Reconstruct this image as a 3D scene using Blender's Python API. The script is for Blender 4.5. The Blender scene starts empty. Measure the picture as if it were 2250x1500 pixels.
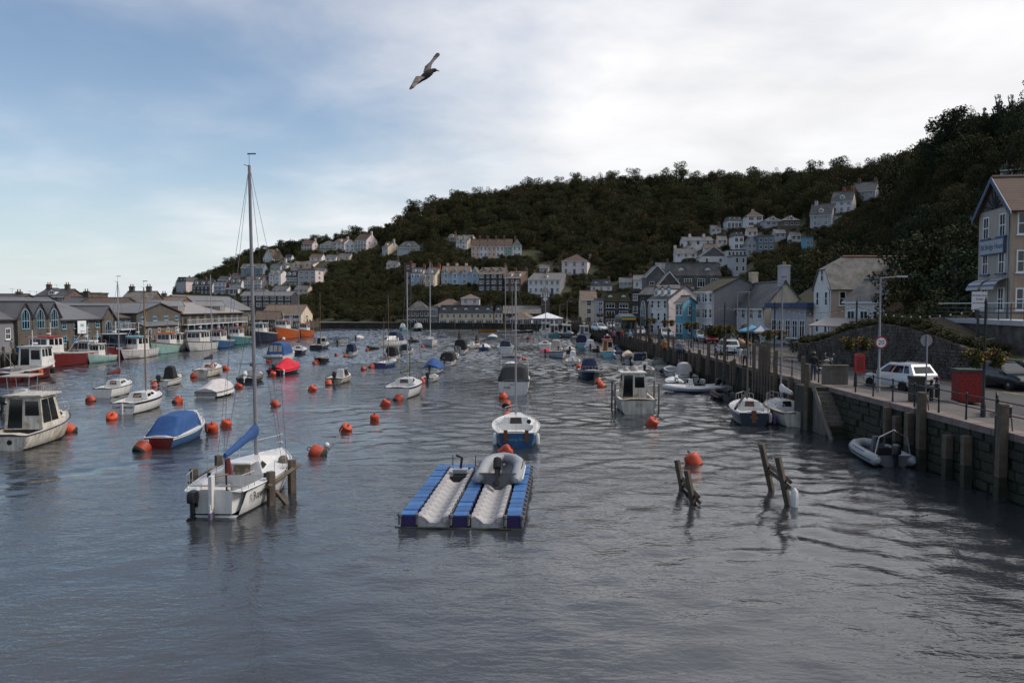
import bpy, math, random
import numpy as np
from mathutils import Vector, Matrix, noise
R = math.radians
random.seed(7)
SC = bpy.context.scene
COL = SC.collection

# ------------------------------------------------------------------ camera
H = 7.4; FPX = 1750.0; PITCH = math.atan(78 / FPX)
cd = bpy.data.cameras.new('camera'); cam = bpy.data.objects.new('camera', cd); COL.objects.link(cam)
cam.location = (0, 0, H); cam.rotation_euler = (R(90) - PITCH, 0, 0)
cd.sensor_fit = 'HORIZONTAL'; cd.sensor_width = 36; cd.lens = 36 * FPX / 2250; cd.clip_end = 9000; cd.clip_start = .1
SC.camera = cam
# ------------------------------------------------------------------ sky, sun, exposure
SUN_AZ = 84.0    # degrees clockwise from the view direction (+Y) -> off to the right
SUN_EL = 42.0
world = bpy.data.worlds.new('World'); SC.world = world; world.use_nodes = True
nt = world.node_tree; nt.nodes.clear()
def N(t, **k):
    n = nt.nodes.new(t)
    for a, b in k.items(): setattr(n, a, b)
    return n
L_ = lambda a, b: nt.links.new(a, b)
out = N('ShaderNodeOutputWorld'); bg = N('ShaderNodeBackground'); L_(bg.outputs[0], out.inputs[0])
sky = N('ShaderNodeTexSky', sky_type='NISHITA'); sky.sun_disc = False
sky.sun_elevation = R(SUN_EL); sky.sun_rotation = R(SUN_AZ); sky.air_density = 1.0; sky.dust_density = .6; sky.ozone_density = 1.6
tc = N('ShaderNodeTexCoord'); sx = N('ShaderNodeSeparateXYZ'); L_(tc.outputs['Generated'], sx.inputs[0])
def Mth(op, a, b=None, c=None, clamp=False):
    n = N('ShaderNodeMath', operation=op); n.use_clamp = clamp
    for i, v in enumerate((a, b, c)):
        if v is None: continue
        if hasattr(v, 'links'): L_(v, n.inputs[i])
        else: n.inputs[i].default_value = v
    return n.outputs[0]
# direction projected on a flat cloud layer
zc = Mth('MAXIMUM', sx.outputs['Z'], .0); den = Mth('ADD', zc, .16)
cxn = Mth('DIVIDE', sx.outputs['X'], den); cyn = Mth('DIVIDE', sx.outputs['Y'], den)
cb = N('ShaderNodeCombineXYZ'); L_(cxn, cb.inputs[0]); L_(cyn, cb.inputs[1])
def noise_n(vec, scale, det, rough, off=(0, 0, 0), dist=0.0):
    mp = N('ShaderNodeMapping'); mp.inputs['Location'].default_value = off; L_(vec, mp.inputs[0])
    n = N('ShaderNodeTexNoise'); n.inputs['Scale'].default_value = scale; n.inputs['Detail'].default_value = det
    n.inputs['Roughness'].default_value = rough; n.inputs['Distortion'].default_value = dist; L_(mp.outputs[0], n.inputs['Vector']); return n.outputs[0]
n1 = noise_n(cb.outputs[0], .5, 6, .5, (3.1, .4, 0), .2)
n2 = noise_n(cb.outputs[0], 1.7, 7, .54, (8.2, 5.3, 0), .2)
# the cloud deck thickens from the left and behind (clear) to the right and ahead (overcast) across the whole sky
lr = Mth('MULTIPLY_ADD', Mth('ADD', Mth('MULTIPLY', sx.outputs['X'], .9), Mth('MULTIPLY', sx.outputs['Y'], .45)), .34, .36)
cov = Mth('ADD', Mth('MULTIPLY', n1, 1.05), Mth('MULTIPLY', n2, .35)); cov = Mth('ADD', cov, Mth('SUBTRACT', lr, .57))
cr = N('ShaderNodeMapRange', interpolation_type='SMOOTHSTEP'); L_(cov, cr.inputs[0])
cr.inputs[1].default_value = .3; cr.inputs[2].default_value = .78; cr.inputs[3].default_value = 0; cr.inputs[4].default_value = .93
cs = N('ShaderNodeMapRange'); L_(n2, cs.inputs[0]); cs.inputs[1].default_value = .3; cs.inputs[2].default_value = .7; cs.inputs[3].default_value = 6.6; cs.inputs[4].default_value = 8.6
ccol = N('ShaderNodeVectorMath', operation='SCALE'); ccol.inputs[0].default_value = (1.0, .975, .97); L_(cs.outputs[0], ccol.inputs['Scale'])
mx = N('ShaderNodeMix', data_type='RGBA'); L_(cr.outputs[0], mx.inputs[0]); L_(sky.outputs[0], mx.inputs[6]); L_(ccol.outputs[0], mx.inputs[7])
# pale haze low over the horizon, all the way round
hz = Mth('POWER', Mth('SUBTRACT', 1.0, zc, clamp=True), 9.0); hz = Mth('MULTIPLY', hz, .8)
mh = N('ShaderNodeMix', data_type='RGBA'); L_(hz, mh.inputs[0]); L_(mx.outputs[2], mh.inputs[6]); mh.inputs[7].default_value = (5.3, 6.0, 6.6, 1)
L_(mh.outputs[2], bg.inputs[0]); bg.inputs[1].default_value = .095
sl = bpy.data.lights.new('sun', 'SUN'); sun = bpy.data.objects.new('sun', sl); COL.objects.link(sun)
sl.energy = 2.0; sl.angle = R(11); sl.color = (1, .92, .85)
_sd = Vector((math.sin(R(SUN_AZ)) * math.cos(R(SUN_EL)), math.cos(R(SUN_AZ)) * math.cos(R(SUN_EL)), math.sin(R(SUN_EL))))
sun.rotation_euler = _sd.to_track_quat('Z', 'Y').to_euler()
SC.view_settings.view_transform = 'Standard'; SC.view_settings.look = 'None'; SC.view_settings.gamma = 1; SC.view_settings.use_curve_mapping = False
SC.view_settings.exposure = 0.46
SC.render.engine = 'CYCLES'; SC.cycles.use_denoising = True; SC.cycles.max_bounces = 6; SC.cycles.transparent_max_bounces = 6
SC.cycles.caustics_reflective = False; SC.cycles.caustics_refractive = False; SC.cycles.sample_clamp_indirect = 4

# ------------------------------------------------------------------ pixel helpers (photo pixels -> directions)
_ca, _sa = math.cos(PITCH), math.sin(PITCH)
def ray(px, py):
    u = (px - 1125) / FPX; v = (750 - py) / FPX
    return Vector((u, _ca + v * _sa, v * _ca - _sa))
def at(px, py, z=0.0):
    d = ray(px, py); t = (z - H) / d.z
    return Vector((d.x * t, d.y * t, z))
def atY(px, py, Y):
    d = ray(px, py); t = Y / d.y
    return Vector((d.x * t, Y, H + d.z * t))
def pix(p):
    y = p[1] * _ca - (p[2] - H) * _sa; v = p[1] * _sa + (p[2] - H) * _ca
    return (1125 + FPX * p[0] / y, 750 - FPX * v / y)

# ------------------------------------------------------------------ materials
MATS = {}
def M(name, col=None, rough=.6, var=.18, scale=1.2, bump=0.0, bscale=14, metal=0, spec=.4, streak=0, band=0, mottle=None, tint=.08, coat=0, alt=None):
    """noise-varied principled material. streak: dirt runs down; band: courses along z; mottle: (colour, amount, scale) patches of another colour"""
    if name in MATS: return MATS[name]
    m = bpy.data.materials.new(name); m.use_nodes = True; MATS[name] = m
    t = m.node_tree; b = t.nodes['Principled BSDF']; nd = t.nodes.new; lk = t.links.new
    b.inputs['Roughness'].default_value = rough; b.inputs['Metallic'].default_value = metal
    b.inputs['Specular IOR Level'].default_value = spec; b.inputs['Coat Weight'].default_value = coat
    co = nd('ShaderNodeTexCoord').outputs['Object']
    def nz(sc, det=5, vec=co, st=None):
        if st:
            mp = nd('ShaderNodeMapping'); mp.inputs['Scale'].default_value = st; lk(vec, mp.inputs[0]); vec = mp.outputs[0]
        n = nd('ShaderNodeTexNoise'); n.inputs['Scale'].default_value = sc; n.inputs['Detail'].default_value = det; n.inputs['Roughness'].default_value = .62; lk(vec, n.inputs['Vector']); return n.outputs[0]
    def mr(v, a, bb, c, d):
        n = nd('ShaderNodeMapRange'); lk(v, n.inputs[0])
        for i, x in enumerate((a, bb, c, d)): n.inputs[i + 1].default_value = x
        return n.outputs[0]
    def mul(a, f):
        n = nd('ShaderNodeVectorMath'); n.operation = 'SCALE'; lk(a, n.inputs[0]); lk(f, n.inputs['Scale']); return n.outputs[0]
    rgb = nd('ShaderNodeRGB'); rgb.outputs[0].default_value = (*col, 1); c = rgb.outputs[0]
    if mottle:
        x = nd('ShaderNodeMix'); x.data_type = 'RGBA'; lk(mr(nz(mottle[2], 7), .62 - .3 * mottle[1], .74 - .3 * mottle[1], 0, 1), x.inputs[0]); lk(c, x.inputs[6]); x.inputs[7].default_value = (*mottle[0], 1); c = x.outputs[2]
    c = mul(c, mr(nz(scale), .3, .7, 1 - var, 1 + var))
    if alt:
        x = nd('ShaderNodeMix'); x.data_type = 'RGBA'; lk(mr(nd('ShaderNodeObjectInfo').outputs['Random'], .35, 1, 0, 1), x.inputs[0]); lk(c, x.inputs[6]); x.inputs[7].default_value = (*alt, 1); c = x.outputs[2]
    if tint:
        oi = nd('ShaderNodeObjectInfo'); c = mul(c, mr(oi.outputs['Random'], 0, 1, 1 - tint, 1 + tint))
    if streak:
        c = mul(c, mr(nz(2.2, 6, st=(2.5, 2.5, .25)), .38, .62, 1, 1 - streak))
    hgt = None
    if band:
        w = nd('ShaderNodeTexWave'); w.bands_direction = 'Z'; w.wave_profile = 'SAW'; w.inputs['Scale'].default_value = band; w.inputs['Distortion'].default_value = .6; w.inputs['Detail'].default_value = 1; w.inputs['Detail Scale'].default_value = 6
        lk(co, w.inputs['Vector']); c = mul(c, mr(w.outputs['Fac'], 0, 1, .72, 1.12))
    lk(c, b.inputs['Base Color'])
    if bump:
        bp = nd('ShaderNodeBump'); bp.inputs['Strength'].default_value = min(1, bump * 12); bp.inputs['Distance'].default_value = bump; lk(nz(bscale, 4), bp.inputs['Height']); lk(bp.outputs[0], b.inputs['Normal'])
    return m
def glassmat(name, col=(.012, .016, .02), rough=.08):
    if name in MATS: return MATS[name]
    return M(name, col, rough, .3, .8, spec=.6, tint=.5, mottle=((.13, .13, .125), .28, .55) if name == 'window_glass' else None)

# ------------------------------------------------------------------ mesh builder
class MB:
    def __init__(s): s.v = []; s.f = []; s.m = []; s.cur = 0
    def mat(s, i): s.cur = i; return s
    def add(s, vs, fs):
        o = len(s.v); s.v += [tuple(p) for p in vs]; s.f += [tuple(o + i for i in f) for f in fs]; s.m += [s.cur] * len(fs); return s
    def box(s, x0, x1, y0, y1, z0, z1):
        vs = [(x0, y0, z0), (x1, y0, z0), (x1, y1, z0), (x0, y1, z0), (x0, y0, z1), (x1, y0, z1), (x1, y1, z1), (x0, y1, z1)]
        return s.add(vs, [(3, 2, 1, 0), (4, 5, 6, 7), (0, 1, 5, 4), (1, 2, 6, 5), (2, 3, 7, 6), (3, 0, 4, 7)])
    def cbox(s, c, d, rz=0, rx=0, ry=0, tap=1.0):
        hx, hy, hz = d[0] / 2, d[1] / 2, d[2] / 2
        vs = [Vector((x * (tap if z > 0 else 1), y * (tap if z > 0 else 1), z)) for z in (-hz, hz) for x, y in ((-hx, -hy), (hx, -hy), (hx, hy), (-hx, hy))]
        m = Matrix.Rotation(rz, 3, 'Z') @ Matrix.Rotation(ry, 3, 'Y') @ Matrix.Rotation(rx, 3, 'X'); c = Vector(c)
        return s.add([c + m @ v for v in vs], [(3, 2, 1, 0), (4, 5, 6, 7), (0, 1, 5, 4), (1, 2, 6, 5), (2, 3, 7, 6), (3, 0, 4, 7)])
    def poly(s, pts): return s.add(pts, [tuple(range(len(pts)))])
    def extr(s, pts, d):
        """solid: polygon pts (3d) extruded by vector d"""
        n = len(pts); d = Vector(d); q = [Vector(p) for p in pts]
        return s.add(q + [p + d for p in q], [tuple(range(n))[::-1], tuple(range(n, 2 * n))] + [(i, (i + 1) % n, n + (i + 1) % n, n + i) for i in range(n)])
    def slab(s, pts, t):
        """roof plane: quad/tri given thickness t downwards along its normal"""
        q = [Vector(p) for p in pts]; nrm = (q[1] - q[0]).cross(q[2] - q[0]).normalized()
        if nrm.z < 0: nrm = -nrm
        return s.extr(q, -nrm * t)
    def tube(s, pts, r, n=6, cap=True):
        pts = [Vector(p) for p in pts]; k = len(pts); rs = r if isinstance(r, (list, tuple)) else [r] * k
        rings = []; up = None
        for i in range(k):
            a = pts[min(i + 1, k - 1)] - pts[max(i - 1, 0)]
            if a.length < 1e-7: a = Vector((0, 0, 1))
            a.normalize()
            if up is None: up = Vector((0, 0, 1)) if abs(a.z) < .9 else Vector((1, 0, 0))
            x = a.cross(up)
            if x.length < 1e-4: x = a.orthogonal()
            x.normalize(); y = x.cross(a)
            rings.append([pts[i] + (x * math.cos(2 * math.pi * j / n) + y * math.sin(2 * math.pi * j / n)) * rs[i] for j in range(n)])
        return s.loft(rings, True, cap)
    def loft(s, rings, closed=True, cap=True):
        n = len(rings[0]); vs = [p for r_ in rings for p in r_]; fs = []
        for i in range(len(rings) - 1):
            for j in range(n if closed else n - 1):
                a = i * n + j; b = i * n + (j + 1) % n; fs.append((a, b, b + n, a + n))
        if cap and closed: fs += [tuple(range(n))[::-1], tuple(range(len(vs) - n, len(vs)))]
        return s.add(vs, fs)
    def lathe(s, prof, n=10, c=(0, 0, 0), ax='Z'):
        c = Vector(c); rings = []
        for r_, z in prof:
            ring = []
            for j in range(n):
                a = 2 * math.pi * j / n; p = (r_ * math.cos(a), r_ * math.sin(a), z)
                if ax == 'Y': p = (p[0], p[2], p[1])
                if ax == 'X': p = (p[2], p[0], p[1])
                ring.append(c + Vector(p))
            rings.append(ring)
        return s.loft(rings, True, True)
    def ball(s, c, r, n=8, m=6, sq=(1, 1, 1)):
        return s.lathe([(max(1e-3, r * math.sin(math.pi * i / m)), -r * math.cos(math.pi * i / m)) for i in range(m + 1)], n, c) if sq == (1, 1, 1) else s.add(*_ball(c, r, n, m, sq))
    def mesh(s, name, mats, smooth=False):
        me = bpy.data.meshes.new(name); me.from_pydata(s.v, [], s.f)
        for m in (mats if isinstance(mats, (list, tuple)) else [mats]): me.materials.append(m)
        me.polygons.foreach_set('material_index', s.m)
        if smooth: me.polygons.foreach_set('use_smooth', [True] * len(s.f))
        me.update(); return me
    def build(s, name, mats, parent=None, smooth=False, loc=(0, 0, 0), rz=0, fix=True):
        me = s.mesh(name, mats, smooth)
        if fix: recalc(me)
        if smooth: autosmooth(me)
        return obj(name, me, parent, loc, rz)
def _ball(c, r, n, m, sq):
    vs = []; fs = []
    for i in range(m + 1):
        a = math.pi * i / m
        for j in range(n):
            b = 2 * math.pi * j / n; vs.append((c[0] + r * sq[0] * max(.002, math.sin(a)) * math.cos(b), c[1] + r * sq[1] * max(.002, math.sin(a)) * math.sin(b), c[2] - r * sq[2] * math.cos(a)))
    for i in range(m):
        for j in range(n): fs.append((i * n + j, i * n + (j + 1) % n, (i + 1) * n + (j + 1) % n, (i + 1) * n + j))
    return vs, fs
import bmesh
def recalc(me):
    bm = bmesh.new(); bm.from_mesh(me); bmesh.ops.recalc_face_normals(bm, faces=bm.faces); bm.to_mesh(me); bm.free()
def autosmooth(me, ang=38):
    bm = bmesh.new(); bm.from_mesh(me); c = R(ang)
    for e in bm.edges:
        if len(e.link_faces) == 2 and e.calc_face_angle(0) > c: e.smooth = False
    bm.to_mesh(me); bm.free()
def obj(name, data, parent=None, loc=(0, 0, 0), rz=0):
    o = bpy.data.objects.new(name, data); COL.objects.link(o); o.location = loc; o.rotation_euler = (0, 0, rz) if not isinstance(rz, tuple) else rz
    if parent: o.parent = parent
    return o
USED = {}
def tag(o, label, cat, group=None):
    o['label'] = label; o['category'] = cat
    if group: o['group'] = group
    return o
def thing(name, label, cat, loc=(0, 0, 0), rz=0, group=None): return tag(obj(name, None, None, loc, rz), label, cat, group)
def struct(o): o['kind'] = 'structure'; return o
def stuff(o): o['kind'] = 'stuff'; return o
def copy_tree(o, parent=None):
    c = o.copy(); COL.objects.link(c); c.parent = parent
    for ch in KIDS(o): copy_tree(ch, c)
    return c
def KIDS(o): return list(o.children)
# ------------------------------------------------------------------ terrain (hills round the harbour)
QZ = 2.6; LZ = 1.6; FZ = 1.9
_ctl = [(-2500, 300, 620, 668), (300, 300, 560, 664), (380, 300, 520, 648), (470, 300, 520, 606), (540, 300, 510, 568), (600, 295, 505, 554), (640, 290, 500, 545), (700, 284, 490, 539), (780, 275, 480, 528),
        (850, 270, 480, 512), (900, 266, 480, 488), (1000, 264, 480, 455), (1100, 264, 490, 440), (1200, 264, 490, 427), (1340, 262, 490, 412), (1450, 250, 480, 414), (1550, 226, 470, 412),
        (1650, 190, 455, 408), (1750, 158, 430, 405), (1850, 122, 390, 402), (1920, 106, 350, 400), (1980, 97, 270, 396), (2030, 90, 210, 372), (2080, 84, 178, 338), (2150, 78, 162, 322), (2250, 72, 150, 308), (2500, 58, 140, 300), (3600, 42, 120, 290)]
_cx = np.array([c[0] for c in _ctl], float)
def _tc(px, k): return float(np.interp(px, _cx, [c[k] for c in _ctl]))
def zfoot(px): return FZ if px < 1150 else (QZ if px > 1330 else FZ + (QZ - FZ) * (px - 1150) / 180)
def terr_z(px, t):
    """ground height along the line of sight of column px, t = 0 at the foot, 1 at the brow, past 1 behind it"""
    y0, y1, pr = _tc(px, 1), _tc(px, 2), _tc(px, 3); z0 = zfoot(px); zr = H + (672 - pr) / FPX * y1
    y = y0 + (y1 - y0) * t
    if t <= 1: z = z0 + (zr - z0) * max(t, 0) ** 1.12
    else: z = zr + (t - 1) * 4
    b = noise.noise(Vector((px * .012, t * 6, 3))) * 2.2 * min(1, max(0, t) * 3) * min(1, abs(1.02 - t) * 5)
    return y, z + b
def terr_hit(px, py):
    """where the sight line through a photo pixel meets the hillside"""
    d = ray(px, py); last = None
    for i in range(0, 241):
        t = i / 200; y, z = terr_z(px, t); zz = H + d.z * y / d.y
        if z >= zz: return Vector((d.x * y / d.y, y, z)), t
    return Vector((d.x * y / d.y, y, z)), t
def build_terrain():
    pxs = list(range(-2500, 300, 140)) + list(range(300, 2300, 20)) + list(range(2300, 3601, 130)); ts = [-.02, 0] + [i / 44 for i in range(1, 45)] + [1.05, 1.2, 1.5, 2, 3]
    vs = []; fs = []; n = len(ts)
    for px in pxs:
        for k, t in enumerate(ts):
            if k == 0: y, z = _tc(px, 1) - .5, -2.0
            else: y, z = terr_z(px, t)
            if t > 1: y = _tc(px, 2) + (t - 1) * 260; z = terr_z(px, 1)[1] + (t - 1) * 3
            vs.append(((px - 1125) / FPX * y, y, z))
    for i in range(len(pxs) - 1):
        for k in range(n - 1): fs.append((i * n + k, (i + 1) * n + k, (i + 1) * n + k + 1, i * n + k + 1))
    b = MB(); b.add(vs, fs); return b
m_earth = M('hillside_earth', (.038, .042, .018), .95, .35, .06, .25, .9, mottle=((.05, .038, .02), .5, .05))
struct(build_terrain().build('hillside_terrain', m_earth, smooth=True))

# ------------------------------------------------------------------ water
def water_material():
    m = bpy.data.materials.new('harbour_water'); m.use_nodes = True; t = m.node_tree; b = t.nodes['Principled BSDF']; nd = t.nodes.new; lk = t.links.new
    b.inputs['Base Color'].default_value = (.028, .032, .037, 1); b.inputs['Roughness'].default_value = .06; b.inputs['IOR'].default_value = 1.45; b.inputs['Specular IOR Level'].default_value = .95
    co = nd('ShaderNodeTexCoord').outputs['Object']
    def nz(sc, det, st, dist=0, rough=.5, off=(0, 0, 0)):
        mp = nd('ShaderNodeMapping'); mp.inputs['Scale'].default_value = st; mp.inputs['Location'].default_value = off; mp.inputs['Rotation'].default_value = (0, 0, R(8)); lk(co, mp.inputs[0])
        n = nd('ShaderNodeTexNoise'); n.inputs['Scale'].default_value = sc; n.inputs['Detail'].default_value = det; n.inputs['Roughness'].default_value = rough; n.inputs['Distortion'].default_value = dist; lk(mp.outputs[0], n.inputs['Vector']); return n.outputs[0]
    def mth(op, a, bb):
        n = nd('ShaderNodeMath'); n.operation = op
        for i, v in enumerate((a, bb)):
            if hasattr(v, 'links'): lk(v, n.inputs[i])
            else: n.inputs[i].default_value = v
        return n.outputs[0]
    swell = nz(.22, 3, (1, 1.5, 1), .6); chop = nz(1.1, 4, (.8, 1.6, 1), .5, .55, (5, 2, 0)); rip = nz(4.2, 3, (.8, 1.5, 1), .3, .5, (1, 9, 0))
    patch = nz(.045, 4, (1, 1.4, 1), 1.2, .55, (11, 3, 0))
    mr = nd('ShaderNodeMapRange'); lk(patch, mr.inputs[0]); mr.inputs[1].default_value = .36; mr.inputs[2].default_value = .62; mr.inputs[3].default_value = .22; mr.inputs[4].default_value = 1.0
    edd = nz(.12, 2, (1, 1, 1), 3.5, .4, (2, 7, 0))
    h = mth('ADD', mth('MULTIPLY', swell, .02), mth('MULTIPLY', mr.outputs[0], mth('ADD', mth('MULTIPLY', chop, .06), mth('MULTIPLY', rip, .026))))
    h = mth('ADD', h, mth('MULTIPLY', edd, .03))
    bp = nd('ShaderNodeBump'); bp.inputs['Strength'].default_value = 1.0; bp.inputs['Distance'].default_value = 1.0; lk(h, bp.inputs['Height']); lk(bp.outputs[0], b.inputs['Normal'])
    return m
def water_mesh():
    """real short waves over the harbour (they hide their own far slopes at grazing view), flat sheet beyond"""
    x0, x1, y0, y1, st = -62.0, 20.0, 13.0, 262.0, .29; nx, ny = int((x1 - x0) / st) + 1, int((y1 - y0) / st) + 1
    X, Yg = np.meshgrid(np.linspace(x0, x1, nx), np.linspace(y0, y1, ny)); rg = np.random.default_rng(4); Z = np.zeros_like(X); patch = np.zeros_like(X)
    for i in range(9):
        a = rg.uniform(0, 6.28); k = 6.28 / rg.uniform(14, 60); patch += np.sin(k * (X * math.cos(a) * 1.0 + Yg * math.sin(a) * .7) + rg.uniform(0, 6.28))
    patch = np.clip(.72 + patch * .16, .28, 1.25)
    for i in range(64):
        lam = .75 * (2.6 / .75) ** rg.random(); a = R(90) + rg.normal() * .75; k = 6.28 / lam; wob = .6 * np.sin(X * rg.uniform(.05, .3) + Yg * rg.uniform(.05, .3) + rg.uniform(0, 6.28))
        Z += .0165 / k * np.sin(k * (X * math.cos(a) + Yg * math.sin(a)) + wob * 2 + rg.uniform(0, 6.28))
    Z *= patch * np.clip(.42 + (Yg - 13) / 85, .42, 2.0); v = np.stack([X, Yg, Z], -1).reshape(-1, 3); n = len(v); i, j = np.meshgrid(np.arange(nx - 1), np.arange(ny - 1)); q = (j * nx + i).ravel(); f = np.stack([q, q + 1, q + nx + 1, q + nx], 1)
    B_ = 3500; ext = np.array([(-B_, -300, 0), (B_, -300, 0), (B_, y0, 0), (-B_, y0, 0), (-B_, y1, 0), (B_, y1, 0), (B_, 6000, 0), (-B_, 6000, 0), (x0, y0, 0), (x0, y1, 0), (x1, y0, 0), (x1, y1, 0)], float); v = np.vstack([v, ext]); f = np.vstack([f, n + np.array([(0, 1, 2, 3), (4, 5, 6, 7), (3, 8, 9, 4), (10, 2, 5, 11)])])
    me = bpy.data.meshes.new('harbour_water'); me.vertices.add(len(v)); me.vertices.foreach_set('co', v.ravel()); me.loops.add(f.size); me.loops.foreach_set('vertex_index', f.ravel()); me.polygons.add(len(f)); me.polygons.foreach_set('loop_start', np.arange(0, f.size, 4)); me.polygons.foreach_set('use_smooth', np.ones(len(f), bool)); me.materials.append(water_material()); me.update(); me.validate(); return me
struct(obj('harbour_water', water_mesh()))

# ------------------------------------------------------------------ quays and roads
QE = [(-80, 18.9), (20, 18.9), (48, 18.8), (75, 18.75), (110, 18.65), (150, 18.4), (200, 17.8), (262, 17.2)]
def qx(y): return float(np.interp(y, [q[0] for q in QE], [q[1] for q in QE]))
m_asph = M('asphalt_road', (.054, .053, .055), .85, .22, .35, .01, 60, mottle=((.06, .06, .062), .35, .12))
m_pave = M('pavement_slab', (.105, .092, .088), .85, .2, .8, .008, 30)
m_cope = M('granite_coping', (.175, .138, .126), .8, .22, 1.5, .012, 25)
m_quay = M('quay_stone', (.055, .049, .041), .9, .35, 1.6, .03, 7, streak=.4, mottle=((.03, .035, .02), .5, .8))
m_quaywet = M('weedy_quay_stone', (.035, .036, .025), .7, .4, 1.8, .03, 7, mottle=((.02, .026, .012), .6, 1.5))
m_line = M('worn_road_paint', (.55, .55, .52), .8, .25, 3)
m_yel = M('worn_yellow_paint', (.55, .36, .05), .8, .25, 3)
def strip(ys, f0, f1, z): # ribbon along y between x=f0(y), f1(y)
    b = MB(); b.add([p for y in ys for p in ((f0(y), y, z), (f1(y), y, z))], [(2 * i, 2 * i + 1, 2 * i + 3, 2 * i + 2) for i in range(len(ys) - 1)]); return b
ysr = [-80, 10, 20, 30, 40, 50, 60, 75, 90, 110, 130, 150, 180, 210, 240, 262]
g = MB()
ys = ysr
for i in range(len(ys) - 1):
    a, b2 = ys[i], ys[i + 1]
    g.add([(qx(a) + .1, a, QZ - .12), (700, a, QZ - .12), (700, b2, QZ - .12), (qx(b2) + .1, b2, QZ - .12)], [(0, 1, 2, 3)])
g.add([(16.6, 262, QZ - .12), (700, 262, QZ - .12), (700, 420, QZ - .12), (16.6, 420, QZ - .12)], [(0, 1, 2, 3)])
struct(g.build('right_bank_ground', m_asph))
def walkw(y): return float(np.interp(y, [0, 48, 75, 110, 160, 260], [4.2, 3.0, 2.6, 2.2, 1.8, 1.8]))
struct(strip(ysr, lambda y: qx(y) + .55, lambda y: qx(y) + walkw(y), QZ).build('quayside_pavement', m_pave))
kb = MB()
for i in range(len(ysr) - 1):
    a, b2 = ysr[i], ysr[i + 1]; xa, xb = qx(a) + walkw(a), qx(b2) + walkw(b2)
    kb.add([(xa, a, QZ - .13), (xb, b2, QZ - .13), (xb, b2, QZ + .004), (xa, a, QZ + .004), (xa + .14, a, QZ - .13), (xb + .14, b2, QZ - .13), (xb + .14, b2, QZ + .004), (xa + .14, a, QZ + .004)], [(3, 2, 6, 7), (4, 5, 6, 7), (0, 1, 2, 3)])
struct(kb.build('pavement_kerb', m_cope))
def roadr(y): return float(np.interp(y, [0, 45, 66, 100, 125, 150, 200, 262], [29.5, 29, 27.2, 30, 25.8, 24.6, 24, 24]))
struct(strip(ysr, lambda y: qx(y) + walkw(y) + .14, roadr, QZ - .116).build('quayside_road', m_asph))
struct(strip([-80, 20, 40, 55, 66, 80, 95], lambda y: roadr(y) - .55, lambda y: roadr(y) - .45, QZ - .112).build('yellow_road_line', m_yel))
struct(strip([-80, 20, 40, 60, 90, 130, 200, 250], lambda y: qx(y) + walkw(y) + .4, lambda y: qx(y) + walkw(y) + .5, QZ - .112).build('kerbside_yellow_line', m_yel))
# right quay wall: core, then stones as parts
core = MB()
for i in range(len(ysr) - 1):
    a, b2 = ysr[i], ysr[i + 1]
    core.mat(0).add([(qx(a) + .12, a, 1.0), (qx(b2) + .12, b2, 1.0), (qx(b2) + .12, b2, QZ - .1), (qx(a) + .12, a, QZ - .1)], [(0, 1, 2, 3)])
    core.mat(1).add([(qx(a) + .12, a, -2), (qx(b2) + .12, b2, -2), (qx(b2) + .12, b2, 1.0), (qx(a) + .12, a, 1.0)], [(0, 1, 2, 3)])
qw = tag(core.build('right_quay_wall', [m_quay, m_quaywet]), 'long dark stone quay wall below the road with fender piles', 'quay wall')
rs = random.Random(3)
bl = []
for k in range(4):
    b = MB(); w2, h2 = .5, .2
    pts = [(-w2 + rs.uniform(0, .05), -h2 + rs.uniform(0, .03)), (w2 - rs.uniform(0, .05), -h2 + rs.uniform(0, .03)), (w2 - rs.uniform(0, .05), h2 - rs.uniform(0, .03)), (-w2 + rs.uniform(0, .05), h2 - rs.uniform(0, .03))]
    o_ = [(0.0, p[0], p[1]) for p in pts]; f_ = [(-.1, p[0] * .93, p[1] * .86) for p in pts]
    b.add(o_ + f_, [(4, 5, 6, 7), (0, 1, 5, 4), (1, 2, 6, 5), (2, 3, 7, 6), (3, 0, 4, 7)]); me1 = b.mesh('stone', [m_quay]); recalc(me1); me2 = me1.copy(); me2.materials[0] = m_quaywet; bl.append((me1, me2))
nst = 0
for course in range(6):
    z = .2 + course * .4; y = 22 + (course % 2) * .5 + rs.uniform(-.1, .1)
    while y < 64 and nst < 300:
        sc = rs.uniform(.75, 1.3)
        if not 46.4 < y < 51.5:
            o = obj('stone', rs.choice(bl)[0 if z > .9 else 1], qw, (qx(y) + .11 + rs.uniform(-.02, .03), y, z), 0); o.scale = (1, sc, .97); nst += 1
        y += sc * 1.03
cp = []
for k in range(3):
    b = MB(); b.box(-.06, .62, -.68 + rs.uniform(0, .02), .68 - rs.uniform(0, .02), -.26, .012 + k * .004); cp.append(b.mesh('coping_stone', [m_cope])); recalc(cp[-1])
y = 20.7
while y < 250:
    if not 46.6 < y < 51.2 or True: obj('coping_stone', rs.choice(cp), qw, (qx(y), y, QZ), math.atan2(qx(y - .7) - qx(y + .7), 1.4) )
    y += 1.38
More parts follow.
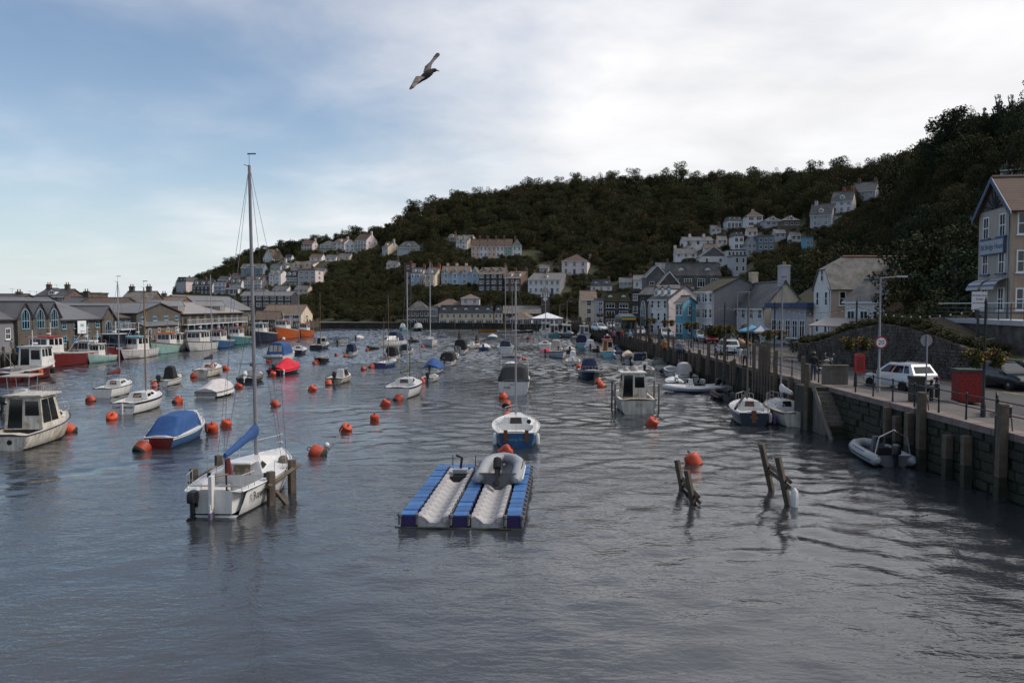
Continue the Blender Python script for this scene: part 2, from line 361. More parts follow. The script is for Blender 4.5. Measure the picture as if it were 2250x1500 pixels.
# far bank, left bank
FE = [(-400, 272), (-140, 264), (-36, 261), (-6, 256), (3, 243), (17.2, 234)]
b = MB(); n = len(FE); b.add([(x, y, FZ) for x, y in FE] + [(x if i < n - 1 else 30, 345, FZ) for i, (x, y) in enumerate(FE)], [(i, i + 1, n + i + 1, n + i) for i in range(n - 1)])
struct(b.build('far_bank_ground', m_pave))
b = MB(); b.add([(x, y, -2) for x, y in FE] + [(x, y, FZ) for x, y in FE], [(i, i + 1, n + i + 1, n + i) for i in range(n - 1)])
for i in range(1, n - 1):
    p, q = Vector((*FE[i], 0)), Vector((*FE[i + 1], 0)); d_ = (q - p).normalized(); nn = Vector((d_.y, -d_.x, 0)) * .1; b.extr([p + nn + Vector((0, 0, FZ - .3)), q + nn + Vector((0, 0, FZ - .3)), q + nn + Vector((0, 0, FZ + .05)), p + nn + Vector((0, 0, FZ + .05))], -nn * 5)
tag(b.build('far_quay_wall', m_quay), 'dark stone quay wall at the bend of the river under the far shops', 'quay wall')
LX = -60.2
b = MB(); b.add([(LX, -60, LZ), (-900, -60, LZ), (-900, 246, LZ), (LX, 246, LZ)], [(0, 1, 2, 3)]); b.add([(-900, 246, LZ), (-900, 900, LZ), (-330, 900, LZ), (-330, 246, LZ)], [(0, 1, 2, 3)])
struct(b.build('left_bank_ground', m_pave))
b = MB(); b.add([(LX, -60, -2), (LX, 246, -2), (LX, 246, LZ), (LX, -60, LZ)], [(0, 1, 2, 3)]); b.add([(LX, 246, -2), (-330, 246, -2), (-330, 246, LZ), (LX, 246, LZ)], [(0, 1, 2, 3)]); b.box(LX - .4, LX + .08, -60, 246, LZ - .3, LZ + .05)
tag(b.build('left_quay_wall', m_quay), 'stone fish quay wall behind the moored fishing boats', 'quay wall')
# ------------------------------------------------------------------ buildings
m_white = M('white_render', (.7, .67, .655), .8, .1, .5, streak=.16)
m_cream = M('cream_render', (.62, .52, .39), .8, .1, .5, streak=.16)
m_pink = M('pink_white_render', (.68, .58, .56), .8, .1, .5, streak=.12)
m_peach = M('peach_render', (.62, .43, .32), .8, .1, .5, streak=.12)
m_pblue = M('pale_blue_render', (.38, .52, .64), .8, .1, .5, streak=.12)
m_blue = M('sky_blue_render', (.13, .34, .44), .75, .1, .5, streak=.12)
m_slblue = M('slate_blue_cladding', (.16, .22, .26), .7, .15, .6, band=2)
m_green = M('green_render', (.22, .34, .29), .8, .1, .5)
m_pgreen = M('pale_green_render', (.34, .4, .36), .8, .1, .5)
m_grey = M('grey_render', (.2, .2, .22), .85, .1, .4, streak=.12)
m_lgrey = M('light_grey_render', (.42, .42, .44), .8, .1, .4, streak=.12)
m_dark = M('dark_slate_cladding', (.05, .05, .055), .7, .25, .8, band=1.6)
m_brick = M('brown_brick', (.13, .085, .07), .85, .25, 1.5, .01, 10)
m_rstone = M('rubble_stone', (.1, .088, .077), .9, .5, 1.4, .05, 3, mottle=((.07, .06, .05), .5, 1.3))
m_tim = M('weathered_timber', (.13, .115, .1), .85, .3, 2, .01, 10, streak=.2)
m_slate = M('slate_roof', (.085, .085, .09), .6, .25, .8, .02, 5, band=1.3, mottle=((.15, .14, .11), .4, .7))
m_slatel = M('lichened_slate_roof', (.155, .147, .138), .7, .3, 1.2, .02, 5, band=1.3, mottle=((.1, .095, .085), .5, 1.1))
m_slated = M('dark_slate_roof', (.06, .06, .065), .55, .25, .8, .02, 5, band=1.3)
m_tile = M('brown_tile_roof', (.1, .065, .05), .8, .25, .9, .02, 5, band=1.5)
m_tan = M('tan_roof', (.16, .118, .09), .8, .25, .9, .02, 4, band=1)
m_moss = M('mossy_roof', (.055, .045, .028), .9, .3, .9, .03, 5, band=1.2, mottle=((.05, .055, .02), .5, 1))
m_sheet = M('grey_sheet_roof', (.12, .12, .125), .5, .15, .4, .01, 2, mottle=((.12, .095, .08), .3, .25))
m_shtl = M('pale_sheet_roof', (.25, .23, .22), .5, .15, .4, .01, 2, mottle=((.3, .24, .2), .3, .25))
m_trim = M('white_trim', (.68, .68, .68), .5, .06, 1)
m_btrim = M('blue_trim', (.2, .36, .46), .55, .1, 1)
m_dtrim = M('dark_trim', (.03, .03, .035), .6, .15, 1)
m_bluetrim2 = M('deep_blue_trim', (.05, .08, .16), .6, .15, 1)
m_purp = M('purple_trim', (.1, .05, .14), .6, .15, 1)
m_red = M('red_ridge_tile', (.24, .08, .05), .8, .2, 2)
m_pot = M('terracotta_pot', (.3, .14, .08), .85, .2, 2)
m_pane = glassmat('window_glass'); m_lead = M('lead_flat_roof', (.13, .13, .14), .6, .2, .6)
WC = {}
def win_mesh(w, h, st, fm):
    k = (round(w, 1), round(h, 1), st, fm.name)
    if k in WC: return WC[k]
    w, h = k[0], k[1]; b = MB(); f = .09; a = w / 2
    if st == 'arch':
        n = 6; pts = [(-a, 0), (a, 0), (a, h * .62)] + [(a * math.cos(math.pi * i / n / 2) * 1 if i < n else 0, h * .62 + h * .38 * math.sin(math.pi * i / n / 2)) for i in range(1, n + 1)] + [(-a * math.cos(math.pi * i / n / 2), h * .62 + h * .38 * math.sin(math.pi * i / n / 2)) for i in range(n - 1, 0, -1)] + [(-a, h * .62)]
        m = len(pts); o_ = [(x, -.09, z) for x, z in pts]; i_ = [(x * (1 - f / a), -.09, h / 2 + (z - h / 2) * (1 - 2 * f / h)) for x, z in pts]; bk = [(x, 0, z) for x, z in pts]; bi = [(x, 0.0, z) for x, _, z in i_]
        b.add(o_ + i_ + bk + bi, [(j, (j + 1) % m, m + (j + 1) % m, m + j) for j in range(m)] + [(2 * m + j, 2 * m + (j + 1) % m, (j + 1) % m, j) for j in range(m)] + [(m + j, m + (j + 1) % m, 3 * m + (j + 1) % m, 3 * m + j) for j in range(m)])
        for x in (-a * .35, a * .35): b.box(x - .04, x + .04, -.08, -.01, .05, h * .9)
        b.box(-a, a, -.08, -.01, h * .4, h * .4 + .08)
        p = MB(); p.poly([(x, -.02, z) for x, z in pts])
    else:
        for x0, x1, z0, z1 in ((-a, -a + f, 0, h), (a - f, a, 0, h), (-a + f, a - f, 0, f), (-a + f, a - f, h - f, h)): b.box(x0, x1, -.08, .0, z0, z1)
        if st == 'sash': b.box(-a + f, a - f, -.075, -.005, h * .5 - .035, h * .5 + .035)
        if st == 'sash' and w > .9: b.box(-.025, .025, -.07, -.005, f, h - f)
        if st == 'case':
            n = max(1, int(w / .75))
            for i in range(1, n + 1):
                x = -a + w * i / (n + 1); b.box(x - .035, x + .035, -.075, -.005, f, h - f)
            b.box(-a + f, a - f, -.07, -.005, h * .7 - .03, h * .7 + .03)
        b.box(-a - .08, a + .08, -.15, 0.0, -.08, -.002)
        p = MB(); p.box(-a + f * .5, a - f * .5, -.03, -.004, f * .5, h - f * .5)
    mf = b.mesh('window', [fm]); recalc(mf); mp = p.mesh('pane', [m_pane]); recalc(mp); WC[k] = (mf, mp); return WC[k]
def window(parent, x, z, w, h, st='sash', face='F', W=0, D=0, fm=None, off=0.0):
    """face F: x along the front; R/L: x measured back from the front corner"""
    mf, mp = win_mesh(w, h, st, fm or m_trim)
    if face == 'F': loc, rz = (x, -off, z), 0
    elif face == 'R': loc, rz = (W / 2 + off, x, z), R(90)
    else: loc, rz = (-W / 2 - off, x, z), R(-90)
    o = obj('window', mf, parent, loc, rz); obj('pane', mp, o); return o
def roof_build(root, kind, W, D, h, rh, rm, ov=.35, x0=None, x1=None, y0=0, y1=None, name='roof', ridge=None, gm=None):
    x0 = -W / 2 if x0 is None else x0; x1 = W / 2 if x1 is None else x1; y1 = D if y1 is None else y1
    b = MB(); t = .14; xm, ym = (x0 + x1) / 2, (y0 + y1) / 2
    if kind == 'gx':
        k = rh / (ym - y0)
        b.slab([(x0 - ov * .6, y0 - ov, h - k * ov), (x1 + ov * .6, y0 - ov, h - k * ov), (x1 + ov * .6, ym, h + rh), (x0 - ov * .6, ym, h + rh)], t)
        b.slab([(x1 + ov * .6, y1 + ov, h - k * ov), (x0 - ov * .6, y1 + ov, h - k * ov), (x0 - ov * .6, ym, h + rh), (x1 + ov * .6, ym, h + rh)], t)
        rl = [((x0 - ov * .6, ym, h + rh), (x1 + ov * .6, ym, h + rh))]
    elif kind == 'gy':
        k = rh / (xm - x0)
        b.slab([(x0 - ov, y1 + ov * .6, h - k * ov), (x0 - ov, y0 - ov * .6, h - k * ov), (xm, y0 - ov * .6, h + rh), (xm, y1 + ov * .6, h + rh)], t)
        b.slab([(x1 + ov, y0 - ov * .6, h - k * ov), (x1 + ov, y1 + ov * .6, h - k * ov), (xm, y1 + ov * .6, h + rh), (xm, y0 - ov * .6, h + rh)], t)
        rl = [((xm, y0 - ov * .6, h + rh), (xm, y1 + ov * .6, h + rh))]
    elif kind == 'jerk':
        k = rh / (xm - x0); f = .55; yi = y0 + (y1 - y0) * .22
        A, B_, C_ = (x0 - ov, y0 - ov * .5, h - k * ov), (x0 + (xm - x0) * f, y0 - ov * .5, h + rh * f), (xm, yi, h + rh)
        A2, B2 = (2 * xm - A[0], A[1], A[2]), (2 * xm - B_[0], B_[1], B_[2])
        b.slab([(A[0], y1 + ov, A[2]), A, B_, C_, (xm, y1 + ov, h + rh)], t); b.slab([A2, (A2[0], y1 + ov, A2[2]), (xm, y1 + ov, h + rh), C_, B2], t); b.slab([B_, B2, C_], t)
        rl = [(C_, (xm, y1 + ov, h + rh))]
    elif kind == 'hip':
        q = min(x1 - x0, y1 - y0) / 2; a, bq = (x0 - ov, y0 - ov, h), (x1 + ov, y0 - ov, h); c, d = (x1 + ov, y1 + ov, h), (x0 - ov, y1 + ov, h)
        if x1 - x0 >= y1 - y0: r0, r1 = (x0 + q, ym, h + rh), (x1 - q, ym, h + rh)
        else: r0, r1 = (xm, y0 + q, h + rh), (xm, y1 - q, h + rh)
        if x1 - x0 >= y1 - y0: fs = [(0, 1, 5, 4), (1, 2, 5), (2, 3, 4, 5), (3, 0, 4)]
        else: fs = [(0, 1, 4), (1, 2, 5, 4), (2, 3, 5), (3, 0, 4, 5)]
        b.add([a, bq, c, d, r0, r1], fs + [(3, 2, 1, 0)]); b.box(x0 - ov, x1 + ov, y0 - ov, y1 + ov, h - .12, h - .005)
        rl = [(r0, r1)]
    elif kind == 'flat':
        b.box(x0 - ov * .5, x1 + ov * .5, y0 - ov * .5, y1 + ov * .5, h, h + max(.15, rh)); rl = []
    elif kind == 'mans':
        i = rh * .28; a = [(x0 - .15, y0 - .15, h), (x1 + .15, y0 - .15, h), (x1 + .15, y1 + .15, h), (x0 - .15, y1 + .15, h)]; c = [(x0 + i, y0 + i, h + rh), (x1 - i, y0 + i, h + rh), (x1 - i, y1 - i, h + rh), (x0 + i, y1 - i, h + rh)]
        b.add(a + c, [(0, 1, 5, 4), (1, 2, 6, 5), (2, 3, 7, 6), (3, 0, 4, 7), (4, 5, 6, 7), (3, 2, 1, 0)]); b.box(x0 + i - .15, x1 - i + .15, y0 + i - .15, y1 - i + .15, h + rh + .003, h + rh + .13); rl = []
    elif kind == 'shed':
        b.slab([(x0 - ov, y0 - ov, h), (x1 + ov, y0 - ov, h), (x1 + ov, y1, h + rh), (x0 - ov, y1, h + rh)], t); rl = []
    o = b.build(name, rm, root)
    for p, q in rl:
        r_ = MB(); r_.tube([p, q], .14, 5); r_.build('ridge', ridge or rm, o)
    return o
HB = []   # what the houses cover in the photograph: keeps trees from growing in front of them
SHORT = {}
def chimney(root, x, y, z0, z1, w=.9, d=.7, m=None, pots=2):
    b = MB(); b.box(x - w / 2, x + w / 2, y - d / 2, y + d / 2, z0, z1); b.box(x - w / 2 - .07, x + w / 2 + .07, y - d / 2 - .07, y + d / 2 + .07, z1 - .25, z1 - .1)
    o = b.build('chimney', m or m_brick, root)
    for i in range(pots):
        p = MB(); xx = x - w / 2 + w * (i + .5) / pots; p.lathe([(.12, z1 - .02), (.13, z1 + .1), (.1, z1 + .45), (.12, z1 + .5)], 7, (xx, y, 0)); p.build('chimney_pot', m_pot, o)
def house(name, label, x0, xm, x1, yb, ye, yr, th=0, roof='gx', wm=None, rm=None, F=(2, 2), S=(0, 0), Y=None, d=7.0, w=None, sm=None, st='sash', ws=(1.0, 1.35), dorm=0, chim=(), bays=(), gab=0, door=None, fm=None, ov=.35, cat='house', base=5.0, z=None, group=None, gcol=None, dst='sash', shop=None, balc=(), sillz=.9, ridge=None, cm=None, L=(0, 0), gfrac=.62, garch=None):
    wm = wm or m_white; rm = rm or m_slate; sm = sm or wm
    th = R(th); c, s = math.cos(th), math.sin(th)
    if Y is None:
        P, _ = terr_hit(xm, yb)
    else: P = atY(xm, yb, Y)
    if z is not None: P = at(xm, yb, z)
    X, Y = P.x, P.y; U0, U1 = (x0 - 1125) / FPX, (x1 - 1125) / FPX
    right = (math.sin(th) + U0 * c) <= 0 if xm > x0 else False   # which side wall faces us
    right = xm > x0 and not (xm == x1 and False)
    if xm > x0:      # corner is the front right
        W = w or (X - U0 * Y) / (c - U0 * s); D = (U1 * Y - X) / (-s - U1 * c) if x1 > xm else d
        D = d if not 2.5 < D < 60 else D
        org = Vector((X - c * W / 2, Y - s * W / 2, P.z))
    else:            # corner is the front left (x0 = xm)
        W = w or (U1 * Y - X) / (c - U1 * s); D = d; org = Vector((X + c * W / 2, Y + s * W / 2, P.z))
    h = (yb - ye) / FPX * Y; rh = (ye - yr) / FPX * Y
    if roof in ('gx',): rh = max(rh * (1 + D / 2 / Y), .6)
    root = thing(name, label, cat, org, th, group)
    HB.append((min(x0, x1) - 2, max(x0, x1) + 2, yr - 2, yb, Y))
    b = MB(); b.box(-W / 2, W / 2, 0, D, -base, h)
    b.m = [1, 1, 0, 1, 0, 1]
    if roof == 'gx':
        for x in (-W / 2, W / 2): b.mat(1).add([(x, 0, h), (x, D, h), (x, D / 2, h + rh)], [(0, 1, 2)])
    if roof == 'gy':
        for y in (0, D): b.mat(2 if gcol else 0).add([(-W / 2, y, h), (W / 2, y, h), (0, y, h + rh)], [(0, 1, 2)])
    if roof == 'jerk':
        b.mat(0).add([(-W / 2, 0, h), (W / 2, 0, h), (W * .225, 0, h + rh * .55), (-W * .225, 0, h + rh * .55)], [(0, 1, 2, 3)]); b.add([(-W / 2, D, h), (W / 2, D, h), (0, D, h + rh)], [(0, 1, 2)])
    if roof == 'shed':
        for x in (-W / 2, W / 2): b.mat(1).add([(x, 0, h), (x, D, h), (x, D, h + rh)], [(0, 1, 2)])
    b.build('wall', [wm, sm, gcol or wm], root, fix=False)
    rf = roof_build(root, roof, W, D, h, rh, rm, ov, ridge=ridge)
    if roof in ('gx', 'hip', 'shed'):
        q = MB(); kk = (rh / (D / 2) * ov if roof == 'gx' else 0); q.box(-W / 2 - .1, W / 2 + .1, -ov - .09, -ov + .02, h - kk - .2, h - kk - .03); q.build('gutter', m_dtrim if wm.name in ('rubble_stone', 'grey_stone_panel', 'stained_concrete', 'weathered_timber', 'grey_render') else m_trim, root)
    if roof == 'gy':
        for sx_ in (-1, 1):
            q = MB(); k = rh / (W / 2); q.extr([(sx_ * (W / 2 + ov), -ov * .6 - .04, h - k * ov - .22), (sx_ * (W / 2 + ov), -ov * .6 - .04, h - k * ov - .01), (0, -ov * .6 - .04, h + rh - .01), (0, -ov * .6 - .04, h + rh - .22)], (0, .06, 0)); q.build('bargeboard', m_dtrim if wm.name == 'grey_stone_panel' else m_trim, root)
    nc, nr = F; sh = h / max(nr, 1)
    hh = min(ws[1], sh * .62)
    for r_ in range(nr):
        for k in range(nc):
            ww = min(ws[0], W / nc * .66); x = -W / 2 + W * (k + .5) / nc; zz = r_ * sh + (sh - hh) * .55
            if r_ == 0 and shop: continue
            if r_ == 0 and door == k:
                q = MB(); q.box(x - .5, x + .5, -.05, .02, 0, min(2.1, sh * .85)); do = q.build('door', m_bluetrim2 if wm is not m_dark else m_trim, root); q = MB(); q.box(x - .62, x + .62, -.1, .0, min(2.1, sh * .85) + .002, min(2.1, sh * .85) + .14); q.build('door_frame', m_trim, do); continue
            if k in bays: continue
            if (r_ in balc): hh2 = min(2.1, sh * .8); window(root, x, r_ * sh + .05, min(W / nc * .8, 2.4), hh2, 'case', 'F', W, D, fm); continue
            window(root, x, zz, ww, hh, st, 'F', W, D, fm)
    if shop:
        n = shop
        for k in range(n):
            x = -W / 2 + W * (k + .5) / n; window(root, x, .25, W / n * .78, min(2.3, sh * .75), 'case', 'F', W, D, fm)
    for r_ in balc:
        zz = r_ * sh; q = MB(); q.box(-W / 2, W / 2, -1.1, -.005, zz - .12, zz); bo = q.build('balcony', m_trim, root)
        q = MB(); q.box(-W / 2, W / 2, -1.1, -1.05, zz + .95, zz + 1.0); n = max(4, int(W / .5))
        for k in range(n + 1): x = -W / 2 + W * k / n; q.box(x - .02, x + .02, -1.095, -1.055, zz + .001, zz + .95)
        q.build('railing', m_trim, bo)
    for k in bays:
        x = -W / 2 + W * (k + .5) / nc; bw = min(2.0, W / nc * .8); q = MB(); q.extr([(x - bw / 2, 0.01, -1.2), (x + bw / 2, 0.01, -1.2), (x + bw * .3, -.75, -1.2), (x - bw * .3, -.75, -1.2)], (0, 0, 1.2 + min(h - .25, sh * nr - .3))); bo = q.build('bay', fm and wm or wm, root)
        for r_ in range(nr): window(bo, x, r_ * sh + (sh - hh) * .55, bw * .52, hh, 'sash', 'F', off=.752, fm=fm)
        for sx_ in (-1, 1):
            for r_ in range(nr):
                mf, mp = win_mesh(.5, hh, 'sash', fm or m_trim); a = math.atan2(.75, bw * .2); o = obj('window', mf, bo, (x + sx_ * (bw * .4 + .005), -.375 - .006, r_ * sh + (sh - hh) * .55), sx_ * a); obj('pane', mp, o)
    nc, nr = S; sh = h / max(nr, 1); hh = min(ws[1], sh * .6)
    for r_ in range(nr):
        for k in range(nc): window(root, D * (k + .5) / nc, r_ * sh + (sh - hh) * .55, min(ws[0], D / nc * .6), hh, st, 'R' if xm > x0 else 'L', W, D, fm)
    if dorm:
        for k in range(dorm):
            x = -W / 2 + W * (k + .5) / dorm; dw = min(1.5, W / dorm * .6); dh = min(1.3, rh * .6); dy = D / 2 * .22 if roof in ('gx', 'hip') else .3; z0 = h + rh * .16 if roof in ('gx', 'hip') else h + .2
            dd = D / 2 * .75 if roof in ('gx', 'hip') else .9
            q = MB(); q.box(x - dw / 2, x + dw / 2, dy, dd, z0, z0 + dh); q.add([(x - dw / 2, dy, z0 + dh), (x + dw / 2, dy, z0 + dh), (x, dy, z0 + dh + dw * .35)], [(0, 1, 2)]); do = q.build('dormer', fm and wm or m_trim, root)
            roof_build(do, 'gy', dw, dd - dy, z0 + dh, dw * .35, rm, .12, x - dw / 2, x + dw / 2, dy, dd + .3)
            window(do, x, z0 + .12, dw * .75, dh * .8, 'case', 'F', off=-dy + .004)
    for k in range(gab):   # cross gables on the front
        x = -W / 2 + W * (k + .5) / gab; gw = W / gab * gfrac; gh = rh * .8; q = MB(); q.box(x - gw / 2, x + gw / 2, -.4, 1.0, -1, h + .02); q.mat(0).add([(x - gw / 2, -.4, h + .02), (x + gw / 2, -.4, h + .02), (x, -.4, h + gh)], [(0, 1, 2)]); go = q.build('front_gable', wm, root)
        roof_build(go, 'gy', gw, 3, h, gh, rm, .22, x - gw / 2, x + gw / 2, -.4, D / 2)
        q = MB()
        for sx_ in (-1, 1): q.extr([(x + sx_ * (gw / 2 + .22), -.6, h - .35), (x + sx_ * (gw / 2 + .22), -.6, h - .12), (x, -.6, h + gh + .02), (x, -.6, h + gh - .22)], (0, .05, 0))
        q.build('bargeboard', m_dtrim if wm.name == 'grey_stone_panel' else m_trim, go)
        if garch: window(go, x, h - garch + gh * .5, gw * .55, garch, 'arch', 'F', off=.404, fm=fm); continue
        for r_ in range(F[1]): window(go, x, r_ * (h / F[1]) + .8, min(1.3, gw * .5), min(1.4, h / F[1] * .6), st, 'F', off=.404, fm=fm)
        window(go, x, h + gh * .05, min(1.0, gw * .35), min(1.2, gh * .55), 'sash', 'F', off=.404, fm=fm)
    for ch in chim:
        fx = ch[0]; fy = ch[1] if len(ch) > 1 else .5; hz = ch[2] if len(ch) > 2 else 1.4
        x = -W / 2 + W * fx; y = D * fy; top = h + rh + hz * .8 if roof != 'flat' else h + hz
        chimney(root, x, y, h + (rh * .3 if roof != 'flat' else 0), top, 1.0, .7, cm or wm, 2)
    if Y < 150 and roof != 'flat':
        q = MB(); x = W / 2 - .25; q.tube([(x, -.3, h - .25), (x, -.07, h - .55), (x, -.07, 0)], .04, 5); q.build('downpipe', m_dtrim, root)
    if roof in ('gx', 'hip') and random.random() < .5:
        q = MB(); x = W * random.uniform(-.3, .3); zt = h + rh; q.tube([(x, D / 2, zt - .2), (x, D / 2, zt + 1.1)], .025, 4); q.tube([(x - .5, D / 2, zt + 1.05), (x + .5, D / 2, zt + 1.05)], .02, 4)
        for k in range(4): q.tube([(x - .4 + k * .26, D / 2 - .25, zt + 1.05), (x - .4 + k * .26, D / 2 + .25, zt + 1.05)], .012, 4)
        q.build('aerial', m_alud if 'm_alud' in globals() else m_dtrim, root)
    root['_dim'] = (W, D, h, rh)
    return root
# ---- houses on the far left hillside
house('hotel', 'tall white hotel with dark mansard roof at the left end of the hillside town', 389, 409, 439, 647, 619, 609, -20, 'mans', m_lgrey, m_slated, (3, 4), (0, 0), sm=m_pink, dorm=3, cat='hotel', chim=((.7, .5, 1.0),))
house('terrace_house', 'dark slate-hung terrace with three white dormers beside the tall hotel', 424, 466, 480, 647, 627, 614, -12, 'gx', m_dark, m_slated, (5, 2), sm=m_pink, dorm=3, chim=((.55,),), cm=m_brick)
house('balcony_house', 'pale blue glass-fronted balcony house on the left hillside', 471, 497, 506, 646, 620, 618, -8, 'flat', m_pblue, m_lead, (3, 3), sm=m_red, balc=(1, 2), st='case')
house('shop_house', 'low white house with deep blue shopfront below the white terrace on the left hill', 495, 523, 528, 646, 635, 632, -8, 'gx', m_white, m_slate, (3, 1), shop=3, fm=m_bluetrim2)
house('terrace_house', 'white terrace with tall dark windows and slate dormers left of the balcony apartments', 505, 530, 538, 638, 622, 612, -14, 'gx', m_white, m_slate, (4, 2), dorm=2, ws=(.8, 1.7))
house('apartment_block', 'white balcony apartments with long glazed fronts behind the tall yacht mast', 537, 574, 577, 639, 616, 607, -8, 'gx', m_pblue, m_tile, (5, 3), balc=(1, 2), dorm=2, sm=m_white, cat='apartments')
house('cottage', 'white cottage with gable wall beside the twin-gabled white villa', 574, 577, 592, 627, 619, 607, -20, 'gx', m_white, m_tile, (1, 1), (1, 1))
house('villa', 'large white villa with two front gables on the left hillside', 592, 617, 635, 628, 602, 594, -14, 'gx', m_white, m_slatel, (2, 3), gab=2, sm=m_white)
house('terrace_house', 'dark-roofed house with green-grey glazed front next to the twin-gabled villa', 630, 652, 659, 628, 608, 596, -10, 'gx', m_slblue, m_slated, (3, 2), sm=m_pink, dorm=2, balc=(1,))
house('guest_house', 'flat-topped pale grey three-storey guest house at the edge of the woods', 657, 693, 712, 625, 594, 592, -12, 'flat', m_lgrey, m_lead, (3, 3), (1, 3), st='case', ws=(1.8, 1.5), sm=m_pink)
house('apartment_block', 'long slate-blue building with a white gable on the left hilltop', 531, 578, 581, 605, 588, 579, -4, 'gx', m_slblue, m_slate, (6, 2), st='case', ws=(1.6, 1.3), gab=1, cat='apartments')
house('villa', 'white house with steep front gable below the flat-topped pine', 580, 599, 626, 577, 566, 547, -30, 'gy', m_white, m_tan, (3, 1), (2, 1), chim=((.5, .8, .8),))
house('house', 'white hip-roofed house below the flat-topped pine', 604, 630, 644, 592, 582, 573, -12, 'hip', m_white, m_slate, (3, 1), (1, 1), dorm=1, chim=((.7,),))
house('terrace_house', 'peach and white low row with two small white gables by the wood', 640, 688, 714, 590, 580, 573, -8, 'gx', m_peach, m_tile, (6, 1), gab=2, sm=m_pink)
house('garden_shed', 'small white gabled outbuilding on the bank under the pink-white house', 628, 640, 648, 572, 565, 559, -20, 'gx', m_white, m_slated, (1, 1), d=4, cat='outbuilding')
for a, b_, yb, ye, yr, mm, rm_, nc, lb in ((440, 462, 640, 628, 618, m_white, m_slate, 3, 'white cottage tucked behind the dark terrace with dormers'), (548, 566, 606, 596, 588, m_white, m_slate, 2, 'small white house just under the slate-blue hilltop building'), (596, 616, 596, 586, 579, m_lgrey, m_slated, 2, 'grey cottage above the twin-gabled villa'), (660, 684, 606, 597, 590, m_white, m_tile, 3, 'white cottage right above the flat-topped guest house'),
                                  (690, 712, 606, 596, 588, m_pink, m_slate, 2, 'pink cottage at the wood edge above the guest house'), (480, 500, 624, 614, 606, m_white, m_slated, 2, 'white house peeping over the balcony house'), (508, 528, 618, 608, 600, m_cream, m_tile, 2, 'cream cottage over the white terrace'), (716, 738, 575, 566, 559, m_white, m_slate, 2, 'lone white cottage in the trees below the pale green house'),
                                  (1440, 1470, 600, 588, 577, m_white, m_slate, 3, 'white cottage on the slope left of the grey-roofed cottage'), (1360, 1388, 632, 620, 611, m_lgrey, m_slate, 3, 'grey cottage behind the black-fronted building'), (1546, 1574, 556, 545, 536, m_white, m_tile, 2, 'white cottage just below the wide bungalow'), (1575, 1597, 538, 526, 517, m_pink, m_slate, 2, 'pink cottage beside the wide white bungalow'),
                                  (1640, 1664, 520, 508, 499, m_white, m_tile, 2, 'white cottage just under the hipped white house'), (1700, 1726, 524, 512, 503, m_lgrey, m_slate, 2, 'grey cottage below the box-dormer bungalows'), (1736, 1760, 530, 518, 509, m_white, m_slate, 2, 'white cottage left of the turquoise room'), (1560, 1584, 512, 502, 494, m_white, m_slated, 2, 'small white house left of the arched-dormer house'),
                                  (1185, 1205, 600, 590, 582, m_white, m_slate, 2, 'white cottage in the scrub left of the square villa'), (400, 420, 634, 622, 614, m_white, m_slate, 2, 'white house behind the tall hotel'), (556, 574, 626, 616, 608, m_white, m_tile, 2, 'white house wedged over the balcony apartments'), (640, 658, 604, 595, 588, m_white, m_slate, 2, 'white cottage over the green-grey glazed house'), (560, 580, 650, 641, 634, m_lgrey, m_slate, 3, 'grey cottage at the foot of the left hillside terraces'), (600, 630, 646, 636, 628, m_white, m_slate, 3, 'white house just below the twin-gabled villa'), (648, 676, 645, 635, 627, m_cream, m_slate, 3, 'cream house just below the flat-topped guest house'), (682, 706, 574, 565, 557, m_white, m_tile, 2, 'white cottage just below the pink-white house'), (744, 768, 572, 563, 556, m_cream, m_slate, 2, 'cream cottage below the cream house with the box dormer'),
                                  (850, 872, 590, 580, 572, m_white, m_slate, 2, 'white cottage half sunk in the dark wood left of the brick tower house')):
    house('cottage', lb, a, b_, b_ + 4, yb, ye, yr, -8, 'gx', mm, rm_, (nc, 1), d=7, chim=((.9,),), group='scattered hillside cottages', cm=m_brick)
# ---- top row
house('house', 'pink-white house with brown roof at the left end of the top row', 664, 686, 702, 552, 536, 527, -14, 'gx', m_pink, m_tile, (4, 2), (1, 2), chim=((.98,),))
house('house', 'pale green house with glazed verandah in the top row', 705, 734, 737, 551, 538, 528, -6, 'hip', m_pgreen, m_slate, (3, 2), balc=(1,), st='case')
house('house', 'cream house with flat roof box dormer in the top row', 735, 757, 778, 549, 532, 523, -12, 'gx', m_pink, m_tile, (3, 2), (2, 2), dorm=1, chim=((.9,),))
house('house', 'small steep-gabled white house in front of the big hilltop guest house', 760, 779, 785, 554, 537, 527, -5, 'gy', m_white, m_tile, (2, 2), d=5)
house('guest_house', 'big white hilltop guest house with balconied front and wide gable wall', 781, 805, 831, 554, 527, 512, -28, 'gx', m_white, m_tile, (4, 3), (2, 2), balc=(1, 2), sm=m_pink, chim=((.97,),))
house('cottage', 'cream gable-walled cottage with red-brown roof right of the big guest house', 841, 852, 881, 563, 542, 530, -35, 'gx', m_lgrey, m_tile, (2, 2), (0, 0), sm=m_cream, dorm=1, chim=((.96,),))
house('bungalow', 'grey hip-roofed bungalow on the brow among trees', 874, 922, 928, 552, 545, 530, -4, 'hip', m_lgrey, m_slate, (3, 1), dorm=1, d=8)
house('cottage', 'brown-walled cottage with white dormer behind the cream-sided gabled house', 986, 1000, 1002, 532, 521, 514, -8, 'gx', m_tan, m_tile, (2, 1), dorm=1, chim=((.8,),))
house('house', 'cream-sided house with two white gables above the blue terrace', 1002, 1026, 1054, 550, 531, 515, -22, 'gx', m_white, m_slate, (2, 2), (1, 1), gab=2, sm=m_cream)
cols = [(1036, 1054, m_peach, 'peach end house'), (1054, 1071, m_white, 'white house between two peach houses'), (1071, 1090, m_peach, 'peach house between two white houses'), (1090, 1108, m_white, 'white house left of the green house'), (1108, 1126, m_green, 'green house')]
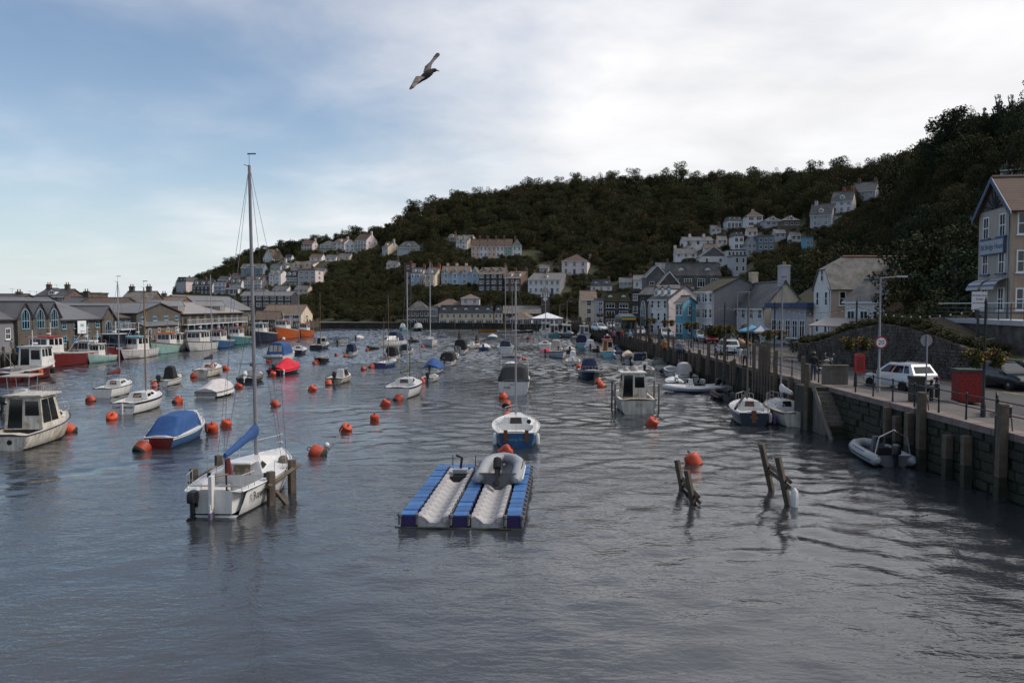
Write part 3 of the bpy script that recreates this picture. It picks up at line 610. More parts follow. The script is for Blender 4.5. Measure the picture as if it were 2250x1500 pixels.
for a, b_, mm, nm in cols:
    house('terrace_house', nm + ' of the high coloured terrace under the wood', a, b_, b_, 566, 541, 524, 0, 'gx', mm, m_tile, (2, 2), d=8, Y=terr_hit(1110, 566)[0].y, group='high coloured terrace', chim=((.0,),), cm=m_brick, ov=.2)
house('terrace_house', 'white right-hand end house of the high coloured terrace with broad side wall', 1126, 1146, 1182, 566, 541, 524, 0, 'hip', m_white, m_slate, (2, 2), (2, 2), d=12, Y=terr_hit(1110, 566)[0].y, group='high coloured terrace', chim=((.3,),), cm=m_brick)
house('tower_house', 'square brown brick tower-like house with flat battlement at the end of the lower terrace', 889, 905, 908, 628, 581, 579, -4, 'flat', m_brick, m_brick, (1, 3), d=8, chim=((.7, .4, 1.0),))
house('terrace_house', 'pale bay-fronted house with slate roof beside the brick tower house', 903, 926, 941, 630, 602, 588, -10, 'gx', m_pblue, m_slated, (2, 2), bays=(0, 1), sm=m_white, dorm=2, chim=((.95,),), cm=m_red)
house('house', 'cream double-fronted house with bays and red brick chimney left of the blue terrace', 931, 955, 978, 631, 604, 586, -14, 'gx', m_cream, m_slate, (3, 2), (1, 1), bays=(0, 2), dorm=1, chim=((.2,), (.95,)), cm=m_red)
for i, (a, b_) in enumerate(((970, 990), (990, 1010), (1010, 1032), (1032, 1055))):
    house('terrace_house', ('pale blue gabled terrace house, first after the cream house', 'pale blue gabled terrace house, second after the cream house', 'pale blue gabled terrace house, third after the cream house', 'pale blue gabled end house beside the dark victorian row')[i], a, b_, b_ if i < 3 else 1076, 627, 601, 584, -4, 'gx', m_pblue, m_tan, (2, 2), d=9, gab=1, group='pale blue gabled terrace', Y=terr_hit(1012, 627)[0].y, ov=.2, sm=m_pblue, chim=((.5, .6),), cm=m_white)
house('terrace_house', 'dark slate-hung victorian row with white bays and twin dormers', 1052, 1106, 1120, 642, 602, 588, -10, 'gx', m_dark, m_tan, (4, 3), bays=(0, 2), dorm=3, sm=m_brick, fm=m_trim, chim=((.95,),), cm=m_brick)
house('terrace_house', 'brown brick house with two pointed dormers and long dark side wall', 1108, 1144, 1169, 643, 610, 594, -12, 'gx', m_brick, m_tan, (3, 2), (1, 2), dorm=2, sm=m_brick, chim=((.96,), (.3,)), cm=m_brick)
house('house', 'long white house with slate-hung gable above the clock tower', 1160, 1231, 1252, 646, 614, 598, -12, 'gx', m_white, m_slatel, (6, 2), (1, 2), dorm=1, sm=m_grey, door=4, chim=((.35,),), cm=m_brick)
house('villa', 'white square villa with hipped roof, bays and tall chimney on the green slope', 1234, 1290, 1310, 604, 575, 559, -12, 'hip', m_pink, m_tile, (3, 2), (2, 2), bays=(), door=1, chim=((.92, .5, 1.2),), sm=m_pink, cm=m_pink, ws=(1.2, 1.7))
house('cottage', 'small grey mansard house above the cream quoined building', 1297, 1345, 1352, 640, 630, 615, -6, 'mans', m_pink, m_slate, (3, 1), dorm=2, chim=((.85, .5, 1.0),), cm=m_slate)
house('cottage', 'little white cottage with slate roof left of the mansard building', 1391, 1424, 1428, 640, 615, 606, -10, 'gx', m_white, m_slatel, (2, 1), (1, 1))
# ---- right hillside
house('cottage', 'white house with three arched dormers in the upper right row', 1596, 1630, 1633, 501, 487, 477, 0, 'mans', m_white, m_slate, (4, 1), dorm=3, st='case', balc=(0,))
house('villa', 'white two-storey house with hipped roof in the upper right row', 1633, 1639, 1677, 498, 475, 461, 12, 'hip', m_white, m_tile, (2, 2), (1, 2), ws=(1.9, 1.5), st='case', d=9, chim=((.5, .5, .4),)) if False else house('villa', 'white two-storey house with hipped roof in the upper right row', 1639, 1676, 1678, 498, 475, 461, -4, 'hip', m_white, m_tile, (2, 2), (0, 0), ws=(2.2, 1.7), st='case', d=9, chim=((.5, .5, .4),))
house('bungalow', 'grey-roofed bungalow with box dormer beside the hipped white house', 1679, 1719, 1721, 497, 485, 474, 0, 'hip', m_lgrey, m_slate, (3, 1), dorm=1, st='case', ws=(1.8, 1.2))
house('bungalow', 'dark timber-fronted bungalow with box dormer at the end of the upper right row', 1719, 1758, 1761, 499, 485, 473, 0, 'hip', m_tim, m_slate, (3, 1), dorm=1, st='case', ws=(1.8, 1.2))
house('bungalow', 'wide white bungalow with twin chimneys and arched porch', 1500, 1566, 1569, 538, 528, 520, 0, 'gx', m_white, m_slate, (3, 1), (0, 0), chim=((.28,), (.76,)), door=1, d=7)
house('house', 'tall white three-storey house with dark attic windows', 1611, 1634, 1636, 550, 521, 510, -2, 'mans', m_white, m_slated, (2, 2), dorm=2, ws=(1.5, 1.5), st='case', d=8)
house('terrace_house', 'white lower house with dark railings under the tall three-storey house', 1597, 1640, 1644, 566, 551, 549, 0, 'flat', m_white, m_slated, (5, 1))
house('cottage', 'white cottage with grey roof and end chimneys left of the speckled gable house', 1482, 1531, 1533, 568, 557, 546, -4, 'gx', m_white, m_slate, (3, 1), chim=((.05,), (.95,)), d=7)
house('house', 'white house with speckled slate front gable, red verge tiles and tall chimney', 1537, 1598, 1600, 583, 564, 542, -2, 'gy', m_white, m_slatel, (2, 1), d=8, gcol=m_slatel, ridge=m_red, chim=((.45, .1, .6),), cm=m_lgrey)
house('house', 'small grey gabled house right of the tall three-storey house', 1640, 1662, 1664, 560, 535, 521, -4, 'gy', m_lgrey, m_slate, (2, 2), d=8)
house('house', 'slate-blue flat-roofed house among dark trees', 1664, 1700, 1703, 552, 521, 518, 0, 'flat', m_slblue, m_lead, (3, 2), st='case', d=8)
house('house', 'pale flat-roofed house beside the mansard building and dark shrubs', 1611, 1640, 1648, 600, 564, 561, 0, 'flat', m_lgrey, m_lead, (2, 2), ws=(.9, 1.5), d=8)
house('summer_house', 'turquoise glazed box room on the dark wooded slope', 1768, 1787, 1789, 544, 522, 520, 0, 'flat', m_blue, m_lead, (2, 1), st='case', ws=(2, 2.4), d=4, cat='room')
house('terrace_house', 'blue-white end house of the climbing terrace', 1776, 1826, 1830, 497, 470, 447, -34, 'gx', m_lgrey, m_slatel, (2, 2), (2, 2), dorm=1, chim=((.2,),), group='climbing terrace')
house('terrace_house', 'middle white house of the climbing terrace with red chimney', 1822, 1872, 1876, 466, 440, 418, -34, 'gx', m_white, m_slate, (3, 2), (1, 1), dorm=1, chim=((.5,), (.9,)), cm=m_red, group='climbing terrace')
house('terrace_house', 'dark-roofed topmost house of the climbing terrace', 1866, 1922, 1928, 442, 418, 396, -34, 'gx', m_lgrey, m_slated, (3, 2), (1, 1), chim=((.2,), (.9,)), cm=m_brick, group='climbing terrace')
house('house', 'white gabled house half hidden by trees above the seaside hotel', 2190, 2262, 2290, 392, 368, 340, -30, 'gx', m_white, m_slate, (3, 1), (1, 1), d=7)
# ---- far quay
house('warehouse', 'dark stone warehouse with slate roof at the river bend', 893, 941, 948, 713, 682, 661, -4, 'hip', m_rstone, m_slate, (5, 2), (1, 1), Y=262, d=14, ws=(.9, 1.3), shop=4, cat='building')
house('house', 'narrow white balcony house squeezed beside the stone warehouse', 943, 962, 962, 713, 676, 672, 0, 'flat', m_lgrey, m_lead, (1, 2), Y=264, balc=(1,), d=8)
house('house', 'brown-roofed building behind the long cream hotel', 955, 1014, 1022, 700, 672, 657, -6, 'hip', m_tan, m_tan, (4, 1), Y=278, d=12)
house('hotel', 'long cream riverside hotel with white bay windows in a dark attic storey', 964, 1084, 1086, 713, 688, 671, 0, 'mans', m_cream, m_slated, (9, 2), Y=262, d=10, shop=6, ws=(.9, 1.3), dorm=5, cat='hotel')
house('house', 'cream end house joined to the long riverside hotel', 1086, 1104, 1105, 713, 688, 671, 0, 'mans', m_cream, m_slated, (2, 2), Y=262.5, d=10, door=0, dorm=1)
house('house', 'white square house with tan hipped roof standing behind the riverside hotel', 1013, 1053, 1055, 712, 655, 646, 0, 'hip', m_pink, m_tan, (2, 4), Y=277, d=9)
house('church_hall', 'low church hall with long grey slate roof left of the clock tower', 1106, 1188, 1190, 713, 688, 672, 0, 'gx', m_rstone, m_slatel, (5, 1), Y=264, d=12, st='arch', cat='church')
house('shed', 'low tan-roofed hall in front of the church', 1120, 1165, 1180, 715, 700, 686, -10, 'hip', m_lgrey, m_tan, (3, 1), Y=252, d=8, shop=3, cat='hall')
house('marquee', 'white tent-roofed pavilion on the corner of the quay', 1172, 1236, 1236, 716, 699, 687, 0, 'hip', m_lgrey, M('white_canvas', (.75, .75, .77), .6, .05, 1), (7, 1), Y=244, d=9, shop=7, cat='pavilion', fm=m_trim)
house('house', 'grey-roofed house with a long strip of white windows behind the fish market', 530, 640, 641, 676, 648, 640, 0, 'gx', m_dark, m_sheet, (7, 2), Y=282, d=9, z=None, st='case', ws=(2.2, 1.4), base=8)
# clock tower
ct = atY(1198, 712, 268); tw = thing('clock_tower', 'square stone clock tower with open belfry and white diamond clock face', 'clock tower', ct)
HB.append((1188, 1208, 628, 712, 268))
s_ = 268 / FPX; b = MB(); b.box(-1.35, 1.35, 0, 2.7, -3, (712 - 652) * s_); b.build('shaft', m_rstone, tw)
b = MB()
for x in (-1.35, -.5, .3, 1.05):
    for y in (0, 2.4): b.box(x, x + .3, y, y + .3, (712 - 652) * s_, (712 - 642) * s_)
b.box(-1.5, 1.5, -.15, 2.85, 60 * s_, 60 * s_ + .15); b.build('belfry', m_trim, tw)
b = MB(); zb = 70 * s_; b.add([(-1.6, -.25, zb), (1.6, -.25, zb), (1.6, 2.95, zb), (-1.6, 2.95, zb), (0, 1.35, zb + 2.0)], [(0, 1, 4), (1, 2, 4), (2, 3, 4), (3, 0, 4), (3, 2, 1, 0)]); b.build('roof', m_slate, tw)
b = MB(); zc = (712 - 657) * s_; b.extr([(0, -.06, zc - .85), (.85, -.06, zc), (0, -.06, zc + .85), (-.85, -.06, zc)], (0, .058, 0)); cf = b.build('clock_face', m_trim, tw)
b = MB(); b.box(-.03, .03, -.09, -.062, zc, zc + .5); b.box(0, .36, -.088, -.063, zc - .03, zc + .03); b.build('clock_hands', m_dtrim, cf)
# ---- right quay street
house('house', 'cream quoined building with dark garage door at the end of the quay street', 1277, 1311, 1314, 711, 657, 639, 0, 'gx', m_cream, m_tan, (1, 3), Y=216, d=8, ws=(1.2, 1.7), door=None)
house('house', 'black-fronted four-storey building with white windows behind the coach', 1326, 1385, 1388, 714, 663, 640, 0, 'mans', m_dark, m_moss, (2, 3), Y=200, d=9, ws=(2.2, 1.5), st='case', dorm=2)
house('house', 'white bay column house between the cream and the black-fronted buildings', 1313, 1326, 1326, 714, 660, 655, 0, 'flat', m_lgrey, m_lead, (1, 4), Y=199, d=8, st='case', ws=(1.4, 1.7))
house('house', 'narrow dark slate house beside the stone chapel', 1387, 1404, 1406, 722, 640, 634, -10, 'flat', m_dark, m_slated, (1, 3), Y=168, d=8)
house('chapel', 'grey stone chapel with tall gothic windows on the quay street', 1405, 1438, 1470, 737, 644, 628, -52, 'gx', m_rstone, m_slatel, (2, 1), (0, 0), Y=136, st='arch', ws=(1.3, 5.5), cat='chapel', d=10, ridge=m_red)
house('house', 'stone house with purple-edged gable behind the chapel', 1448, 1492, 1494, 735, 622, 596, -6, 'gy', m_rstone, m_slate, (2, 4), Y=150, d=8)
house('house', 'long slate mansard building with paired white windows above the blue house', 1467, 1583, 1592, 735, 606, 577, -3, 'mans', m_slate, m_slate, (4, 4), Y=170, d=10, dorm=2, st='case', ws=(1.6, 1.8))
house('house', 'sloping-roofed grey annexe left of the long mansard building', 1420, 1466, 1467, 735, 606, 582, -3, 'gy', m_slate, m_slatel, (2, 3), Y=168, d=9)
house('house', 'white house with three narrow slate dormers and recessed entrance', 1427, 1468, 1494, 738, 655, 626, -62, 'gx', m_white, m_slated, (3, 3), (0, 0), Y=128, ws=(.7, 1.9), dorm=3, sm=m_pink)
house('house', 'white house with dormers behind the bright blue house', 1490, 1527, 1530, 738, 647, 622, -10, 'mans', m_pink, m_tan, (3, 3), Y=134, d=6, dorm=3)
house('house', 'bright sky-blue house with pale slate roof', 1484, 1500, 1529, 742, 663, 650, -50, 'gx', m_blue, m_slatel, (2, 2), (1, 2), Y=120, ws=(.7, 1.5), sm=m_blue)
house('house', 'white bay-windowed house with mossy roof and big blank grey gable wall', 1528, 1568, 1680, 741, 637, 609, -78, 'gx', m_white, m_moss, (3, 3), (0, 0), Y=118, ws=(1.6, 1.9), st='case', bays=(2,), sm=m_grey, ov=.3)
hc = house('pub', 'cream-gabled cottage pub with two big chimneys and white front', 1609, 1679, 1770, 746, 671, 619, -86, 'gx', m_white, m_slate, (4, 2), (0, 0), Y=108, d=11.5, ws=(1.2, 1.6), sm=m_cream, cat='pub')
W_, D_, h_, r_h = hc['_dim']; chimney(hc, -W_ / 2 + .8, D_ / 2, h_ + r_h * .5, h_ + r_h + 1.7, 1.2, 1.0, m_cream, 0); chimney(hc, W_ / 2 - .6, D_ / 2, h_ + r_h * .5, h_ + r_h + 2.2, 1.1, 1.3, m_lgrey, 2)
# ------------------------------------------------------------------ left fish quay
def pyz(px, Y, z):   # photo row of a height at distance Y
    v = (z - H); d = Y * _ca - v * _sa; return 750 - FPX * (Y * _sa + v * _ca) / d
def lh(name, label, pa, pb, ez, rz_, X=-63.0, roof='gx', wm=None, rm=None, **k):
    Y = X * FPX / (pa - 1125); k.setdefault('d', 12)
    return house(name, label, pa, pa, pb, pyz(pa, Y, LZ), pyz(pa, Y, ez), pyz(pa, Y, rz_), 90, roof, wm, rm, Y=Y, base=2, **k)
m_plank = M('grey_stone_panel', (.095, .084, .074), .9, .35, .7, .03, 3, band=.9, mottle=((.1, .085, .07), .5, .6))
m_render2 = M('stained_concrete', (.15, .13, .11), .85, .25, .5, streak=.3)
lh('fish_store', 'grey metal-clad fish store at the downstream end of the left quay', -110, 32, 5.9, 8.2, roof='gx', wm=m_grey, rm=m_sheet, F=(4, 1), cat='building')
lh('fish_hall', 'stone fish hall with three gables and tall blue arched windows', 33, 127, 6.0, 8.3, roof='gx', wm=m_plank, rm=m_sheet, F=(3, 1), d=16, gab=3, gfrac=.97, garch=2.6, fm=m_btrim, cat='building')
hh = lh('fish_hall', 'long stone hall with plain metal roof and white hanging sign board', 128, 224, 5.6, 8.3, roof='gx', wm=m_plank, rm=m_sheet, F=(4, 2), d=16, fm=m_btrim, ws=(1.1, 1.0), cat='building')
W_, D_, h_, r_ = hh['_dim']; q = MB(); q.box(-1.7, .6, -.45, -.38, h_ - 2.2, h_ - .35); so = q.build('sign_board', m_trim, hh)
q = MB(); q.box(-1.0, -.1, -.462, -.452, h_ - 1.2, h_ - .8); q.box(-1.1, .1, -.462, -.452, h_ - 1.9, h_ - 1.78); q.build('lettering', m_btrim, so)
lh('fish_hall', 'narrow stone gable with one tall blue arched window', 225, 251, 5.8, 7.4, roof='gy', wm=m_plank, rm=m_sheet, F=(1, 1), fm=m_btrim, st='arch', ws=(2.0, 2.9), cat='building', X=-62.8)
lh('net_loft', 'brown-roofed net loft with a timber balcony between the stone halls', 252, 300, 5.6, 7.1, X=-64, roof='gx', wm=m_render2, rm=m_tile, F=(4, 2), balc=(1,), fm=m_btrim, cat='building')
lh('fish_hall', 'wide low-gabled stone hall beside the fish market', 301, 398, 6.3, 8.0, roof='gy', wm=m_plank, rm=m_sheet, F=(4, 2), d=18, fm=m_btrim, ws=(1.6, .8), st='case', cat='building')
lh('lean_to', 'low lean-to store with sheet roof under the wide stone gable', 318, 396, 4.0, 4.7, X=-61.6, roof='shed', wm=m_render2, rm=m_sheet, F=(4, 1), d=1.35, cat='building', ov=.2)
hh = lh('fish_market', 'long fish market with pale metal roof, two roof turrets and open balcony', 400, 534, 6.0, 8.0, roof='gx', wm=m_tim, rm=m_shtl, F=(9, 2), d=16, balc=(1,), fm=m_tim, cat='market')
W_, D_, h_, r_ = hh['_dim']
for k, x in enumerate((-W_ * .42, W_ * .22)):
    q = MB(); q.box(x - 1.6, x + 1.6, 1.2, 6, h_ + .1, h_ + 1.5); to = q.build('roof_turret', m_shtl, hh); roof_build(to, 'gy', 3.2, 4, h_ + 1.5, 1.0, m_shtl, .2, x - 1.6, x + 1.6, 1.2, 7)
    q = MB(); q.add([(x - 1.5, 1.15, h_ + 1.5), (x + 1.5, 1.15, h_ + 1.5), (x, 1.15, h_ + 2.4)], [(0, 1, 2)]); q.build('blue_gablet', m_btrim, to)
q = MB()
for k in range(12): x = -W_ / 2 + .3 + (W_ - .6) * k / 11; q = MB(); q.box(x - .1, x + .1, -1.12, -.92, 0, h_ * .5 - .13); q.build('column', m_btrim, hh)
lh('warehouse', 'tall grey-roofed warehouse behind the fish market', 440, 556, 6.4, 9.9, X=-76, roof='gx', wm=m_plank, rm=m_sheet, F=(6, 1), d=14, cat='building')
house('quay_shop', 'cream-gabled shop with tan roof and dark sign panel at the end of the fish quay', 575, 661, 687, 714, 690, 670, 0, 'gx', m_white, m_tan, (4, 2), (1, 2), Y=228, ws=(2.0, 2.2), st='case', sm=m_cream, cat='shop')
house('shed', 'low tan-roofed store in front of the cream-gabled quay shop', 560, 612, 622, 716, 700, 684, 0, 'gx', m_rstone, m_tan, (2, 1), Y=214, d=7, cat='shed')
house('shed', 'small white flat-roofed hut with blue door on the fish quay', 600, 624, 628, 717, 705, 703, 0, 'flat', m_white, m_lead, (2, 1), Y=218, d=5, door=1, cat='hut')
# town roofs on the left skyline
def town(label, x0, x1, ye, yr, Y, roof='gx', wm=None, rm=None, **k):
    house('town_house', label, x0, x1, x1, pyz(x1, Y, LZ), ye, yr, 0, roof, wm or m_brick, rm or m_slated, Y=Y, base=2, d=k.pop('d', 9), **k)
town('dark town house with one broad chimney at the far left of the skyline', -40, 34, 662, 646, 150, F=(3, 3), chim=((.7, .5, .6),))
town('low dark slate roof left of the tall two-chimneyed town house', 24, 82, 664, 650, 165, F=(3, 3))
town('tall dark town house with two chimney stacks on the left skyline', 78, 142, 650, 635, 178, F=(4, 4), chim=((.1,), (.75,)), dorm=1)
town('stone town house roof between the two-chimneyed house and the battlemented tower', 132, 170, 664, 653, 160, F=(2, 3), wm=m_rstone, chim=((.9, .5, 1.6),))
town('round-topped battlemented stone tower on the left skyline', 160, 197, 645, 642, 190, 'flat', F=(2, 3), wm=m_rstone, rm=m_rstone)
town('low brown roofs beside the battlemented tower', 176, 262, 667, 654, 155, F=(4, 3), rm=m_tile, wm=m_rstone)
town('small white-gabled town house behind the stone hall', 205, 240, 668, 655, 172, 'gy', F=(2, 3), wm=m_white)
town('grey stone town house with two tall chimneys and a pale slate roof', 262, 326, 662, 640, 170, F=(4, 4), wm=m_rstone, rm=m_slatel, chim=((.12,), (.72,)), cm=m_rstone)
town('brown chimneyed roof right of the grey stone town house', 338, 392, 666, 652, 175, F=(4, 4), rm=m_tan, chim=((.08, .5, 1.0),))
# ------------------------------------------------------------------ near right buildings
house('cafe', 'flat-roofed glass-fronted cafe with slanted white posts', 1694, 1770, 1788, 748, 677, 665, -55, 'flat', m_lgrey, m_bluetrim2, (4, 1), Y=100, d=7, shop=5, ov=1.2, cat='cafe')
house('house', 'dark mossy tiled roof wedged between the cottage pub and the white slated house', 1716, 1784, 1800, 746, 676, 630, -80, 'gx', m_cream, m_moss, (3, 2), Y=102, d=9)
hj = house('house', 'white slate-hung house with half-hipped lichened roof and peach side wall', 1787, 1824, 2026, 748, 627, 561, -88, 'jerk', m_white, m_slatel, (2, 2), (4, 2), Y=95, sm=M('peach_slate_hanging', (.5, .39, .31), .75, .14, .8, .01, 6, band=2.4), ws=(.8, 1.7), ridge=m_red, base=6)
window(hj, 0, hj['_dim'][2] + .5, .8, 1.6, 'sash', 'F')
house('house', 'lower white slated wing with two sash windows beside the half-hipped house', 1856, 1942, 1966, 752, 657, 612, -62, 'gx', m_white, m_slate, (3, 1), (0, 0), Y=82, d=6.5, ws=(1.0, 1.8), sm=m_peach, base=6)
# porch
pp = atY(1858, 716, 84); po = thing('porch_canopy', 'pale lean-to porch canopy on white posts before the slated house', 'porch', (pp.x, pp.y, QZ), R(-62))
b = MB(); b.slab([(-3.6, -1.6, 2.7), (3.6, -1.6, 2.7), (3.6, 1.2, 3.5), (-3.6, 1.2, 3.5)], .1); b.build('canopy', m_shtl, po)
for k in range(4): b = MB(); b.box(-3.4 + k * 2.25, -3.25 + k * 2.25, -1.5, -1.36, -.2, 2.72); b.build('post', m_trim, po)
# hotel on the right
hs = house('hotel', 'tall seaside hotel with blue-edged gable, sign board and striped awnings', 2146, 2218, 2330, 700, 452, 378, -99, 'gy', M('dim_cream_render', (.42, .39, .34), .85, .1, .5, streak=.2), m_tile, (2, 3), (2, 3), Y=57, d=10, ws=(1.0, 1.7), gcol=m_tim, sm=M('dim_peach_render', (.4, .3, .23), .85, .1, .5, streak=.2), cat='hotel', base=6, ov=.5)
W_, D_, h_, r_ = hs['_dim']
b = MB(); b.box(-W_ * .36, W_ * .36, -.2, -.02, h_ * .585, h_ * .585 + 1.15); sb = b.build('sign_board', m_bluetrim2, hs)
b = MB(); b.box(-W_ * .345, W_ * .345, -.23, -.2, h_ * .585 + .08, h_ * .585 + 1.07); b.build('sign_panel', M('pale_sign_panel', (.3, .33, .38), .6, .05), sb)
def text(s, parent, loc, rot, size, mat, name='lettering', ext=.004, align='CENTER', sx=1.0):
    cu = bpy.data.curves.new('lettering', 'FONT'); cu.body = s; cu.size = size; cu.extrude = ext; cu.align_x = align; cu.align_y = 'CENTER'; cu.resolution_u = 2
    o = bpy.data.objects.new(name, cu); COL.objects.link(o)
    dg = bpy.context.evaluated_depsgraph_get(); me = bpy.data.meshes.new_from_object(o.evaluated_get(dg)); bpy.data.objects.remove(o)
    me.materials.clear(); me.materials.append(mat); o = bpy.data.objects.new(name, me); COL.objects.link(o); o.location = loc; o.rotation_euler = rot; o.scale = (sx, 1, 1)
    if parent: o.parent = parent
    return o
text('Old Bridge House', sb, (0, -.24, h_ * .585 + .58), (R(90), 0, 0), .62, m_bluetrim2, sx=.9)
for sx_ in (-1, 1):
    b = MB(); x = sx_ * W_ * .24; n = 6
    for k in range(n):
        a0, a1 = math.pi / 2 * k / n, math.pi / 2 * (k + 1) / n; b.mat(k % 2)
        b.add([(x - 1.1, -1.0 * math.sin(a0), 2.1 + .8 * math.cos(a0)), (x + 1.1, -1.0 * math.sin(a0), 2.1 + .8 * math.cos(a0)), (x + 1.1, -1.0 * math.sin(a1), 2.1 + .8 * math.cos(a1)), (x - 1.1, -1.0 * math.sin(a1), 2.1 + .8 * math.cos(a1))], [(0, 1, 2, 3)])
    b.build('awning', [m_bluetrim2, m_lgrey], hs)
    for r2 in (1, 2): b = MB(); b.box(x - .75, x + .75, -.2, 0, h_ / 3 * r2 + .5, h_ / 3 * r2 + .62); b.build('window_sill', m_bluetrim2, hs)
for sx_ in (-1, 1):
    b = MB(); k = r_ / (W_ / 2); b.extr([(sx_ * (W_ / 2 + .5), -.4, h_ - k * .5 - .4), (sx_ * (W_ / 2 + .5), -.4, h_ - k * .5), (0, -.4, h_ + r_), (0, -.4, h_ + r_ - .4)], (0, .04, 0)); b.build('verge_board', m_bluetrim2, hs)
b = MB()
for k in range(-3, 4): b.tube([(k * .12, -.05, h_ + .1), (k * W_ * .115, -.05, h_ + r_ * (1 - abs(k) * .23) - .35)], .05, 4)
b.build('gable_timbers', m_dtrim, hs)
# hotel terrace deck with railing
dk = thing('terrace_deck', 'raised white-edged terrace deck with steel railing before the seaside hotel', 'terrace', hs.location, hs.rotation_euler.z)
b = MB(); b.box(-W_ / 2 - 1, W_ / 2 + 8, -2.6, -.02, -.35, -.02); b.build('deck', m_lgrey, dk)
b = MB(); b.box(-W_ / 2 - .9, W_ / 2 + 7.9, -2.4, -.3, -4.2, -.36); b.build('base_wall', m_rstone, dk)
for k in range(9): b = MB(); x = -W_ / 2 - .9 + k * (W_ + 8.8) / 8; b.tube([(x, -2.5, -.02), (x, -2.5, 1.1)], .035, 5); b.build('post', m_dtrim, dk)
for z_ in (.45, .75, 1.1): b = MB(); b.tube([(-W_ / 2 - .95, -2.5, z_), (W_ / 2 + 8, -2.5, z_)], .03, 5); b.build('rail', m_trim if z_ > 1 else m_dtrim, dk)
sp = atY(2150, 655, 53); sg = thing('hotel_sign', 'square white hotel sign board on a post at the terrace corner', 'sign', (sp.x, sp.y, QZ))
b = MB(); b.box(-.06, .06, -.06, .06, -.1, 5.9); b.build('post', m_dtrim, sg); b = MB(); b.box(-.5, .5, -.12, -.07, 4.55, 5.75); pb = b.build('board', M('dull_white_board', (.5, .5, .52), .6, .08), sg)
text('Old Bridge House', pb, (0, -.126, 5.5), (R(90), 0, 0), .14, m_dtrim); text('Hotel', pb, (0, -.126, 5.25), (R(90), 0, 0), .2, m_dtrim); text('Bar & Restaurant', pb, (0, -.126, 5.0), (R(90), 0, 0), .12, m_dtrim)
# rubble retaining wall and planted bank
RW = [(1752, 790, 4.0), (1800, 794, 4.4), (1850, 801, 5.3), (1935, 811, 6.1), (2010, 820, 5.6), (2090, 830, 4.9), (2160, 838, 4.3), (2330, 858, 3.8)]
rp = [(at(a, b_, QZ), z_) for a, b_, z_ in RW]
wr = tag(obj('retaining_wall', None), 'humped dark rubble retaining wall along the far side of the road', 'stone wall')
b = MB()
for (p, z0), (q, z1) in zip(rp, rp[1:]):
    d_ = (q - p).normalized(); nn = Vector((d_.y, -d_.x, 0));  nn = nn if nn.x < 0 else -nn
    A, B_ = p - nn * .1, q - nn * .1; b.add([(A.x, A.y, QZ - .3), (B_.x, B_.y, QZ - .3), (B_.x, B_.y, z1), (A.x, A.y, z0), (A.x - nn.x * .4, A.y - nn.y * .4, z0), (B_.x - nn.x * .4, B_.y - nn.y * .4, z1)], [(0, 1, 2, 3), (3, 2, 5, 4)])
b.build('wall_core', m_rstone, wr)
rr = random.Random(11); b = MB()
for (p, z0), (q, z1) in zip(rp, rp[1:]):
    d_ = q - p; Ln = d_.length; d_.normalize(); nn = Vector((d_.y, -d_.x, 0)); nn = nn if nn.x < 0 else -nn
    z = QZ
    while z < max(z0, z1):
        s_ = 0; hh_ = rr.uniform(.14, .26)
        while s_ < Ln:
            l_ = rr.uniform(.2, .6); zt = z0 + (z1 - z0) * s_ / Ln
            if z + hh_ * .5 < zt:
                c_ = p + d_ * (s_ + l_ / 2) + nn * rr.uniform(-.09, 0) + Vector((0, 0, z - QZ + hh_ / 2)); hx, hz = l_ / 2 - .015, hh_ / 2 - .012; o_ = [c_ + d_ * sx_ * hx + Vector((0, 0, sz * hz)) - nn * .12 for sx_, sz in ((-1, -1), (1, -1), (1, 1), (-1, 1))]; f_ = [c_ + d_ * sx_ * hx * rr.uniform(.8, .95) + Vector((0, 0, sz * hz * rr.uniform(.75, .95))) + nn * .06 for sx_, sz in ((-1, -1), (1, -1), (1, 1), (-1, 1))]
                b.add(o_ + f_, [(4, 5, 6, 7), (0, 1, 5, 4), (1, 2, 6, 5), (2, 3, 7, 6), (3, 0, 4, 7)])
            s_ += l_
        z += hh_
stuff(b.build('rubble_stones', m_rstone, wr))
b = MB(); vs = []
for p, z0 in rp:
    for k, f in enumerate((0, .35, 1)):
        vs.append((p.x + .3 + 13 * f, p.y + 6 * f, z0 - .05 + f * 1.2))
b.add(vs, [(i * 3 + k, (i + 1) * 3 + k, (i + 1) * 3 + k + 1, i * 3 + k + 1) for i in range(len(rp) - 1) for k in range(2)])
struct(b.build('garden_bank', m_earth, smooth=True))
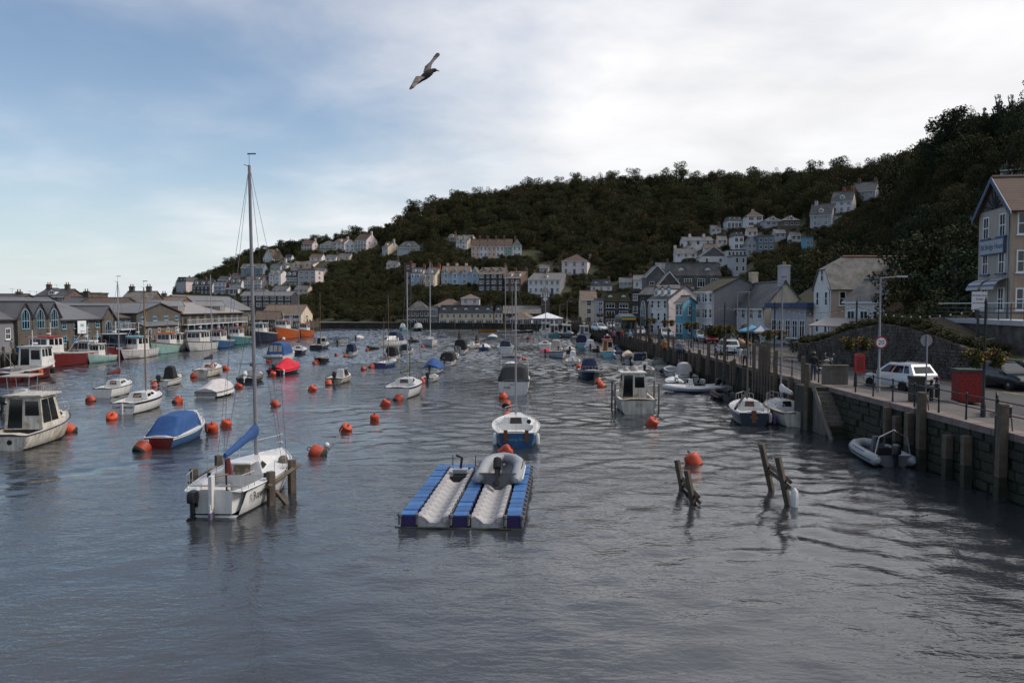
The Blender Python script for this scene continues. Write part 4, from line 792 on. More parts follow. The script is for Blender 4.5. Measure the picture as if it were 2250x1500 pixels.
# ------------------------------------------------------------------ trees
m_bark = M('bark', (.05, .042, .034), .95, .3, 3, .02, 10)
LEAF = [M('leaf_dark_green', (.04, .043, .018), .85, .5, .35, spec=.08, tint=.35, alt=(.055, .044, .022)), M('leaf_olive', (.054, .053, .022), .85, .5, .35, spec=.08, tint=.35, alt=(.04, .046, .02)), M('leaf_brown_green', (.066, .056, .026), .7, .45, .35, spec=.08, tint=.3),
        M('needle_blue_green', (.03, .042, .022), .85, .45, .4, spec=.08, tint=.25), M('leaf_yellow_green', (.07, .066, .028), .65, .45, .4, spec=.08, tint=.25)]
def crown_mesh(seed, n, ls, shape, mat):
    """leaf cards spread through lumpy clumps; crown about 1 wide (radius .5) and 1 high, scaled per tree"""
    rg = np.random.default_rng(seed); K = shape.get('k', 26); cs = []; rs = []
    for i in range(K):
        for _ in range(60):
            p = rg.uniform(-1, 1, 3)
            if shape['kind'] == 'round': ok = (p[0] ** 2 + p[1] ** 2) / .86 + (p[2] ** 2) < 1
            elif shape['kind'] == 'tall': ok = (p[0] ** 2 + p[1] ** 2) / (.75 - .35 * p[2]) ** 2 < 1
            elif shape['kind'] == 'cone': ok = math.hypot(p[0], p[1]) < .55 * (1 - (p[2] + 1) / 2) + .06
            elif shape['kind'] == 'flat': ok = p[0] ** 2 + p[1] ** 2 < 1 and p[2] > .35 + .3 * math.hypot(p[0], p[1]) ** 2 - .5 * rg.random() ** 4
            if ok: break
        cs.append(p * np.array([.42, .42, .42]) + np.array([0, 0, .5])); rs.append(rg.uniform(.11, .2) * shape.get('cr', 1) * (.6 if shape['kind'] == 'cone' else 1))
    cs = np.array(cs); rs = np.array(rs); w = rs ** 2; idx = rg.choice(K, n, p=w / w.sum())
    d = rg.normal(size=(n, 3)); d /= np.linalg.norm(d, axis=1)[:, None]; d[:, 2] *= .8
    r = rs[idx] * rg.uniform(.55, 1.08, n) ; c = cs[idx] + d * r[:, None]
    c[:, 2] = np.maximum(c[:, 2], .02)
    nrm = d * .6 + rg.normal(size=(n, 3)) * .6; nrm /= np.linalg.norm(nrm, axis=1)[:, None]
    t1 = np.cross(nrm, rg.normal(size=(n, 3))); t1 /= np.linalg.norm(t1, axis=1)[:, None]; t2 = np.cross(nrm, t1)
    s = ls * rg.uniform(.6, 1.35, n)[:, None]
    v = np.stack([c - t1 * s - t2 * s * .25, c + t1 * s * .1 - t2 * s * .6, c + t1 * s + t2 * s * .2, c - t1 * s * .1 + t2 * s * .6], 1).reshape(-1, 3)
    me = bpy.data.meshes.new('crown'); me.vertices.add(4 * n); me.vertices.foreach_set('co', v.ravel()); me.loops.add(4 * n); me.loops.foreach_set('vertex_index', np.arange(4 * n)); me.polygons.add(n); me.polygons.foreach_set('loop_start', np.arange(0, 4 * n, 4)); me.materials.append(mat); me.update(); me.validate(); return me, cs
def trunk_mesh(cs, seed, bot=-.35):
    rg = random.Random(seed); b = MB(); b.tube([(0, 0, bot), (.01, .01, 0.05), (.0, .015, .35), (.02, 0, .62)], [.045, .036, .028, .012], 6)
    for c in sorted(map(tuple, cs), key=lambda c: -c[2])[:9]:
        z0 = max(0.0, c[2] - .3 - rg.random() * .1); b.tube([(0, .01, z0), (c[0] * .5, c[1] * .5, (z0 + c[2]) / 2 + .02), c], [.02, .013, .005], 4, False)
    return b.mesh('trunk', m_bark, True)
PROTO = []
for sd, n, ls, sh, lm in ((1, 2700, .024, {'kind': 'round', 'k': 30}, 0), (2, 2700, .024, {'kind': 'round', 'k': 24}, 1), (3, 2400, .024, {'kind': 'tall', 'k': 26}, 0), (4, 1400, .019, {'kind': 'tall', 'k': 34, 'cr': .8}, 2), (5, 1300, .03, {'kind': 'cone', 'k': 40, 'cr': .8}, 3),
                          (6, 5200, .0185, {'kind': 'round', 'k': 34}, 0), (7, 5200, .0185, {'kind': 'round', 'k': 40, 'cr': .85}, 3), (8, 4200, .018, {'kind': 'tall', 'k': 40, 'cr': .8}, 1), (9, 900, .05, {'kind': 'round', 'k': 12, 'cr': 1.5}, 4), (10, 1500, .03, {'kind': 'flat', 'k': 30, 'cr': .8}, 3), (11, 3600, .016, {'kind': 'cone', 'k': 70, 'cr': .62}, 3)):
    cm_, cs_ = crown_mesh(sd, n, ls, sh, LEAF[lm]); PROTO.append((cm_, trunk_mesh(cs_, sd)))
trees_made = {}
def tree(proto, p, hgt, wid, label, name='broadleaf_tree', group=None, rz=None, cat='tree', lift=.12):
    rz = random.uniform(0, 6.28) if rz is None else rz
    root = thing(name, label, cat, p, rz, group); cmsh, tmsh = PROTO[proto]
    c = obj('crown', cmsh, root, (0, 0, hgt * lift)); c.scale = (wid, wid, hgt * (1 - lift)); t = obj('trunk', tmsh, root, (0, 0, hgt * lift)); t.scale = (hgt, hgt, hgt * (1 - lift)); trees_made.setdefault(proto, c); return root
def covers(px, py0, py1, rpx, Y):
    for a, b_, t_, bo, Yh in HB:
        if px + rpx > a and px - rpx < b_:
            if Y < Yh + 1 and py0 < bo - (bo - t_) * .22 and py1 > t_: return True
            if abs(Y - Yh - 4) < 7 and py1 < bo + 12 and py1 > t_ - 8: return True
    return False
rt = random.Random(21); grid = {}; cand = []
def clear(p, dmin):
    k = (int(p.x // 6), int(p.y // 6))
    for i in (-1, 0, 1):
        for j in (-1, 0, 1):
            for q in grid.get((k[0] + i, k[1] + j), ()):
                if (q[0] - p.x) ** 2 + (q[1] - p.y) ** 2 < dmin * dmin: return False
    grid.setdefault(k, []).append((p.x, p.y)); return True
for i in range(32000):
    px = rt.uniform(385, 2900); t = rt.random() ** .9 * 1.06
    y, z = terr_z(px, min(t, 1.0)) if t <= 1 else (_tc(px, 2) + (t - 1) * 260, terr_z(px, 1)[1])
    p = Vector(((px - 1125) / FPX * y, y, z - .3))
    near = px > 1700 and y < 190
    hg = rt.choice((6.5, 8, 9, 10, 12, 13.5)) * rt.uniform(.9, 1.1) * (1.0 if px > 880 else .55); wd = hg * rt.uniform(.8, 1.1)
    if 0.05 < t < .5 and 1180 < px < 1420: hg *= .55; wd *= .6
    if t < .12 and px < 1200: hg *= .8
    for tr in range(3):
        s_ = FPX / y; py1 = pix(p)[1]
        if not covers(px, py1 - hg * s_, py1, wd * .45 * s_, y): break
        hg *= .45; wd *= .55
    else: continue
    if not clear(p, max(1.6, wd * (.52 if not near else .6))): continue
    cand.append((p, hg, wd, t, px, near))
single = []; mass = []
for c in cand:
    p, hg, wd, t, px, near = c
    (single if hg > 5 and px < 2300 and (near or (.955 < t < 1.03 and rt.random() < .62)) else mass).append(c)
single.sort(key=lambda c: -c[1] / c[0].y); mass += single[285:]; single = single[:285]
KN = {0: ('dark round-headed', 'broadleaf_tree'), 1: ('olive-green round-headed', 'broadleaf_tree'), 2: ('dark tall', 'broadleaf_tree'), 3: ('brown thin-leaved', 'broadleaf_tree'), 4: ('dark conical', 'conifer_tree'), 5: ('large dark leafy', 'broadleaf_tree'), 6: ('large blue-green dense', 'evergreen_tree'), 7: ('tall olive leafy', 'broadleaf_tree')}
for p, hg, wd, t, px, near in single:
    if near: k = rt.choice((5, 6, 7, 5, 6)); hg *= rt.uniform(.9, 1.15); z_ = 'on the steep slope at the right of the harbour'
    else: k = rt.choice((0, 1, 2, 3, 3, 1, 0)); hg *= rt.uniform(.75, 1.2); z_ = 'on the skyline of the wooded hill' if px > 860 else 'on the skyline above the left hillside houses'
    tree(k, p, hg, wd, f'{KN[k][0]} tree {z_}', KN[k][1], f'trees {z_}')
# trees that stand out on their own
def tp(px, py, Y, hg, wd, k, label, name='broadleaf_tree', **kw):
    p = atY(px, py, Y); return tree(k, p, hg, wd, label, name, **kw)
q = terr_hit(636, 566)[0]; tree(9, q, 10, 15, 'flat-topped dark pine above the white gabled house', 'pine_tree', lift=.0)
q = terr_hit(783, 524)[0]; tree(0, q, 14, 13, 'tallest rounded tree on the skyline above the pink-white top row'); q = terr_hit(752, 527)[0]; tree(3, q, 11, 7, 'thin leaning tree beside the tallest rounded skyline tree')
q = terr_hit(714, 529)[0]; tree(2, q, 6, 5, 'small round dark tree behind the pale green house')
for i, (px, py, Y, hg, wd, k) in enumerate(((2192, 318, 152, 12, 6.5, 10), (2222, 315, 150, 11.5, 6, 10), (2166, 322, 156, 9.5, 6, 10), (2255, 312, 148, 12.5, 6.5, 10))):
    tp(px, py, Y, hg, wd, k, 'spiky conifer standing above the right-hand skyline', 'conifer_tree', group='spiky conifers')
for i, (px, Y, hg, wd, k, lb) in enumerate(((1650, 150, 11, 10, 6, 'dark rounded tree behind the grey gable wall'), (1700, 142, 10, 11, 5, 'broad dark tree above the grey gable wall and cottage pub'), (1738, 138, 12, 10, 7, 'olive tree between the pub chimneys'), (1790, 128, 13, 12, 6, 'dense evergreen behind the half-hipped slated house'), (1850, 122, 15, 13, 5, 'large dark tree over the ridge of the half-hipped house'), (1905, 112, 14, 12, 6, 'dark evergreen rising over the right end of the lichened roof'), (1955, 104, 14, 12, 5, 'leafy dark tree beyond the lower white wing'), (1992, 78, 8.5, 8, 7, 'olive leafy tree beside the peach side wall of the lower wing'), (2012, 92, 13, 11, 6, 'blue-green tree behind the olive leafy tree'), (2050, 84, 12, 11, 5, 'dark leafy tree on the bank left of the seaside hotel'), (2092, 76, 9.5, 9, 6, 'dense evergreen close to the seaside hotel'), (2120, 82, 13, 11, 5, 'tall dark tree touching the hotel gable'), (2060, 66, 5, 7, 7, 'low spreading tree on the garden bank'), (2110, 64, 4.5, 6, 6, 'low dark shrub tree by the hotel sign'))):
    X = (px - 1125) / FPX * Y; tree(k, Vector((X, Y, QZ + (1.5 if Y < 100 else 0))), hg, wd, lb, 'leafy_tree')
for i in range(22):   # hedge bushes on the retaining wall
    f = i / 21 * (len(rp) - 2); k = int(f); p = rp[k][0].lerp(rp[min(k + 1, len(rp) - 1)][0], f - k); z_ = rp[k][1] + (rp[min(k + 1, len(rp) - 1)][1] - rp[k][1]) * (f - k)
    tree(8, Vector((p.x + .9, p.y + .3, z_ - .3)), rt.uniform(.8, 1.3), rt.uniform(1.6, 2.4), 'low dark hedge bush along the top of the rubble retaining wall', 'hedge_bush', 'hedge on the retaining wall', cat='bush')
for px, Y, hg, wd, lb in ((1567, 104, 2.6, 3.2, 'clipped dark hedge beside the parked cars on the quay street'), (1640, 88, 3.0, 3.6, 'dark hedge behind the blue parasols'), (1780, 76, 2.2, 4, 'bushy shrub by the foot of the retaining wall')):
    tree(8, Vector(((px - 1125) / FPX * Y, Y, QZ - .2)), hg, wd, lb, 'hedge_bush', cat='hedge')
# the rest of the wood reads as one mass
def woodland(name, pts, protos):
    me = bpy.data.meshes.new(name); me.from_pydata([tuple(c[0] + Vector((0, 0, -.1))) for c in pts], [], [])
    a = me.attributes.new('sc', 'FLOAT_VECTOR', 'POINT'); a.data.foreach_set('vector', [v for c in pts for v in (c[2], c[2], c[1])])
    a = me.attributes.new('rot', 'FLOAT_VECTOR', 'POINT'); a.data.foreach_set('vector', [v for c in pts for v in (0, 0, rt.uniform(0, 6.28))])
    a = me.attributes.new('idx', 'INT', 'POINT'); a.data.foreach_set('value', [rt.choice((0, 0, 1, 1, 2, 3)) if c[1] > 3.4 else 4 for c in pts])
    o = stuff(obj(name, me)); o['label'] = 'dark mixed woodland covering the hillsides'
    ng = bpy.data.node_groups.new(name, 'GeometryNodeTree'); ng.interface.new_socket('Geometry', in_out='INPUT', socket_type='NodeSocketGeometry'); ng.interface.new_socket('Geometry', in_out='OUTPUT', socket_type='NodeSocketGeometry')
    n = ng.nodes; l = ng.links; gi = n.new('NodeGroupInput'); go = n.new('NodeGroupOutput'); g2 = n.new('GeometryNodeGeometryToInstance'); ip = n.new('GeometryNodeInstanceOnPoints')
    for ob in reversed(protos):
        oi = n.new('GeometryNodeObjectInfo'); oi.transform_space = 'ORIGINAL'; oi.inputs['Object'].default_value = ob; oi.inputs['As Instance'].default_value = True; l.new(oi.outputs['Geometry'], g2.inputs[0])
    def na(nm, ty): q = n.new('GeometryNodeInputNamedAttribute'); q.data_type = ty; q.inputs['Name'].default_value = nm; return next(s for s in q.outputs if s.enabled and s.name == 'Attribute')
    l.new(gi.outputs[0], ip.inputs['Points']); l.new(g2.outputs[0], ip.inputs['Instance']); ip.inputs['Pick Instance'].default_value = True
    l.new(na('idx', 'INT'), ip.inputs['Instance Index']); l.new(na('rot', 'FLOAT_VECTOR'), ip.inputs['Rotation']); l.new(na('sc', 'FLOAT_VECTOR'), ip.inputs['Scale']); l.new(ip.outputs[0], go.inputs[0])
    md = o.modifiers.new('scatter', 'NODES'); md.node_group = ng; return o
woodland('woodland', mass, [trees_made[k] for k in (0, 1, 2, 3, 8)])
print('TREES', len(cand), len(single), len(mass))
# ------------------------------------------------------------------ boats: parts
m_gel = M('white_gelcoat', (.66, .65, .63), .3, .06, .8, streak=.14, spec=.5)
m_geld = M('stained_gelcoat', (.6, .56, .49), .45, .12, 1.2, streak=.4, mottle=((.38, .29, .18), .3, 1.5))
m_deck = M('cream_deck', (.55, .51, .45), .6, .12, 2, streak=.08)
m_bot = M('antifoul_dark', (.03, .033, .03), .7, .35, 2, mottle=((.05, .055, .025), .4, 2))
m_botb = M('antifoul_blue', (.03, .05, .11), .6, .3, 2)
m_navy = M('navy_hull', (.014, .02, .04), .3, .2, 1, streak=.1)
m_blk = M('black_hull', (.012, .013, .015), .35, .2, 1)
m_hred = M('dark_red_hull', (.13, .014, .014), .4, .15, 1, streak=.12)
m_hblue = M('blue_hull', (.03, .1, .22), .35, .15, 1, streak=.1)
m_lblue = M('light_blue_hull', (.18, .42, .52), .4, .12, 1, streak=.1)
m_teal = M('teal_hull', (.07, .2, .22), .4, .15, 1, streak=.12)
m_mint = M('mint_hull', (.3, .46, .43), .4, .12, 1, streak=.2)
m_orange = M('orange_hull', (.42, .09, .02), .4, .15, 1, streak=.12)
m_wood = M('varnished_wood', (.16, .065, .025), .4, .25, 3)
m_teak = M('dull_teak', (.2, .12, .07), .7, .25, 3)
m_alu = M('mast_aluminium', (.36, .35, .36), .42, .12, 2, metal=.55)
m_alud = M('grey_mast', (.22, .21, .22), .5, .12, 2)
m_steel = M('stainless_rail', (.5, .5, .52), .3, .1, 2, metal=.7)
m_wire = M('rigging_wire', (.06, .06, .065), .5, .1, 2)
m_cblue = M('blue_canvas', (.022, .07, .2), .85, .2, 2.5, .02, 5)
m_cnavy = M('navy_canvas', (.016, .025, .06), .85, .2, 2.5, .02, 5)
m_cblk = M('black_canvas', (.017, .018, .021), .85, .25, 2.5, .02, 5)
m_cgrey = M('grey_canvas', (.12, .12, .13), .85, .2, 2, .02, 5)
m_cwhite = M('pale_tarpaulin', (.5, .48, .48), .8, .15, 1.5, .03, 4)
m_cred = M('red_tarpaulin', (.5, .012, .03), .8, .15, 1.5, .03, 4)
m_cmar = M('maroon_canvas', (.1, .02, .02), .85, .2, 2.5, .02, 5)
m_cgrn = M('grey_green_canvas', (.06, .075, .065), .85, .2, 2.5, .02, 5)
m_cbei = M('beige_canvas', (.35, .31, .29), .85, .15, 2, .02, 5)
m_motor = M('black_outboard', (.012, .013, .015), .3, .15, 2)
m_motorg = M('grey_outboard', (.16, .17, .19), .35, .12, 2)
m_motorw = M('white_outboard', (.6, .6, .6), .35, .08, 2)
m_rub = M('black_rubber', (.012, .012, .013), .7, .2, 3)
m_tubeg = M('grey_hypalon', (.28, .29, .31), .55, .1, 1.5)
m_tubew = M('pale_hypalon', (.52, .53, .54), .55, .1, 1.5)
m_buoy = M('orange_buoy', (.46, .055, .018), .55, .22, 2.5, .006, 8, mottle=((.3, .05, .02), .35, 2), tint=.4)
m_weed = M('weed_black', (.02, .022, .014), .8, .4, 4, .03, 10)
m_fend = M('white_fender', (.58, .58, .58), .45, .1, 2)
m_redp = M('red_paint', (.36, .02, .02), .45, .12, 2); m_orgp = M('orange_paint', (.5, .12, .03), .45, .12, 2); m_yelp = M('yellow_paint', (.5, .25, .03), .45, .12, 2)
m_bglass = glassmat('boat_glass', (.01, .014, .016), .06); m_rope = M('rope', (.14, .12, .09), .9, .3, 5)
def hb(L, B, tw, t):   # half beam at t (0 stern .. 1 bow)
    if t < .42: k = t / .42; return B / 2 * (tw + (1 - tw) * (1 - (1 - k) ** 2))
    return max(.015, B / 2 * (1 - ((t - .42) / .58) ** 2.3))
def sheer(fs, fb, t): return fs + (fb - fs) * (.12 * t + .88 * t * t)
def hull(root, L, B, fs, fb, tw=.82, mats=None, deck=None, well=(.08, .62), floor=.12, sd=.22, strake=None, rake=.1, smat=None, camber=.06, opent=False):
    """mats: topside, stripe, bottom, transom"""
    mats = list(mats or (m_gel, m_gel, m_bot)); mats += [mats[0]] * (4 - len(mats)); n = 14; rings = []
    for i in range(n + 1):
        t = i / n; b = hb(L, B, tw, t); zs = sheer(fs, fb, t); y = -L / 2 + L * t; kz = -.32 * (1 - t ** 4); half = []
        for fx, z in ((1, zs), (.985, zs - .13), (.93, zs * .45 + .03), (.84, .07), (.7, -.1), (.0, kz)):
            f = 1 - (1 - fx) * (1 + 1.6 * t ** 3); half.append((max(0, b * f), y - rake * L * t ** 5 * (1 - z / zs) + (.55 * (z / zs) * (1 - t) ** 5 if opent else 0), z))
        rings.append([(x, yy, z) for x, yy, z in half] + [(-x, yy, z) for x, yy, z in half[-2::-1]])
    q = MB(); m = len(rings[0]); vs = [p for r_ in rings for p in r_]; q.v = vs
    for i in range(n):
        for j in range(m - 1):
            q.f.append((i * m + j, i * m + j + 1, (i + 1) * m + j + 1, (i + 1) * m + j)); k = min(j, m - 2 - j); q.m.append(1 if k == 0 else (0 if k < 3 else 2))
    q.f.append(tuple(range(m)) if not opent else tuple(range(3, m - 3))); q.m.append(3); q.f.append(tuple(range(n * m, n * m + m))); q.m.append(0)
    h_ = q.build('hull', mats, root, True)
    # deck with a sunken well
    ts = sorted(set([i / n for i in range(n + 1)] + ([well[0], well[0] + .002, well[1], well[1] + .002] if well else []))); q = MB(); rg = []
    for t in ts:
        b = hb(L, B, tw, t) * .985; zs = sheer(fs, fb, t) - .012; y = -L / 2 + L * t; c = camber * b
        if well and well[0] < t <= well[1]: bi = max(.05, b - sd); rg.append([(b, y, zs), (bi, y, zs + .03), (bi * .96, y, floor), (-bi * .96, y, floor), (-bi, y, zs + .03), (-b, y, zs)])
        else: bi = max(.01, b - sd); rg.append([(b, y, zs), (bi, y, zs + .03), (bi * .5, y, zs + .03 + c), (-bi * .5, y, zs + .03 + c), (-bi, y, zs + .03), (-b, y, zs)])
    q.loft(rg, False, False); q.build('deck', deck or m_deck, root)
    q = MB(); pts = [(hb(L, B, tw, i / 20) + .012, -L / 2 + L * i / 20, sheer(fs, fb, i / 20)) for i in range(21)]
    q.tube(pts + [(0, L / 2 + .02, fb)] + [(-x, y, z) for x, y, z in pts[::-1]] + [pts[0]], .032, 5, False); q.build('rubbing_strake', smat or strake or m_rub, root)
    return h_
def pan(q, quad, u0, u1, v0, v1, off=.012):
    A, B_, C_, D_ = [Vector(p) for p in quad]; f = lambda u, v: A.lerp(B_, u).lerp(D_.lerp(C_, u), v); nn = (B_ - A).cross(D_ - A).normalized() * off
    q.extr([f(u0, v0) + nn, f(u1, v0) + nn, f(u1, v1) + nn, f(u0, v1) + nn], -nn * .9)
def house_box(root, name, y0, y1, w0, w1, z0, h, m, rake_f=.3, rake_a=.05, inset=.12, side=((.1, .9),), front=2, aft=0, vz=(.35, .85), glass=None, roof=None, ov=.12, doorm=None, z1=None, topw=None):
    """cabin or wheelhouse: y0 aft, y1 fore; tapered box with glazing on each side"""
    z1 = z0 if z1 is None else z1
    bA, bB, bC, bD = Vector((-w0 / 2, y0, z0)), Vector((w0 / 2, y0, z0)), Vector((w1 / 2, y1, z1)), Vector((-w1 / 2, y1, z1)); zt = z0 + h
    i = inset; tA, tB, tC, tD = Vector((-w0 / 2 + i, y0 + rake_a, zt)), Vector((w0 / 2 - i, y0 + rake_a, zt)), Vector((w1 / 2 - i, y1 - rake_f, zt)), Vector((-w1 / 2 + i, y1 - rake_f, zt))
    q = MB(); q.add([bA, bB, bC, bD, tA, tB, tC, tD], [(0, 1, 5, 4), (1, 2, 6, 5), (2, 3, 7, 6), (3, 0, 4, 7), (4, 5, 6, 7), (3, 2, 1, 0)]); c = q.build(name, m, root)
    g = glass or m_bglass
    for s_, quad in ((1, (bB, bC, tC, tB)), (-1, (bD, bA, tA, tD))):
        for a, b_ in side:
            if s_ < 0: a, b_ = 1 - b_, 1 - a
            w = MB(); pan(w, quad, a, b_, vz[0], vz[1]); w.build('window', g, c)
    for k in range(front): w = MB(); pan(w, (bC, bD, tD, tC), .06 + .9 * k / front, .03 + .9 * (k + 1) / front, vz[0], vz[1]); w.build('windscreen', g, c)
    if aft == 'open':
        w = MB(); pan(w, (bA, bB, tB, tA), .1, .9, .05, .9, .01); w.build('doorway', g, c)
    elif aft == 'door':
        w = MB(); pan(w, (bA, bB, tB, tA), .08, .46, .04, .92); w.build('door', doorm or g, c); w = MB(); pan(w, (bA, bB, tB, tA), .54, .93, .42, .86); w.build('window', g, c)
    elif aft == 'hatch':
        w = MB(); pan(w, (bA, bB, tB, tA), .28, .72, .0, .97, .03); w.build('hatch', doorm or m_wood, c)
    if roof:
        w = MB(); w.box(-max(w0, w1) / 2 + i - ov, max(w0, w1) / 2 - i + ov, y0 + rake_a - ov * 1.5, y1 - rake_f + ov * 1.8, zt + .003, zt + .09); w.build('roof', roof, c)
    return c
def outboard(root, y, z, x=0, m=None, tilt=0, s=1.0):
    m = m or m_motor; o = obj('outboard_motor', None, root, (x, y, z)); o.rotation_euler = (R(-tilt), 0, 0)
    q = MB(); rg = []
    for zz, a, b_ in ((.02, .1, .16), (.06, .16, .26), (.3, .17, .28), (.44, .14, .24), (.5, .06, .12)): rg.append([(a * s * math.copysign(abs(math.cos(t)) ** .6, math.cos(t)), (-.18 + b_ * math.copysign(abs(math.sin(t)) ** .6, math.sin(t))) * s, zz * s) for t in [2 * math.pi * k / 12 for k in range(12)]])
    q.loft(rg); q.build('cowling', m, o, True)
    q = MB(); q.cbox((0, -.2 * s, -.28 * s), (.11 * s, .2 * s, .64 * s)); q.cbox((0, -.2 * s, -.6 * s), (.08 * s, .42 * s, .12 * s)); q.cbox((0, .0, -.05 * s), (.2 * s, .18 * s, .22 * s)); q.build('leg', m, o)
    q = MB(); q.lathe([(.02, 0), (.15 * s, .015), (.15 * s, .03), (.02, .05)], 9, (0, -.46 * s, -.6 * s), 'Y'); q.build('propeller', m_rub, o); return o
def tarp(root, L, B, tw, fs, fb, t0, t1, hgt, m, name='cover', drop=.12, fold=.03, n=16, ridge=.5, seed=1):
    q = MB(); rg = []; k = 9
    for i in range(n + 1):
        t = t0 + (t1 - t0) * i / n; b = hb(L, B, tw, t) + .04; zs = sheer(fs, fb, t); y = -L / 2 + L * t; hh_ = hgt(t) if callable(hgt) else hgt * math.sin(math.pi * min(1, max(0, (i / n) * .85 + .12))) ; r_ = []
        for j in range(2 * k + 1):
            a = (j - k) / k; x = a * b; z = zs + hh_ * (1 - abs(a) ** 1.7) + noise.noise(Vector((t * 9 + seed, a * 2.2, seed))) * fold * 2
            if abs(j - k) == k: z = zs - drop + noise.noise(Vector((t * 14, seed, 2))) * .05; x *= 1.01
            r_.append((x, y, z))
        rg.append(r_)
    q.loft(rg, False, False); e = [rg[0], rg[-1]]
    for r_ in e: q.add(r_, [tuple(range(len(r_)))])
    return q.build(name, m, root, True)
def canopy(root, y0, y1, w, z0, h, m, slope=.35, fr=.15, panes=0, name='canopy'):
    """hooped canvas shelter: low at the stern, rounded over the top"""
    q = MB(); rg = []; k = 10
    for y, hh_, ww in ((y0, .06, 1.0), (y0 + slope, h * .92, .86), ((y0 + slope + y1) / 2, h, .84), (y1 - fr, h * .95, .84), (y1, h * .45, .95)):
        rg.append([(w / 2 * ww * math.copysign(abs(math.cos(a)) ** .55, math.cos(a)), y, z0 + hh_ * abs(math.sin(a)) ** .5) for a in [math.pi * j / k for j in range(k + 1)]])
    q.loft(rg, False, False); q.add(rg[0], [tuple(range(k + 1))]); q.add(rg[-1], [tuple(range(k + 1))]); c = q.build(name, m, root, True)
    for j in range(panes):
        p = MB(); u0, u1 = -.8 + 1.6 * j / panes + .05, -.8 + 1.6 * (j + 1) / panes - .05; A = lambda u, v: Vector((w / 2 * .9 * u, y0 + slope * v - .03, z0 + h * .9 * v)); p.extr([A(u0, .3), A(u1, .3), A(u1, .82), A(u0, .82)], (0, .02, 0)); p.build('window', m_cbei, c)
    return c
def mast(root, y, z0, h, r=.055, m=None, boom=None, spread=(.55,), L=7, B=2.4, fs=.8, fb=1.0, cover=None, lean=0, bmat=None, forestay=True, top=True, rr=.007):
    m = m or m_alu; q = MB(); T = Vector((lean, y, z0 + h)); q.tube([(0, y, z0), T], [r, r * .72], 8); mo = q.build('mast', m, root, True)
    for s_ in spread:
        q = MB(); zz = z0 + h * s_; w = B * .3; q.tube([(-w, y - .1, zz + .02), (lean * s_, y, zz), (w, y - .1, zz + .02)], .018, 5); q.build('spreaders', m, mo)
    st = [((0, L / 2 - .1, fb), T), ((0, -L / 2 + .05, fs), T)] if forestay else []
    st += [((sx_ * B * .47, y - .15, fs + .1), Vector((sx_ * B * .3, y - .1, z0 + h * spread[-1] + .02)) if spread else T) for sx_ in (-1, 1)] + [((sx_ * B * .44, y - .4, fs + .1), Vector((lean * .5, y, z0 + h * .55))) for sx_ in (-1, 1)]
    if spread: st += [(Vector((sx_ * B * .3, y - .1, z0 + h * spread[-1] + .02)), T) for sx_ in (-1, 1)]
    for a, b_ in st: q = MB(); q.tube([a, b_], rr, 4, False); q.build('stay', m_wire, mo)
    if top: q = MB(); q.tube([T, T + Vector((.0, .0, .45))], .008, 4); q.cbox(T + Vector((.1, 0, .45)), (.34, .02, .05)); q.tube([T + Vector((0, 0, -.05)), T + Vector((-.25, .1, .05))], .012, 4); q.build('wind_vane', m_wire, mo)
    if boom:
        bl, zb, za = boom; q = MB(); A, E = Vector((0, y - .08, zb)), Vector((0, y - bl, za)); q.tube([A, E], .05, 7); bo = q.build('boom', m, root, True)
        if cover:
            q = MB(); rg = []; n = 14
            for i in range(n + 1):
                f = i / n; c = A.lerp(E, f); rr_ = (.2 - .1 * f) * (1 + .18 * noise.noise(Vector((f * 7, y, 1)))); hgt_ = 1.5 if f < .15 else 1.15
                rg.append([c + Vector((rr_ * .75 * math.cos(a), 0, .06 + rr_ * hgt_ * math.sin(a) + rr_ * .35)) for a in [2 * math.pi * j / 10 for j in range(10)]])
            q.loft(rg); q.build('sail_cover', cover, bo, True)
    return mo
def rails(root, L, B, tw, fs, fb, t0, t1, h=.55, m=None, n=5, name='guard_rail', bow=False):
    q = MB(); m = m or m_steel; P = lambda t, s_, z: Vector((s_ * (hb(L, B, tw, t) - .06), -L / 2 + L * t, sheer(fs, fb, t) + z))
    for s_ in (-1, 1):
        q.tube([P(t0 + (t1 - t0) * i / 8, s_, h) for i in range(9)], .014, 4)
        for i in range(n): t = t0 + (t1 - t0) * i / (n - 1); q.tube([P(t, s_, 0), P(t, s_, h)], .012, 4)
    if bow: q.tube([P(t1, -1, h), (0, L / 2 + .05, fb + h + .02), P(t1, 1, h)], .016, 4); q.tube([P(t1, -1, h * .5), (0, L / 2, fb + h * .5), P(t1, 1, h * .5)], .012, 4)
    return q.build(name, m, root)
def fender(root, x, y, z, m=None, s=1.0):
    q = MB(); q.lathe([(.02, -.34 * s), (.11 * s, -.26 * s), (.12 * s, 0), (.11 * s, .22 * s), (.03, .32 * s)], 8, (x, y, z)); return q.build('fender', m or m_fend, root, True)
BOATS = []
def boat(label, px, py, L, B, hd, fs=.55, fb=.85, name='motor_boat', cat='boat', tw=.82, short=None, group=None, **k):
    P = at(px, py, 0)
    if isinstance(hd, str):   # heading found from where the bow stands in the photograph
        U = (float(hd) - 1125) / FPX; hd = min((x * .5 for x in range(-80, 81)), key=lambda a: abs((P.x + L * math.sin(R(a))) / (P.y + L * math.cos(R(a))) - U))
    d = Vector((math.sin(R(hd)), math.cos(R(hd)), 0)); c = P + d * (L / 2) if math.cos(R(hd)) > 0 else P - d * (L / 2)
    if abs(math.cos(R(hd))) < .35: c = P + Vector((0, B / 2, 0))
    root = thing(name, label, cat, c, -R(hd), group); BOATS.append((c, short or label, L)); hull(root, L, B, fs, fb, tw, **k); return root
